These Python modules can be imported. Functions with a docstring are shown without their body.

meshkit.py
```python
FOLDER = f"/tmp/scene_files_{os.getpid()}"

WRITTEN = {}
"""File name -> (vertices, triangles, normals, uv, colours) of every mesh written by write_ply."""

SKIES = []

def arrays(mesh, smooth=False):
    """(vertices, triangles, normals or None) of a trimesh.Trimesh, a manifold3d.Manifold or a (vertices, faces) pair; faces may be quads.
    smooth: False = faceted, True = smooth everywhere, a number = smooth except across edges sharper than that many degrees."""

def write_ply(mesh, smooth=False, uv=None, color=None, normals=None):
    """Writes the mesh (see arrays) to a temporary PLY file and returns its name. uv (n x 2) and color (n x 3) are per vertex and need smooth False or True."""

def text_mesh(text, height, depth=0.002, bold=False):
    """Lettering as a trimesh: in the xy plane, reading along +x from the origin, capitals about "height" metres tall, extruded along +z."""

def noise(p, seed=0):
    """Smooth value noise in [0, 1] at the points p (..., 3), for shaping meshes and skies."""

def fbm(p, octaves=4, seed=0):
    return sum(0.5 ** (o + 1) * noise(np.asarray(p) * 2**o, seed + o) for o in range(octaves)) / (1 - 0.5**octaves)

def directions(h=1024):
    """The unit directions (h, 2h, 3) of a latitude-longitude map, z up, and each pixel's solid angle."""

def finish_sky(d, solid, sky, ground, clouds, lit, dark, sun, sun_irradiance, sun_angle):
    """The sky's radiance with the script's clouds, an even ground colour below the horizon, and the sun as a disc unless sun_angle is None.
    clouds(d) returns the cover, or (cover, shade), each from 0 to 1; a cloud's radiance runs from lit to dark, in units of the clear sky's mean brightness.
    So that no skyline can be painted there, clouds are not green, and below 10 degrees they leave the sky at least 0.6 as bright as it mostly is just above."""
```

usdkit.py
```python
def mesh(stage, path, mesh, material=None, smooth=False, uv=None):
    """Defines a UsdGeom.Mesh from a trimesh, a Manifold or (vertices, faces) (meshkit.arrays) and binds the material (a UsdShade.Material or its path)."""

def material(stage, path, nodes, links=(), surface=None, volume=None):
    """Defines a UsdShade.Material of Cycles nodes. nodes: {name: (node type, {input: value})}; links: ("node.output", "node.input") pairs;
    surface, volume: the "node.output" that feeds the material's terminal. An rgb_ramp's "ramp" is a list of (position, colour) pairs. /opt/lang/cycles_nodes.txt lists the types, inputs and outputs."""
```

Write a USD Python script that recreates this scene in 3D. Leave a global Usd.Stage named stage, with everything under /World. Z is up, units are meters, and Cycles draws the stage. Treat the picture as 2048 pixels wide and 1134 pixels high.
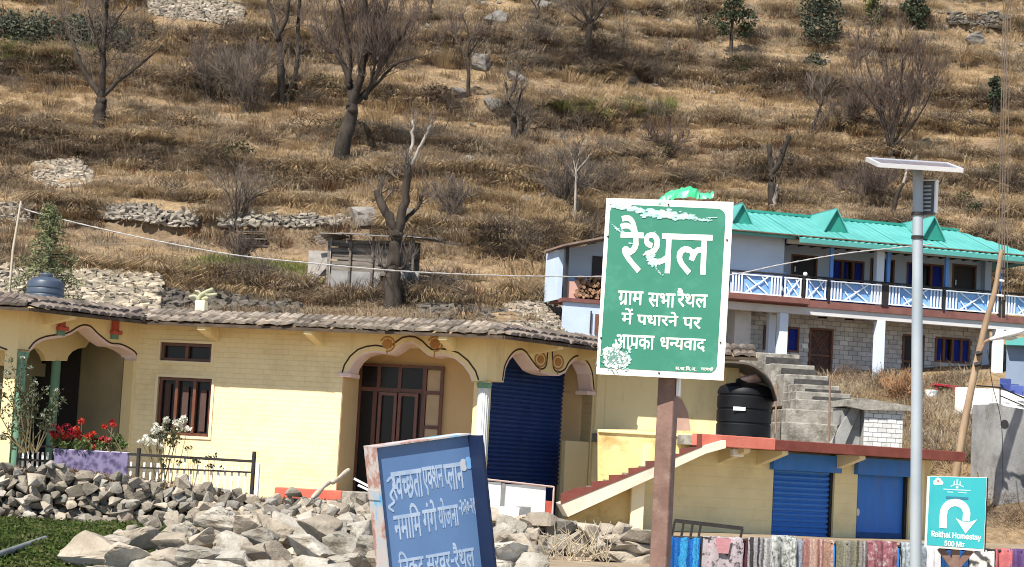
import math, random
import numpy as np
import trimesh, shapely
import usdkit, meshkit
from shapely.geometry import Polygon, Point, LineString, MultiPolygon, box as sbox
from shapely.ops import unary_union
from pxr import Usd, UsdGeom, UsdLux, UsdShade, Gf, Sdf, Vt

stage = Usd.Stage.CreateInMemory()
UsdGeom.SetStageUpAxis(stage, UsdGeom.Tokens.z)
UsdGeom.SetStageMetersPerUnit(stage, 1.0)
WORLD = UsdGeom.Xform.Define(stage, '/World')
stage.SetDefaultPrim(WORLD.GetPrim())
UsdGeom.Scope.Define(stage, '/World/Looks')

# ------------------------------------------------------------------ camera, sky, sun, exposure
FPX = 4000.0                       # focal length in pixels of a 2048 wide picture
PITCH, ROLL = math.radians(5.19), math.radians(3.1)
EYE = np.array([0.0, 0.0, 1.6])
FWD = np.array([0, math.cos(PITCH), math.sin(PITCH)])
_r0, _u0 = np.array([1.0, 0, 0]), np.array([0, -math.sin(PITCH), math.cos(PITCH)])
RIGHT = math.cos(ROLL) * _r0 + math.sin(ROLL) * _u0
UP = math.cos(ROLL) * _u0 - math.sin(ROLL) * _r0
cam = UsdGeom.Camera.Define(stage, '/World/camera')
cam.CreateHorizontalApertureAttr(36.0)
cam.CreateVerticalApertureAttr(36.0 * 567 / 1024)
cam.CreateFocalLengthAttr(36.0 * FPX / 2048)
cam.CreateClippingRangeAttr((0.1, 3000.0))
cam.CreateExposureAttr(1.03)
m = np.eye(4)
m[0, :3], m[1, :3], m[2, :3], m[3, :3] = RIGHT, UP, -FWD, EYE
cam.AddTransformOp().Set(Gf.Matrix4d(*m.ravel().tolist()))

SUN = np.array([-0.34, -0.53, 0.80]); SUN /= np.linalg.norm(SUN)
sky = usdkit.material(stage, '/World/Looks/sky_air', {
    's': ('sky_texture', {'sky_type': 'single_scattering', 'sun_disc': False, 'sun_elevation': math.asin(SUN[2]),
                          'sun_rotation': math.atan2(SUN[0], SUN[1]), 'altitude': 2000.0, 'air_density': 1.0, 'aerosol_density': 1.2, 'ozone_density': 1.0}),
    'b': ('background_shader', {'strength': 0.085})}, [('s.color', 'b.color')], surface='b.background')
dome = UsdLux.DomeLight.Define(stage, '/World/sky')
UsdShade.MaterialBindingAPI.Apply(dome.GetPrim()).Bind(sky)
dome.GetPrim().SetCustomDataByKey('kind', 'structure')
sun = UsdLux.DistantLight.Define(stage, '/World/sun')
sun.CreateNormalizeAttr(True); sun.CreateIntensityAttr(1.15); sun.CreateAngleAttr(0.5); sun.CreateColorAttr((1.0, 0.95, 0.86))
_z = SUN; _x = np.cross([0, 0, 1], _z); _x /= np.linalg.norm(_x); _y = np.cross(_z, _x)
m = np.eye(4); m[0, :3], m[1, :3], m[2, :3] = _x, _y, _z
sun.AddTransformOp().Set(Gf.Matrix4d(*m.ravel().tolist()))

# ------------------------------------------------------------------ helpers
RNG = np.random.default_rng(7)
R = random.Random(11)

def ray(px, py):
    return FWD + ((px - 1024) / FPX) * RIGHT + ((567 - py) / FPX) * UP

def at(px, py, Y):
    """World point on the line of sight of picture point (px, py) at distance Y along +y."""
    d = ray(px, py)
    return EYE + d * (Y / d[1])

def proj(p):
    d = np.asarray(p, float) - EYE
    w = d @ FWD
    return 1024 + FPX * (d @ RIGHT) / w, 567 - FPX * (d @ UP) / w

_names, ORIGIN = {}, {'/World': np.zeros(3)}

def numbered(parent, name):
    k = (parent, name)
    n = _names.get(k, 0); _names[k] = n + 1
    return f'{parent}/{name}' if n == 0 else f'{parent}/{name}_{n:03d}'

def tag(prim, label=None, cat=None, group=None, kind=None):
    for k, v in (('label', label), ('category', cat), ('group', group), ('kind', kind)):
        if v:
            prim.SetCustomDataByKey(k, v)

def thing(name, label, cat, loc, group=None, kind=None):
    path = numbered('/World', name)
    x = UsdGeom.Xform.Define(stage, path)
    loc = np.asarray(loc, float)
    x.AddTranslateOp().Set(Gf.Vec3d(*loc.tolist()))
    tag(x.GetPrim(), label, cat, group, kind)
    ORIGIN[path] = loc
    return path

def V(mesh):
    return meshkit.arrays(mesh)[:2]

def cat(*ms):
    vs, fs, n = [], [], 0
    for q in ms:
        if isinstance(q, list):
            q = cat(*q)
        v, f = V(q)
        vs.append(v); fs.append(np.asarray(f) + n); n += len(v)
    return np.vstack(vs), np.vstack(fs)

def part(parent, name, mesh, material, label=None, kind=None, smooth=False):
    path = numbered(parent, name)
    o = ORIGIN[parent]
    v, f = V(mesh)
    g = usdkit.mesh(stage, path, (v - o, f), material, smooth=smooth)
    ORIGIN[path] = o if parent != '/World' else np.zeros(3)
    tag(g.GetPrim(), label, None, None, kind)
    return path

def solo(name, mesh, material, label, cat_=None, group=None, kind=None, smooth=False):
    path = numbered('/World', name)
    v, f = V(mesh)
    o = np.array([v[:, 0].mean(), v[:, 1].mean(), v[:, 2].min()])
    g = usdkit.mesh(stage, path, (v - o, f), material, smooth=smooth)
    g.AddTranslateOp().Set(Gf.Vec3d(*o.tolist()))
    ORIGIN[path] = o
    tag(g.GetPrim(), label, cat_, group, kind)
    return path

# ---- shapes
def tubes(segs, n=6):
    """segs: rows (p0, p1, r0, r1) -> one mesh of open tapered prisms (vectorised)."""
    P0 = np.array([s[0] for s in segs], float); P1 = np.array([s[1] for s in segs], float)
    r0 = np.array([s[2] for s in segs], float); r1 = np.array([s[3] for s in segs], float)
    d = P1 - P0; d /= np.maximum(np.linalg.norm(d, axis=1, keepdims=True), 1e-9)
    ref = np.where(np.abs(d[:, 2:3]) > 0.9, [[1.0, 0, 0]], [[0, 0, 1.0]])
    a = np.cross(d, ref); a /= np.linalg.norm(a, axis=1, keepdims=True); b = np.cross(d, a)
    th = np.arange(n) / n * 2 * np.pi
    ring = a[:, None] * np.cos(th)[None, :, None] + b[:, None] * np.sin(th)[None, :, None]
    v = np.stack([P0[:, None] + ring * r0[:, None, None], P1[:, None] + ring * r1[:, None, None]], 1).reshape(-1, 3)
    i = np.arange(n); j = (i + 1) % n
    q = np.stack([i, i + n, j + n, j], 1)
    f4 = (q[None] + (np.arange(len(segs)) * 2 * n)[:, None, None]).reshape(-1, 4)
    f = np.vstack([f4[:, [0, 1, 2]], f4[:, [0, 2, 3]]])
    caps = []
    for k in range(1, n - 1):
        caps.append([[0, k, k + 1], [n, n + k + 1, n + k]])
    caps = np.array(caps).reshape(-1, 3)
    f = np.vstack([f, (caps[None] + (np.arange(len(segs)) * 2 * n)[:, None, None]).reshape(-1, 3)])
    return v, f

def path_tube(pts, r, n=8):
    """Smooth connected tube along points; r one radius or one per point."""
    pts = np.asarray(pts, float); r = np.broadcast_to(np.asarray(r, float), len(pts))
    t = np.gradient(pts, axis=0); t /= np.maximum(np.linalg.norm(t, axis=1, keepdims=True), 1e-9)
    ref = np.array([0.31, 0.92, 0.21]) if abs(t[0] @ np.array([0.31, 0.92, 0.21])) < 0.9 else np.array([1.0, 0, 0])
    vs = []
    a = np.cross(t[0], ref); a /= np.linalg.norm(a)
    th = np.arange(n) / n * 2 * np.pi
    for k in range(len(pts)):
        a = a - t[k] * (a @ t[k]); a /= np.linalg.norm(a); b = np.cross(t[k], a)
        vs.append(pts[k] + r[k] * (np.cos(th)[:, None] * a + np.sin(th)[:, None] * b))
    v = np.vstack(vs + [pts[:1], pts[-1:]]); f = []
    L = len(pts)
    for k in range(L - 1):
        for i in range(n):
            j = (i + 1) % n
            f += [[k * n + i, k * n + j, (k + 1) * n + j], [k * n + i, (k + 1) * n + j, (k + 1) * n + i]]
    for i in range(n):
        j = (i + 1) % n
        f += [[L * n, j, i], [L * n + 1, (L - 1) * n + i, (L - 1) * n + j]]
    return v, np.array(f)

def curve(pts, n=40):
    """Catmull-Rom through points."""
    p = np.asarray(pts, float); p = np.vstack([2 * p[0] - p[1], p, 2 * p[-1] - p[-2]])
    t = np.linspace(0, len(p) - 3 - 1e-6, n); i = t.astype(int); s = (t - i)[:, None]
    a, b, c, d = p[i], p[i + 1], p[i + 2], p[i + 3]
    return 0.5 * (2 * b + (c - a) * s + (2 * a - 5 * b + 4 * c - d) * s ** 2 + (3 * b - a - 3 * c + d) * s ** 3)

def beam(p0, p1, w, h, up=(0, 0, 1)):
    """A box from p0 to p1, w wide, h high."""
    p0, p1 = np.asarray(p0, float), np.asarray(p1, float)
    d = p1 - p0; L = np.linalg.norm(d); d /= L
    up = np.asarray(up, float)
    if abs(d @ up) > 0.95: up = np.array([0, 1.0, 0])
    s = np.cross(d, up); s /= np.linalg.norm(s); u = np.cross(s, d)
    b = trimesh.creation.box([L, w, h])
    M = np.eye(4); M[:3, 0], M[:3, 1], M[:3, 2], M[:3, 3] = d, s, u, (p0 + p1) / 2
    b.apply_transform(M)
    if np.linalg.det(M[:3, :3]) < 0: b.invert()
    return np.array(b.vertices), np.array(b.faces)

class Frame:
    """A vertical plane: u along it (to the right), w into the scene behind it, z up."""
    def __init__(self, O, ang):
        a = math.radians(ang)
        self.O = np.array([O[0], O[1], 0.0]); self.t = np.array([math.cos(a), math.sin(a), 0.0]); self.n = np.array([-math.sin(a), math.cos(a), 0.0])
    def uv(self, px, py, w=0.0):
        d = ray(px, py); k = ((self.O + self.n * w - EYE) @ self.n) / (d @ self.n)
        p = EYE + d * k
        return float((p - self.O) @ self.t), float(p[2])
    def p(self, u, w, z):
        return self.O + self.t * u + self.n * w + np.array([0, 0, z])
    def tr(self, v):
        v = np.asarray(v, float)
        return self.O + v[:, :1] * self.t + v[:, 1:2] * self.n + v[:, 2:3] * np.array([[0, 0, 1.0]])
    def box(self, u0, u1, w0, w1, z0, z1, c=0.0):
        if c <= 0:
            b = trimesh.creation.box([abs(u1 - u0), abs(w1 - w0), abs(z1 - z0)])
        else:
            h = np.array([abs(u1 - u0), abs(w1 - w0), abs(z1 - z0)]) / 2
            pts = []
            for sx in (-1, 1):
                for sy in (-1, 1):
                    for sz in (-1, 1):
                        s = np.array([sx, sy, sz])
                        for k in range(3):
                            q = h - c; q = q.copy(); q[k] = h[k]; pts.append(s * q)
            b = trimesh.Trimesh(pts).convex_hull
        v = np.array(b.vertices) + np.array([(u0 + u1) / 2, (w0 + w1) / 2, (z0 + z1) / 2])
        return self.tr(v), np.array(b.faces)
    def poly(self, pg, w0, w1):
        """Extrudes a shapely polygon given in (u, z) from depth w0 to w1."""
        out = []
        for g in getattr(pg, 'geoms', [pg]):
            if g.is_empty or g.area < 1e-7: continue
            e = trimesh.creation.extrude_polygon(g, abs(w1 - w0), engine='earcut')
            v = np.array(e.vertices)
            v = np.stack([v[:, 0], max(w0, w1) - v[:, 2], v[:, 1]], 1)
            out.append((self.tr(v), np.array(e.faces)))
        return cat(*out)
    def pix(self, pts, w=0.0):
        return [self.uv(x, y, w) for x, y in pts]
    def tube(self, pts, w, r, n=6):
        return path_tube([self.p(u, w, z) for u, z in pts], r, n)

def sheet(x0, x1, y0, y1, z):
    return np.array([[x0, y0, z], [x1, y0, z], [x1, y1, z], [x0, y1, z]], float), np.array([[0, 1, 2], [0, 2, 3]])

def lathe(profile, n=24, at_=(0, 0, 0)):
    th = np.linspace(0, 2 * np.pi, n, endpoint=False)
    v = np.array([[r * math.cos(a), r * math.sin(a), z] for r, z in profile for a in th])
    f = []
    for k in range(len(profile) - 1):
        for i in range(n):
            j = (i + 1) % n
            f += [[k * n + i, k * n + j, (k + 1) * n + j], [k * n + i, (k + 1) * n + j, (k + 1) * n + i]]
    return v + np.asarray(at_), np.array(f)

# ---- materials
def mat(name, c1, c2=None, scale=3.0, rough=0.8, bump=0.0, bscale=None, c3=None, spec=0.3, metal=0.0, detail=6.0, lo=0.35, hi=0.65,
        stretch=None, vary=0.0, island=False, grime=None, gscale=1.2, gcut=(0.55, 0.75), trans=0.0, objrand=True):
    """A procedural surface: colours mixed by noise over the world position, optional dirt patches, bump, and a value shift per object."""
    n = {'g': ('geometry', {}), 'p': ('principled_bsdf', {'roughness': rough, 'specular_ior_level': spec, 'metallic': metal})}
    L = []
    vec = 'g.position'
    if stretch:
        n['m'] = ('mapping', {'scale': stretch}); L.append(('g.position', 'm.vector')); vec = 'm.vector'
    c2 = c1 if c2 is None else c2
    n['n'] = ('noise_texture', {'scale': scale, 'detail': detail, 'roughness': 0.62}); L.append((vec, 'n.vector'))
    stops = [(lo, c1), (hi, c2)] if c3 is None else [(lo, c1), ((lo + hi) / 2, c2), (hi, c3)]
    n['r'] = ('rgb_ramp', {'ramp': stops}); L.append(('n.fac', 'r.fac'))
    col = 'r.color'
    if grime is not None:
        n['gn'] = ('noise_texture', {'scale': gscale, 'detail': 7.0, 'roughness': 0.7}); L.append((vec, 'gn.vector'))
        n['gm'] = ('map_range', {'from_min': gcut[0], 'from_max': gcut[1], 'clamp': True}); L.append(('gn.fac', 'gm.value'))
        n['gx'] = ('mix_color', {'b': grime}); L += [(col, 'gx.a'), ('gm.result', 'gx.fac')]; col = 'gx.result'
    if vary:
        n['o'] = ('object_info', {})
        src = 'o.random'
        if island: src = 'g.random_per_island'
        n['vr'] = ('map_range', {'from_min': 0.0, 'from_max': 1.0, 'to_min': 1 - vary, 'to_max': 1 + vary}); L.append((src, 'vr.value'))
        n['vh'] = ('hsv', {'hue': 0.5, 'saturation': 1.0}); L += [('vr.result', 'vh.value'), (col, 'vh.color')]; col = 'vh.color'
    L.append((col, 'p.base_color'))
    if bump:
        n['bn'] = ('noise_texture', {'scale': bscale or scale * 6, 'detail': 8.0, 'roughness': 0.65}); L.append((vec, 'bn.vector'))
        n['b'] = ('bump', {'strength': 1.0, 'distance': bump}); L += [('bn.fac', 'b.height'), ('b.normal', 'p.normal')]
    surf = 'p.BSDF'
    if trans:
        n['t'] = ('translucent_bsdf', {}); n['x'] = ('mix_closure', {'fac': trans}); L += [(col, 't.color'), ('p.BSDF', 'x.closure1'), ('t.BSDF', 'x.closure2')]; surf = 'x.closure'
    return usdkit.material(stage, f'/World/Looks/{name}', n, L, surface=surf)

def lerp(table, x):
    return np.interp(x, [a for a, _ in table], [b for _, b in table])

def smooth01(a, b, x):
    t = np.clip((np.asarray(x, float) - a) / (b - a), 0, 1)
    return t * t * (3 - 2 * t)
# ================================================================== the hillside
LIPS = [  # lower edges of the old field terraces, as seen, from the bottom up
    [(-900, 470), (0, 490), (70, 505), (150, 514), (250, 523), (330, 529), (400, 538), (480, 549), (560, 561), (700, 573), (800, 578), (900, 585), (1050, 575), (1250, 560), (1500, 540), (2048, 540), (2900, 560)],
    [(-900, 380), (0, 398), (80, 405), (210, 402), (330, 425), (500, 430), (700, 431), (850, 440), (1000, 447), (1100, 452), (1300, 455), (1500, 458), (1750, 440), (2048, 470), (2900, 500)],
    [(-900, 345), (0, 362), (55, 368), (200, 381), (300, 386), (400, 390), (500, 398), (600, 402), (700, 404), (850, 372), (960, 388), (1050, 400), (1200, 410), (1400, 400), (1600, 395), (1800, 385), (2048, 420), (2900, 440)],
    [(-900, 250), (0, 262), (110, 266), (198, 270), (278, 274), (357, 278), (417, 288), (476, 305), (528, 325), (600, 335), (700, 336), (800, 338), (860, 335), (960, 338), (1050, 346), (1150, 360), (1300, 352), (1450, 330), (1550, 318), (1700, 330), (1850, 345), (2048, 350), (2900, 370)],
    [(-900, 210), (0, 226), (110, 238), (200, 236), (350, 240), (500, 249), (600, 254), (680, 258), (760, 266), (858, 282), (997, 294), (1076, 304), (1132, 312), (1250, 300), (1350, 288), (1500, 276), (1617, 278), (1716, 300), (1850, 296), (2048, 300), (2900, 320)],
    [(-900, 85), (0, 100), (131, 111), (222, 115), (278, 137), (365, 151), (450, 160), (600, 166), (700, 170), (850, 180), (980, 195), (1130, 200), (1250, 206), (1350, 215), (1478, 236), (1560, 240), (1700, 246), (1850, 240), (2048, 235), (2900, 250)],
    [(-900, 20), (0, 34), (330, 50), (500, 52), (640, 66), (743, 73), (850, 69), (1000, 69), (1150, 85), (1300, 98), (1420, 108), (1500, 118), (1560, 130), (1650, 150), (1740, 175), (1850, 180), (2048, 190), (2900, 220)],
    [(-900, -30), (0, -18), (300, -8), (500, 0), (740, 28), (900, 26), (1100, 34), (1250, 55), (1400, 62), (1530, 58), (1700, 84), (1850, 96), (2048, 112), (2900, 140)],
    [(-900, -100), (0, -80), (500, -60), (1000, -28), (1250, 8), (1500, 14), (1800, 22), (2048, 44), (2900, 70)],
    [(-900, -170), (0, -150), (500, -130), (1000, -90), (1500, -40), (2048, -20), (2900, 0)],
    [(-900, -260), (0, -240), (1000, -190), (2048, -110), (2900, -90)],
    [(-900, -380), (0, -350), (1000, -300), (2048, -230), (2900, -200)],
]
RISER = [0.62, 0.55, 0.35, 0.62, 0.45, 0.55, 0.62, 0.45, 0.5, 0.5, 0.5, 0.5]     # share of each step that is bank
DARK = [0.5, 0.7, 0.4, 0.75, 0.55, 0.65, 0.9, 0.5, 0.5, 0.4, 0.4, 0.4]  # darkness of each bank: brown growth plus the shade it throws

def side(px):
    return smooth01(985, 1400, px)

def base_depth(px, py):
    """Mean distance of the slope along each picture column, before the steps are cut into it."""
    s = side(px)
    left = lerp([(-420, 103.0), (0, 82.0), (640, 50.0)], py)
    right = lerp([(-420, 122.0), (0, 93.0), (430, 67.5), (640, 63.5)], py)
    return left * (1 - s) + right * s

def depth_low(px, py):
    """Below the foot of the hill: the bank behind the yellow house, and on the other side the yard of the blue house and the bank under it."""
    s = side(px)
    left = lerp([(640, 50.0), (700, 46.6), (1120, 43.0)], py)
    right = lerp([(640, 63.5), (765, 54.0), (790, 52.8), (880, 47.5), (930, 44.5), (980, 43.0), (1060, 41.2), (1120, 40.0)], py)
    return left * (1 - s) + right * s

def hill_column(px, rows):
    yf = 640.0
    ys = [yf] + [lerp(l, px) for l in LIPS]
    kp_y, kp_d = [yf], [base_depth(px, yf)]
    for k in range(1, len(ys)):
        y1, y2 = ys[k - 1], min(ys[k], ys[k - 1] - 6)
        ys[k] = y2
        d1, d2 = base_depth(px, y1), base_depth(px, y2)
        rr = RISER[k - 1]
        kp_y += [y2 + (y1 - y2) * rr, y2]
        kp_d += [d1 + (d2 - d1) * 0.88, d2]
    D = np.interp(-rows, -np.array(kp_y), kp_d)
    top = rows < kp_y[-1]
    D = np.where(top, kp_d[-1] + (kp_y[-1] - rows) * 0.06, D)
    D = np.where(rows > yf, depth_low(px, rows), D)
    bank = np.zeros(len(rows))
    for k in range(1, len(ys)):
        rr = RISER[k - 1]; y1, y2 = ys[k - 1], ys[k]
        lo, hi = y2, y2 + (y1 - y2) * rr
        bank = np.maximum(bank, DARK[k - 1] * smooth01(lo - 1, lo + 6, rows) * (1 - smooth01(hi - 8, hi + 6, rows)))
    return D, bank

COLS = np.concatenate([np.arange(-2600, -420, 60), np.arange(-420, 2480, 9.0), np.arange(2480, 4800, 60)])
ROWS = np.concatenate([np.arange(-420, 650, 5.0), np.arange(650, 1125, 9.0)])
_D = np.zeros((len(COLS), len(ROWS))); _B = np.zeros_like(_D)
for i, px in enumerate(COLS):
    wob = 9 * (meshkit.fbm(np.array([[px / 90.0, 3.3, 0.5]]), 3)[0] - 0.5) * 2
    d, b = hill_column(px, ROWS + wob * (ROWS < 560))
    _D[i], _B[i] = d, b
_k = np.array([0.2, 0.6, 0.2])
_D = sum(_k[j] * _D[:, np.clip(np.arange(len(ROWS)) + j - 1, 0, len(ROWS) - 1)] for j in range(3))
gx, gy = np.meshgrid(COLS, ROWS, indexing='ij')
_dirs = FWD + ((gx - 1024) / FPX)[..., None] * RIGHT + ((567 - gy) / FPX)[..., None] * UP
HP = EYE + _dirs * (_D / _dirs[..., 1])[..., None]
_rough = np.clip((760 - gy) / 120, 0.25, 1)
_n = (meshkit.fbm(HP * np.array([0.55, 0.55, 0.9]), 4, 5) - 0.5) * 1.1 + (meshkit.fbm(HP * 2.6, 3, 9) - 0.5) * 0.35
HP[..., 1] -= _n * 0.55 * _rough * (gy < 700)
HP[..., 2] += _n * 0.32 * _rough

def ground_at(px, py):
    """Point of the hillside that shows at picture point (px, py)."""
    i = int(np.clip(np.searchsorted(COLS, px) - 1, 0, len(COLS) - 2)); j = int(np.clip(np.searchsorted(ROWS, py) - 1, 0, len(ROWS) - 2))
    a = np.clip((px - COLS[i]) / (COLS[i + 1] - COLS[i]), 0, 1); b = np.clip((py - ROWS[j]) / (ROWS[j + 1] - ROWS[j]), 0, 1)
    return (HP[i, j] * (1 - a) + HP[i + 1, j] * a) * (1 - b) + (HP[i, j + 1] * (1 - a) + HP[i + 1, j + 1] * a) * b

def ground_many(px, py):
    i = np.clip(np.searchsorted(COLS, px) - 1, 0, len(COLS) - 2); j = np.clip(np.searchsorted(ROWS, py) - 1, 0, len(ROWS) - 2)
    a = np.clip((px - COLS[i]) / (COLS[i + 1] - COLS[i]), 0, 1)[:, None]; b = np.clip((py - ROWS[j]) / (ROWS[j + 1] - ROWS[j]), 0, 1)[:, None]
    P = (HP[i, j] * (1 - a) + HP[i + 1, j] * a) * (1 - b) + (HP[i, j + 1] * (1 - a) + HP[i + 1, j + 1] * a) * b
    return P, _B[i, j]

nc, nr = len(COLS), len(ROWS)
_i, _j = np.meshgrid(np.arange(nc - 1), np.arange(nr - 1), indexing='ij')
_a = (_i * nr + _j).ravel()
_f = np.vstack([np.stack([_a, _a + 1, _a + nr + 1], 1), np.stack([_a, _a + nr + 1, _a + nr], 1)])
hill_mat = usdkit.material(stage, '/World/Looks/hill_soil', {
    'g': ('geometry', {}), 'a': ('attribute', {'attribute': 'bank'}),
    'n1': ('noise_texture', {'scale': 0.35, 'detail': 5.0, 'roughness': 0.6}), 'n2': ('noise_texture', {'scale': 5.0, 'detail': 4.0, 'roughness': 0.7}),
    'r1': ('rgb_ramp', {'ramp': [(0.3, (0.17, 0.13, 0.09)), (0.45, (0.27, 0.20, 0.125)), (0.6, (0.33, 0.245, 0.145)), (0.75, (0.235, 0.185, 0.13))]}),
    'r2': ('rgb_ramp', {'ramp': [(0.3, (0.45, 0.42, 0.4)), (0.7, (1.15, 1.1, 1.05))]}),
    'mx': ('mix', {'mix_type': 'multiply', 'fac': 1.0}),
    'bk': ('mix_color', {'b': (0.12, 0.088, 0.062)}),  # bank earth, with the shade of its vegetation darkened into the colour
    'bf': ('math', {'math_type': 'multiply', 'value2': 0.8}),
    'b': ('bump', {'strength': 1.0, 'distance': 0.12}),
    'p': ('principled_bsdf', {'roughness': 0.95, 'specular_ior_level': 0.1})},
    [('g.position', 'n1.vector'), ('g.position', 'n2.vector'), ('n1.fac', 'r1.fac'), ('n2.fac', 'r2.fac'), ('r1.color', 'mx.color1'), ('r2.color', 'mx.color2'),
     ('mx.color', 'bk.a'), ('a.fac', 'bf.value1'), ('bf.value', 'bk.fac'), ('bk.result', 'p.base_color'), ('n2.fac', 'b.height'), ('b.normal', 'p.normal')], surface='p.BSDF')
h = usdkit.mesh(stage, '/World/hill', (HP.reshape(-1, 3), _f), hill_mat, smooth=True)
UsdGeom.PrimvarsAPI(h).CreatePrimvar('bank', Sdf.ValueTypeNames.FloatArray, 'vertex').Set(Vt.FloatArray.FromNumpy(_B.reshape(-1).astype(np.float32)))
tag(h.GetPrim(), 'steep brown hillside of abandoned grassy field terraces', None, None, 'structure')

# the nearly level ground between the road and the houses
gxs = np.concatenate([np.linspace(-400, -40, 12), np.linspace(-36, 36, 60), np.linspace(40, 400, 12)])
gys = np.concatenate([np.linspace(-400, -10, 10), np.linspace(-5, 60, 90), np.linspace(70, 600, 12)])
GX, GY = np.meshgrid(gxs, gys, indexing='ij')

def flat_z(x, y):
    return 0.55 * smooth01(9, 20, y) + 0.16 * (meshkit.fbm(np.stack([x * 0.35, y * 0.35, 0 * x], -1), 3, 2) - 0.5)

GZ = flat_z(GX, GY)
ny = len(gys)
_i, _j = np.meshgrid(np.arange(len(gxs) - 1), np.arange(ny - 1), indexing='ij')
_a = (_i * ny + _j).ravel()
_f = np.vstack([np.stack([_a, _a + ny, _a + ny + 1], 1), np.stack([_a, _a + ny + 1, _a + 1], 1)])
soil = mat('yard_soil', (0.20, 0.15, 0.10), (0.30, 0.235, 0.155), 1.5, 0.95, 0.03, 9.0, grime=(0.14, 0.11, 0.075))
g_ = usdkit.mesh(stage, '/World/ground', (np.stack([GX, GY, GZ], -1).reshape(-1, 3), _f), soil, smooth=True)
tag(g_.GetPrim(), 'bare earth between the road and the houses', None, None, 'structure')

# ------------------------------------------------------------------ dry grass and brush on the hill
def blade_tuft(rng, n, rad, h0, h1, w, droop, lean=(0, 0)):
    """n curved blades: each two tapering segments."""
    a = rng.uniform(0, 2 * np.pi, n); r = rad * np.sqrt(rng.uniform(0, 1, n))
    base = np.stack([r * np.cos(a), r * np.sin(a), np.full(n, -0.05)], 1)
    hh = rng.uniform(h0, h1, n)
    out = np.stack([np.cos(a), np.sin(a)], 1) * rng.uniform(0.1, 1.0, n)[:, None] * droop + np.asarray(lean) + rng.normal(0, 0.12, (n, 2))
    m_ = base + np.stack([out[:, 0] * hh * 0.35, out[:, 1] * hh * 0.35, hh * 0.6], 1)
    e = base + np.stack([out[:, 0] * hh, out[:, 1] * hh, hh * (1.0 - 0.45 * np.minimum(1.4, np.linalg.norm(out, axis=1)))], 1)
    b = rng.uniform(0, 2 * np.pi, n)
    s = np.stack([np.cos(b), np.sin(b), 0 * b], 1) * (w * rng.uniform(0.6, 1.3, n))[:, None]
    v = np.stack([base - s, base + s, m_ + s * 0.8, m_ - s * 0.8, e], 1).reshape(-1, 3)
    k = (np.arange(n) * 5)[:, None]
    f = np.concatenate([k + np.array([[0, 1, 2]]), k + np.array([[0, 2, 3]]), k + np.array([[3, 2, 4]])])
    return v, f

def twig_ball(rng, n, rad, hgt, w, up=0.5):
    """A thicket of thin twigs as long narrow faces."""
    d = rng.normal(0, 1, (n, 3)); d[:, 2] = np.abs(d[:, 2]) * 0.8 + up; d /= np.linalg.norm(d, axis=1, keepdims=True)
    o = rng.normal(0, 1, (n, 3)) * np.array([rad * 0.45, rad * 0.45, 0.1]); o[:, 2] = np.abs(o[:, 2]) + rng.uniform(-0.1, hgt * 0.5, n)
    L = rng.uniform(0.35, 1.0, n)[:, None] * hgt * 0.75
    e = o + d * L + rng.normal(0, 0.06, (n, 3))
    s = np.cross(d, rng.normal(0, 1, (n, 3))); s /= np.linalg.norm(s, axis=1, keepdims=True); s *= w
    v = np.stack([o - s, o + s, e], 1).reshape(-1, 3)
    return v, np.arange(3 * n).reshape(-1, 3)

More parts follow.
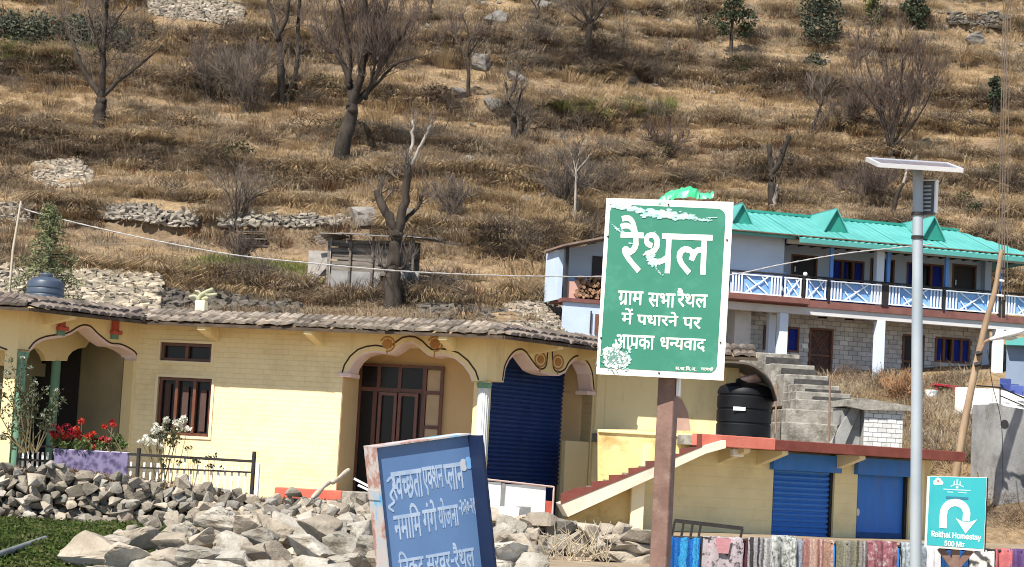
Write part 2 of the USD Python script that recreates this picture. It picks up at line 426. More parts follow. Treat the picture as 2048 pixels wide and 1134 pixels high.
def leaf_cloud(rng, n, rx, rz, size, zc=0.0, hollow=0.3):
    d = rng.normal(0, 1, (n, 3)); d /= np.linalg.norm(d, axis=1, keepdims=True)
    rr = rng.uniform(hollow, 1.0, n) ** 0.6
    c = d * rr[:, None] * np.array([rx, rx, rz]); c[:, 2] += zc
    a = rng.normal(0, 1, (n, 3)); a /= np.linalg.norm(a, axis=1, keepdims=True)
    b = np.cross(a, rng.normal(0, 1, (n, 3))); b /= np.linalg.norm(b, axis=1, keepdims=True)
    s = size * rng.uniform(0.6, 1.4, n)[:, None]
    v = np.stack([c - a * s, c + b * s * 0.55, c + a * s, c - b * s * 0.55], 1).reshape(-1, 3)
    k = (np.arange(n) * 4)[:, None]
    return v, np.concatenate([k + np.array([[0, 1, 2]]), k + np.array([[0, 2, 3]])])

def grass_mat(name, c, var=0.35, per='g.random_per_island', trans=0.4):
    """Thin dry stems: matt, each blade a little lighter or darker."""
    n = {'g': ('geometry', {}), 'o': ('object_info', {}), 'vr': ('map_range', {'to_min': 1 - var, 'to_max': 1 + var}), 'h': ('hsv', {'color': c}),
         'v2': ('map_range', {'to_min': 0.75, 'to_max': 1.25}), 'mu': ('math', {'math_type': 'multiply'}), 'p': ('diffuse_bsdf', {}), 't': ('translucent_bsdf', {}), 'm': ('mix_closure', {'fac': trans})}
    L = [(per, 'vr.value'), ('o.random', 'v2.value'), ('vr.result', 'mu.value1'), ('v2.result', 'mu.value2'), ('mu.value', 'h.value'), ('h.color', 'p.color'), ('h.color', 't.color'), ('p.BSDF', 'm.closure1'), ('t.BSDF', 'm.closure2')]
    return usdkit.material(stage, f'/World/Looks/{name}', n, L, surface='m.closure')

golden_straw = grass_mat('golden_straw', (0.66, 0.49, 0.285))
ochre_straw = grass_mat('ochre_straw', (0.575, 0.42, 0.255))
pale_straw = grass_mat('pale_straw', (0.66, 0.545, 0.385))
dun_straw = grass_mat('dun_straw', (0.51, 0.395, 0.27))
green_blade = grass_mat('green_blade', (0.33, 0.36, 0.12))
rust_weed = grass_mat('rust_weed', (0.26, 0.135, 0.07))
brown_weed = grass_mat('brown_weed', (0.235, 0.168, 0.115))
grey_twig = grass_mat('grey_twig', (0.225, 0.185, 0.15), 0.45)
dark_twig = grass_mat('dark_twig', (0.145, 0.11, 0.082), 0.4)
olive_leaf = grass_mat('olive_leaf', (0.14, 0.135, 0.07), 0.5)

def instancer(name, protos, P, idx, scale, yaw, tilt, label):
    """protos: list of (mesh, material). One object that stands for what nobody could count."""
    path = '/World/' + name
    pi = UsdGeom.PointInstancer.Define(stage, path)
    targets = []
    for k, (me, ma) in enumerate(protos):
        q = f'{path}/prototypes/tuft_{k:03d}'
        usdkit.mesh(stage, q, me, ma)
        targets.append(q)
    pi.CreatePrototypesRel().SetTargets([Sdf.Path(t) for t in targets])
    pi.CreateProtoIndicesAttr(Vt.IntArray.FromNumpy(idx.astype(np.int32)))
    pi.CreatePositionsAttr(Vt.Vec3fArray.FromNumpy(P.astype(np.float32)))
    s3 = np.repeat(scale[:, None], 3, 1) if scale.ndim == 1 else scale
    pi.CreateScalesAttr(Vt.Vec3fArray.FromNumpy(s3.astype(np.float32)))
    cy, sy = np.cos(yaw / 2), np.sin(yaw / 2)
    # yaw about z, then a lean towards -y (down the slope)
    ct, st = np.cos(tilt / 2), np.sin(tilt / 2)
    w, x, y, z = ct * cy, st * cy, -st * sy, ct * sy
    pi.CreateOrientationsAttr(Vt.QuathArray([Gf.Quath(float(a), float(b), float(c), float(d)) for a, b, c, d in zip(w, x, y, z)]))
    tag(pi.GetPrim(), label, None, None, 'stuff')

rg = np.random.default_rng(21)
# places where dry walls, heaps and the shed stand: nothing tall grows on or just in front of them
BARE = [(100, 335, 536, 652), (-170, 120, 536, 652), (-260, 70, 396, 462), (200, 405, 400, 468), (436, 706, 430, 470), (70, 190, 316, 384), (300, 490, -40, 66), (1893, 2012, 26, 78), (1010, 1140, 600, 680), (845, 1012, 606, 652), (600, 850, 478, 582), (690, 765, 400, 466), (890, 1010, 168, 226), (940, 990, 112, 150)]
def on_bare(vx, vy):
    q = np.zeros(len(vx), bool)
    for a, b, c, d in BARE: q |= (vx > a) & (vx < b) & (vy > c) & (vy < d)
    return q
NV = 31000
vx = rg.uniform(-420, 2460, NV); vy = rg.uniform(-160, 650, NV)
P, B = ground_many(vx, vy)
patch = meshkit.fbm(np.stack([P[:, 0] * 0.22, P[:, 1] * 0.22, P[:, 2] * 0.5], 1), 3, 31)
fine = meshkit.fbm(P * 1.1, 2, 13)
keep = (rg.uniform(0, 1, NV) < 0.52 + 2.2 * (fine - 0.28)) & ~((vy > 600) & (vx > 1100))
# the yard of the old shed and the earth slide beside it are nearly bare
bare = ((vx > 60) & (vx < 640) & (vy > 436) & (vy < 522)) | ((vx > 850) & (vx < 1060) & (vy > 478) & (vy < 590))
keep &= ~bare | (rg.uniform(0, 1, NV) < 0.25)
keep &= ~on_bare(vx, vy) | (rg.uniform(0, 1, NV) < 0.12)
vx, vy, P, B, patch = vx[keep], vy[keep], P[keep], B[keep], patch[keep]
shortg = lambda: blade_tuft(rg, 75, 0.42, 0.07, 0.21, 0.010, 1.5)
longg = lambda: blade_tuft(rg, 80, 0.34, 0.20, 0.46, 0.010, 1.35, (0, -0.5))
weed = lambda: blade_tuft(rg, 60, 0.25, 0.25, 0.6, 0.008, 0.7)
protos = [(shortg(), m_) for m_ in (golden_straw, ochre_straw, pale_straw, dun_straw)] + [(longg(), m_) for m_ in (golden_straw, ochre_straw, pale_straw, dun_straw)] + [(weed(), brown_weed), (weed(), rust_weed), (weed(), dun_straw), (longg(), green_blade)]
tone = patch + rg.normal(0, 0.055, len(P)) - 0.13 * B
col = np.where(tone > 0.53, 0, np.where(tone > 0.45, 1, np.where(tone > 0.39, 2, 3)))
u = rg.uniform(0, 1, len(P))
idx = np.where(u < 0.82 - 0.80 * B, col, np.where(u < 0.98 - 0.42 * B, 4 + col, rg.choice([8, 8, 9, 10], len(P))))
far_top = (vy < 120) & (vx > 900) & (u < 0.65)
idx = np.where(far_top, 2, idx)
green = ((vx > 380) & (vx < 640) & (np.abs(vy - lerp([(380, 530), (640, 556)], vx)) < 13)) | ((vx < 210) & (np.abs(vy - 110) < 14) & (u < 0.6)) | ((u < 0.5) & (vx > 1080) & (vx < 1350) & (np.abs(vy - 215) < 14))
idx = np.where(green, 11, idx)
P0, I0 = P, idx
# fringes of long grass that hang over the lip of every terrace
FP, FI = [], []
for k, l in enumerate(LIPS[:10]):
    xs = np.arange(-420, 2460, 2.8) + rg.normal(0, 3, len(np.arange(-420, 2460, 2.8)))
    gap = meshkit.fbm(np.stack([xs / 70.0, np.full(len(xs), k * 9.1), 0 * xs], 1), 2, 4) > 0.42
    xs = xs[gap]
    if k <= 1: xs = xs[xs < 1120]
    xs = xs[~on_bare(xs, lerp(l, xs) + 3)]
    Q, _ = ground_many(xs, lerp(l, xs) + rg.uniform(-3, 9, len(xs)))
    FP.append(Q); FI.append(rg.choice([4, 4, 5, 6, 7], len(xs)))
P = np.vstack([P0] + FP); idx = np.concatenate([I0] + FI)
instancer('dry_grass', protos, P, idx, rg.uniform(0.6, 1.3, len(P)), rg.uniform(0, 6.28, len(P)) * (idx < 4) + rg.normal(0, 0.5, len(P)) * (idx >= 4),
          rg.normal(0.1, 0.15, len(P)), 'dry straw grass over the old terraces')

NV = 7000
vx = rg.uniform(-420, 2460, NV); vy = rg.uniform(-160, 640, NV)
P, B = ground_many(vx, vy)
clump = meshkit.fbm(np.stack([P[:, 0] * 0.35, P[:, 1] * 0.35, P[:, 2] * 0.35], 1), 3, 77)
keep = (rg.uniform(0, 1, NV) < np.clip(0.008 + 1.25 * np.maximum(B - 0.2, 0) * (0.45 + 4.5 * (clump - 0.38)), 0, 1)) & ~((vy > 590) & (vx > 1050))
keep &= ~((vx > 60) & (vx < 860) & (vy > 440) & (vy < 560)) & ~on_bare(vx, vy)
P = P[keep]
protos = [(twig_ball(rg, 260, 0.6, 0.8, 0.008), grey_twig), (twig_ball(rg, 260, 0.8, 0.6, 0.009, 0.2), dark_twig), (twig_ball(rg, 240, 0.7, 0.6, 0.009, 0.3), brown_weed),
          (leaf_cloud(rg, 420, 0.5, 0.35, 0.045, 0.3), olive_leaf), (leaf_cloud(rg, 360, 0.6, 0.3, 0.05, 0.25), dark_twig), (leaf_cloud(rg, 300, 0.55, 0.3, 0.05, 0.25), brown_weed)]
idx = rg.choice(6, len(P), p=[0.30, 0.24, 0.26, 0.05, 0.06, 0.09])
instancer('hill_brush', protos, P, idx, rg.uniform(0.5, 1.3, len(P)), rg.uniform(0, 6.28, len(P)), rg.normal(0.05, 0.15, len(P)), 'brown twiggy brush and weeds on the terrace banks')
# ================================================================== stones, boulders, dry walls on the hill
_SH = []
_rs = np.random.default_rng(3)
for k in range(40):
    n = int(_rs.integers(9, 14))
    q = _rs.normal(0, 1, (n, 3)); q /= np.maximum(np.linalg.norm(q, axis=1, keepdims=True), 1e-6)
    q = np.sign(q) * np.abs(q) ** 0.65 * _rs.uniform(0.8, 1.05, (n, 1))
    hl = trimesh.Trimesh(q).convex_hull
    v = np.array(hl.vertices); v = (v - (v.max(0) + v.min(0)) / 2) / ((v.max(0) - v.min(0)) / 2)
    _SH.append((v, np.array(hl.faces)))

def stone(c, size, rng, yaw=None, tilt=0.25):
    """One irregular angular stone, size = full extents."""
    v, f = _SH[int(rng.integers(len(_SH)))]
    v = v[:, rng.permutation(3)] if rng.random() < 0.5 else v
    a, b = rng.uniform(0, 2 * np.pi) if yaw is None else yaw + rng.normal(0, 0.2), rng.normal(0, tilt)
    v = v * np.asarray(size) / 2
    ca, sa, cb, sb = math.cos(b), math.sin(b), math.cos(a), math.sin(a)
    v = np.stack([v[:, 0] * ca - v[:, 2] * sa, v[:, 1], v[:, 0] * sa + v[:, 2] * ca], 1)
    if yaw is not None:
        v = np.stack([v[:, 0] * cb - v[:, 1] * sb, v[:, 0] * sb + v[:, 1] * cb, v[:, 2]], 1)
    e = v[f]
    if np.linalg.det(e).sum() < 0: f = f[:, ::-1]
    return v + np.asarray(c), f

def rock(c, size, rng, sub=2, rough=0.16):
    """A larger broken rock: blunted facets, chipped edges, a little layering."""
    v, f = stone((0, 0, 0), (2, 2, 2), rng, tilt=0.5)
    for _ in range(sub):
        v, f = trimesh.remesh.subdivide(v, f)
    if sub > 1:
        m_ = trimesh.Trimesh(v, f, process=True)
        q = np.array(trimesh.smoothing.filter_laplacian(m_.copy(), lamb=0.28, iterations=1).vertices); v, f = q, np.array(m_.faces)
    s = rng.uniform(0, 50)
    nn = meshkit.fbm(v * 1.5 + s, 4, 5) - 0.5
    n2 = np.abs(meshkit.noise(v * 2.6 + s * 1.7, 12) - 0.5)
    v = v * (1 + rough * (1.5 * nn + 0.9 * n2)[:, None])
    v[:, :2] *= 1 + rough * 0.35 * (np.round(v[:, 2:3] * 3.2 + nn[:, None] * 2) % 2 - 0.5)
    v = v - (v.max(0) + v.min(0)) / 2; v = v / ((v.max(0) - v.min(0)) / 2)
    return v * np.asarray(size) / 2 + np.asarray(c), f

def field_stone(c, size, rng, tilt=0.3):
    """A weathered field stone: rounded corners and one round of relief."""
    v, f = stone((0, 0, 0), (2, 2, 2), rng, tilt=0.0)
    v, f = trimesh.remesh.subdivide(v, f)
    m_ = trimesh.Trimesh(v, f, process=True)
    v = np.array(trimesh.smoothing.filter_laplacian(m_, lamb=0.22, iterations=1).vertices); f = np.array(m_.faces)
    s = rng.uniform(0, 60)
    v = v * (1 + 0.42 * (meshkit.fbm(v * 1.4 + s, 3, 5) - 0.5)[:, None])
    v = v - (v.max(0) + v.min(0)) / 2; v = v / ((v.max(0) - v.min(0)) / 2) * np.asarray(size) / 2
    a, b = rng.normal(0, tilt), rng.normal(0, 0.35)
    ca, sa, cb, sb = math.cos(a), math.sin(a), math.cos(b), math.sin(b)
    v = np.stack([v[:, 0] * ca - v[:, 2] * sa, v[:, 1], v[:, 0] * sa + v[:, 2] * ca], 1)
    v = np.stack([v[:, 0] * cb - v[:, 1] * sb, v[:, 0] * sb + v[:, 1] * cb, v[:, 2]], 1)
    return v + np.asarray(c), f

pale_stone = mat('pale_stone', (0.22, 0.18, 0.14), (0.36, 0.305, 0.24), 4.0, 0.9, 0.015, 30.0, vary=0.28, grime=(0.24, 0.20, 0.155), gscale=3.0)
grey_stone = mat('grey_stone', (0.16, 0.14, 0.115), (0.29, 0.255, 0.21), 4.0, 0.9, 0.015, 30.0, vary=0.35, grime=(0.14, 0.12, 0.095), gscale=3.0)
dark_stone = mat('dark_stone', (0.10, 0.085, 0.07), (0.21, 0.18, 0.145), 4.0, 0.9, 0.015, 30.0, vary=0.35, island=True, grime=(0.07, 0.06, 0.045), gscale=2.0)
mixed_stone = mat('mixed_wall_stone', (0.22, 0.185, 0.14), (0.38, 0.325, 0.25), 4.0, 0.9, 0.015, 30.0, vary=0.3, island=True, grime=(0.24, 0.20, 0.15), gscale=3.0)
wall_earth = mat('wall_earth', (0.055, 0.043, 0.032), (0.10, 0.08, 0.06), 3.0, 0.95)
tan_stone = mat('tan_stone', (0.25, 0.205, 0.145), (0.42, 0.36, 0.27), 4.0, 0.9, 0.015, 30.0, vary=0.25, grime=(0.27, 0.21, 0.15), gscale=3.0)

def hill_wall(label, xs, top, bot, size, material, rng, joined=False, keep=1.0, proud=0.2, extra=None):
    """Dry stones laid along a bank. xs: picture columns; top / bot: its upper and lower edge as seen there."""
    mid = ground_at(xs[len(xs) // 2], bot[len(bot) // 2])
    T = thing('dry_stone_wall', label, 'stone wall', mid)
    grid = []
    cols = np.arange(xs[0], xs[-1], 6.0)
    for x in cols:
        a, b = ground_at(x, np.interp(x, xs, bot)), ground_at(x, np.interp(x, xs, top))
        grid.append((a + [0, -0.04, -0.1], b + [0, -0.04, 0]))
    G = np.array(grid)
    v = G.reshape(-1, 3); n = len(G)
    f = np.array([[[2 * i, 2 * i + 2, 2 * i + 3], [2 * i, 2 * i + 3, 2 * i + 1]] for i in range(n - 1)]).reshape(-1, 3)
    v2 = np.vstack([v, v + [0, 0.5, 0]])
    part(T, 'earth_core', (v2, np.vstack([f, f[:, ::-1] + len(v)])), wall_earth)
    L = np.linalg.norm(np.diff(G[:, 0], axis=0), axis=1).cumsum(); L = np.concatenate([[0], L])
    H = np.linalg.norm(G[:, 1] - G[:, 0], axis=1).mean()
    ms = []
    z = 0.0
    while z < H:
        h = size * rng.uniform(0.45, 0.8)
        s = rng.uniform(-0.2, 0.1)
        while s < L[-1]:
            w = size * rng.uniform(0.7, 1.6)
            if rng.random() < keep:
                sm = s + w / 2
                a = np.array([np.interp(sm, L, G[:, 0, k]) for k in range(3)]); b = np.array([np.interp(sm, L, G[:, 1, k]) for k in range(3)])
                hh = np.linalg.norm(b - a)
                if z + h * 0.4 < hh + rng.uniform(-0.1, 0.12):
                    p = a + (b - a) / hh * (z + h / 2) + np.array([0, -proud + rng.normal(0, 0.03), 0])
                    ms.append(stone(p, (w * 1.08, size * 1.1, h * 1.18), rng, tilt=0.12))
            s += w
        z += h * 0.92
    if joined:
        q = part(T, 'stone', cat(*ms), dark_stone if material is dark_stone else material, None, 'stuff')
    else:
        if len(ms) > 298:
            ms = [ms[i] for i in rng.permutation(len(ms))]
            part(T, 'stone_infill', cat(*ms[298:]), mixed_stone, None, 'stuff'); ms = ms[:298]
        for q in ms: part(T, 'stone', q, material)
    return T

rw = np.random.default_rng(17)
hill_wall('pale retaining wall of small stones behind the yellow house, below the mossy turf edge', [110, 180, 250, 325], [545, 540, 542, 552], [652, 652, 652, 652], 0.23, tan_stone, rw)
hill_wall('shaded stone wall behind the young conifer beside the pale retaining wall', [-160, -60, 0, 110], [560, 545, 530, 545], [652, 652, 652, 652], 0.26, tan_stone, rw)
hill_wall('mossy dark bank wall between the pale retaining wall and the bare tree', [325, 420, 520, 600], [575, 585, 600, 600], [652, 652, 652, 652], 0.26, dark_stone, rw, True, 0.55)
hill_wall('sunlit grey terrace wall above the young conifer', [-260, 0, 40, 66], [398, 400, 400, 412], [440, 440, 445, 440], 0.20, grey_stone, rw)
hill_wall('tumbled dark stone wall across the bare brown field', [205, 250, 330, 400], [405, 402, 422, 428], [430, 436, 446, 448], 0.19, grey_stone, rw)
hill_wall('low dark dry wall running up to the big pale boulder', [440, 520, 600, 700], [432, 432, 430, 430], [450, 453, 450, 447], 0.17, grey_stone, rw)
hill_wall('patch of fallen stones in the grassy bank above the sunlit terrace wall', [72, 120, 160, 188], [330, 318, 322, 345], [366, 368, 368, 366], 0.17, pale_stone, rw)
hill_wall('pale high stone wall near the top of the slope behind the grey bushes', [300, 380, 440, 488], [-30, -28, -26, -24], [34, 40, 46, 50], 0.19, pale_stone, rw)
hill_wall('dark field wall at the top of the slope beside the tall wires', [1895, 1940, 1990, 2010], [30, 28, 36, 42], [48, 50, 56, 60], 0.22, dark_stone, rw, True)
hill_wall('dark rubble wall beneath the hanging grass beside the small yellow bush', [845, 900, 950, 1010], [606, 606, 612, 622], [652, 652, 652, 652], 0.22, dark_stone, rw, True, 0.85)
hill_wall('heap of pale rubble below the blue house beside the stone path', [1015, 1060, 1100, 1135], [606, 604, 606, 612], [668, 672, 676, 680], 0.21, pale_stone, rw)
hill_wall('dark dry wall under the row of bare shrubs behind the shed tree', [860, 930, 1000, 1040], [430, 436, 440, 448], [452, 460, 466, 470], 0.2, dark_stone, rw, True, 0.6)

BOULDERS = [(725, 446, 0.80, 0.55, 'biggest pale boulder, lying behind the forked bare tree'), (917, 196, 0.62, 0.50, 'dark grey boulder at the foot of the slim bare tree'),
            (986, 215, 0.62, 0.50, 'pointed grey boulder on the grass right of two thin trees'), (965, 140, 0.8, 0.6, 'pale weathered boulder above the two grey ones'),
            (1035, 165, 0.75, 0.5, 'bluish boulder half hidden by twigs of a small tree'), (822, 210, 0.8, 0.22, 'flat pale slab of rock in the dry grass'),
            (1950, 90, 0.8, 0.6, 'dark rounded boulder below the field wall at the top'), (990, 52, 0.9, 0.6, 'brown mound of rock beside the path near the top'),
            (1085, 20, 0.7, 0.5, 'white rock beside the path at the top of the slope'), (820, 440, 0.5, 0.55, 'pale standing stone behind the forked tree trunk'),
            (1405, 22, 0.5, 0.4, 'small white rock above the yellow path'), (1010, 42, 0.5, 0.35, 'small whitish rock next to the brown mound')]
rock_grey = mat('rock_grey', (0.11, 0.10, 0.09), (0.21, 0.195, 0.175), 2.5, 0.9, 0.03, 14.0, vary=0.2, grime=(0.16, 0.14, 0.11))
for x, y, w, h, lab in BOULDERS:
    p = ground_at(x, y)
    solo('boulder', rock(p + [0, 0.1, h * 0.32], (w * 1.15, w * 0.9, h * 1.2), rw), rock_grey, lab, 'boulder', 'boulders on the hillside')
# loose small stones over the upper slope
ms = []
for k in range(420):
    x = rw.uniform(850, 2150); y = rw.uniform(-20, 120) if k % 3 else rw.uniform(120, 420)
    s = rw.uniform(0.12, 0.34)
    ms.append(stone(ground_at(x, y) + [0, 0, s * 0.2], (s, s * 0.8, s * 0.7), rw))
solo('loose_stones', cat(*ms), mat('scree_stone', (0.18, 0.155, 0.125), (0.31, 0.275, 0.23), 4.0, 0.9, vary=0.3, island=True), 'loose pale stones scattered over the upper slope', None, None, 'stuff')

# ================================================================== trees
bark = mat('grey_bark', (0.022, 0.017, 0.013), (0.058, 0.045, 0.035), 6.0, 0.95, 0.02, 25.0, stretch=(1, 1, 0.3))
bark_dark = mat('dark_bark', (0.018, 0.014, 0.011), (0.045, 0.035, 0.027), 6.0, 0.95, 0.02, 25.0, stretch=(1, 1, 0.3))
bark_pale = mat('stripped_wood', (0.22, 0.19, 0.16), (0.34, 0.30, 0.26), 8.0, 0.9, 0.01, 25.0, stretch=(1, 1, 0.3))
twig_grey = mat('twig_bark', (0.085, 0.066, 0.053), (0.13, 0.104, 0.084), 2.0, 0.95)
twig_brown = mat('twig_brown', (0.065, 0.046, 0.037), (0.10, 0.074, 0.06), 2.0, 0.95)
leaf_green = mat('evergreen_leaf', (0.035, 0.055, 0.028), (0.085, 0.105, 0.05), 2.0, 0.8, vary=0.4, island=True)
leaf_lime = mat('young_leaf', (0.10, 0.13, 0.04), (0.20, 0.22, 0.07), 2.0, 0.8, vary=0.35, island=True)
leaf_dusty = mat('dusty_leaf', (0.07, 0.085, 0.055), (0.145, 0.155, 0.10), 1.5, 0.85, vary=0.4, island=True)
leaf_rust = mat('rust_leaf', (0.20, 0.085, 0.04), (0.30, 0.15, 0.075), 2.0, 0.8, vary=0.4, island=True)
leaf_conifer = mat('conifer_needle', (0.15, 0.18, 0.075), (0.29, 0.31, 0.14), 2.0, 0.8, vary=0.4, island=True)

def grow(rng, p, d, L, r, depth, segs, up=0.25, spread=0.55, kids=(3, 5), bend=0.12):
    n = 3
    pts = [np.asarray(p, float)]
    d = d / np.linalg.norm(d)
    for k in range(n):
        d = d + rng.normal(0, bend, 3) + np.array([0, 0, up * 0.25]); d /= np.linalg.norm(d)
        pts.append(pts[-1] + d * L / n)
    for k in range(n):
        segs.append((pts[k], pts[k + 1], r * (1 - 0.22 * k), r * (1 - 0.22 * (k + 1))))
    if depth <= 0: return
    for _ in range(int(rng.integers(kids[0], kids[1] + 1))):
        t = rng.uniform(0.25, 1.0); i = min(int(t * n), n - 1)
        q = pts[i] + (pts[i + 1] - pts[i]) * (t * n - i)
        dd = d + rng.normal(0, spread, 3) + np.array([0, 0, up]); dd /= np.linalg.norm(dd)
        grow(rng, q, dd, L * rng.uniform(0.5, 0.8), max(r * 0.6, 0.0075), depth - 1, segs, up, spread, kids, bend)

def bare_tree(label, base, trunk, limbs, seed, name='bare_tree', tr=(0.16, 0.10), twL=0.9, twr=0.016, n_tw=7, depth=2, up=0.3, spread=0.5, kids=(3, 5), barkm=None, twm=None, sink=0.15, group='bare trees on the hillside', leaves=None, catg='tree', start=0.35):
    """trunk and limbs: lists of picture points; every limb may carry its own radii and a reach towards or away from the viewer."""
    rng = np.random.default_rng(seed)
    b = ground_at(*base); D = b[1]
    T = thing(name, label, catg, b, group)
    barkm = barkm or bark; twm = twm or twig_grey
    k = D / 4000.0
    tp = [at(x, y, D + rng.normal(0, 0.05)) for x, y in [base] + trunk]
    tp[0] = b - [0, 0, sink]
    knob = lambda n_, a: 1 + a * rng.normal(0, 1, n_)
    wig = rng.normal(0, 1, (14, 3)) * tr[1] * 0.16; wig[0] = 0; wig *= 0.5
    part(T, 'trunk', path_tube(curve(tp, 14) + wig, np.linspace(tr[0] * 1.06, tr[1] * 0.9, 14) * knob(14, 0.03) * np.array([1.12, 1.03] + [1] * 10 + [0.85, 0.5]), 9), barkm, smooth=True)
    segs = []
    for lb in limbs:
        pts, r0, r1, dy = lb[:4]
        m_ = lb[4] if len(lb) > 4 else barkm
        n = len(pts)
        wp = [at(x, y, D + dy * i / max(n - 1, 1)) for i, (x, y) in enumerate(pts)]
        if n > 1 and m_ is barkm: wp = [wp[0] - (wp[1] - wp[0]) * 0.25 - [0, 0, 0.04]] + wp
        c = curve(wp, 16) + rng.normal(0, 1, (16, 3)) * (0.008 + r1 * 0.13)
        part(T, 'limb', path_tube(c, np.linspace(r0, r1, 16) * knob(16, 0.04), 7), m_, smooth=True)
        for _ in range(n_tw):
            t = rng.uniform(start, 1.0); i = min(int(t * 15), 14)
            d = (c[i + 1] - c[i]); d /= np.linalg.norm(d)
            dd = d * 0.8 + rng.normal(0, spread, 3) + np.array([0, 0, up])
            grow(rng, c[i], dd, twL * rng.uniform(0.6, 1.15), max(twr, r1 * 0.6 * (1.2 - t)), depth, segs, up, spread, kids)
    if segs:
        part(T, 'crown', tubes(segs, 3), twm)
    if leaves:
        n, size, ma = leaves
        ends = np.array([s[1] for s in segs])
        c = ends[rng.integers(0, len(ends), n)] + rng.normal(0, 0.09, (n, 3))
        v, f = leaf_cloud(rng, n, 0.0, 0.0, size)
        v = (v.reshape(n, 4, 3) + c[:, None]).reshape(-1, 3)
        part(T, 'foliage', (v, f), ma)
    return T

bare_tree('bare tree with three pale-twigged limbs spreading wide on the upper terrace', (197, 258), [(200, 225), (203, 192)],
          [([(203, 195), (180, 160), (158, 120), (140, 70), (120, 20)], 0.14, 0.04, 0.7), ([(203, 195), (206, 140), (207, 90), (213, 20), (214, -60)], 0.15, 0.05, -0.4),
           ([(205, 192), (240, 160), (280, 130), (325, 90)], 0.11, 0.03, 0.3), ([(206, 120), (190, 70), (176, 20)], 0.06, 0.02, -0.6), ([(209, 80), (235, 40), (262, 0)], 0.05, 0.02, 0.5)],
          1, tr=(0.24, 0.19), twL=1.4, n_tw=10, depth=3, spread=0.6, kids=(2, 4))
bare_tree('twin-stemmed dark tree on the terrace beside the purple-brown crown', (566, 216), [(563, 170), (560, 110)],
          [([(560, 110), (556, 70), (545, 30), (528, -30)], 0.13, 0.05, 0.4), ([(557, 72), (572, 40), (580, 0), (590, -60)], 0.09, 0.04, -0.4), ([(570, 214), (582, 178), (594, 130), (597, 60), (602, -40)], 0.13, 0.06, 0.3)],
          2, tr=(0.17, 0.14), twL=0.9, n_tw=9, depth=3, barkm=bark_dark, spread=0.6, kids=(2, 4))
bare_tree('largest bare tree, leaning, with a broad fan of purple-brown twigs', (680, 322), [(688, 280), (700, 240), (706, 205)],
          [([(704, 210), (698, 160), (680, 115), (650, 75), (620, 50)], 0.17, 0.05, 0.9), ([(706, 205), (722, 150), (728, 100), (730, 40), (728, -20)], 0.18, 0.05, -0.8), ([(708, 205), (740, 175), (762, 130), (790, 90), (820, 50)], 0.15, 0.04, 0.4),
           ([(740, 180), (760, 160), (790, 130), (830, 115)], 0.08, 0.03, -0.9), ([(725, 130), (750, 80), (770, 30), (778, -20)], 0.09, 0.03, 0.7), ([(698, 160), (700, 110), (690, 60), (680, 0)], 0.09, 0.03, -0.6), ([(735, 185), (748, 140), (752, 100)], 0.08, 0.03, -1.2)],
          3, tr=(0.27, 0.22), twL=1.3, n_tw=14, depth=3, up=0.45, spread=0.45, kids=(3, 4), barkm=bark_dark, twm=twig_brown)
bare_tree('pollarded forked tree with two stripped pale limbs behind the house roof', (786, 622), [(785, 570), (788, 520), (795, 462)],
          [([(795, 465), (776, 430), (760, 400), (752, 380)], 0.15, 0.10, 0.2), ([(796, 462), (808, 410), (815, 350), (812, 330)], 0.15, 0.09, -0.2), ([(813, 345), (822, 300), (827, 240)], 0.05, 0.045, 0.1, bark_pale), ([(815, 345), (838, 300), (862, 250)], 0.05, 0.04, -0.2, bark_pale),
           ([(798, 455), (830, 420), (845, 400)], 0.07, 0.04, 0.3), ([(786, 545), (770, 538), (758, 532)], 0.05, 0.04, -0.2), ([(787, 545), (805, 536), (812, 530)], 0.05, 0.04, -0.3)],
          4, tr=(0.24, 0.17), twL=0.55, twr=0.011, n_tw=14, depth=1, up=0.35, spread=0.55, start=0.7)
bare_tree('slim bare tree with a reddish stem standing by the dark boulder', (937, 190), [(937, 150), (935, 115)],
          [([(935, 118), (920, 90), (905, 65)], 0.05, 0.02, 0.3), ([(935, 115), (938, 80), (930, 40)], 0.05, 0.02, -0.2), ([(936, 112), (955, 85), (968, 60)], 0.045, 0.02, 0.2)], 5, tr=(0.08, 0.06), twL=0.75, n_tw=8, depth=2, twm=twig_brown)
bare_tree('small dark forked tree with a broken second stem on the middle terrace', (1028, 284), [(1028, 250), (1027, 228)],
          [([(1027, 230), (1020, 210), (1016, 190), (1012, 165)], 0.08, 0.03, 0.3), ([(1028, 228), (1036, 205), (1044, 180)], 0.07, 0.03, -0.2), ([(1032, 282), (1040, 255), (1046, 234)], 0.10, 0.07, -0.2), ([(1016, 200), (1030, 175), (1034, 150)], 0.05, 0.02, 0.2)],
          6, tr=(0.13, 0.11), twL=0.55, n_tw=7, depth=2, barkm=bark_dark)
bare_tree('tall bare tree crowning the straight grassy path', (1166, 152), [(1172, 110), (1178, 60), (1181, 48)],
          [([(1180, 52), (1168, 25), (1150, 0), (1140, -40)], 0.10, 0.04, 0.4), ([(1181, 48), (1184, 10), (1186, -50)], 0.10, 0.04, -0.3), ([(1182, 48), (1200, 25), (1215, 0), (1228, -40)], 0.09, 0.04, 0.4), ([(1181, 52), (1155, 38), (1140, 25)], 0.05, 0.02, -0.5)],
          7, tr=(0.16, 0.13), twL=1.1, n_tw=9, depth=3, kids=(2, 4))
bare_tree('small bare tree among pale rocks at the top', (1073, 50), [(1076, 20)], [([(1076, 20), (1080, -10), (1085, -40)], 0.06, 0.02, 0.1), ([(1076, 20), (1062, 0), (1055, -20)], 0.05, 0.02, 0.2)], 8, tr=(0.10, 0.08), twL=0.7, n_tw=6)
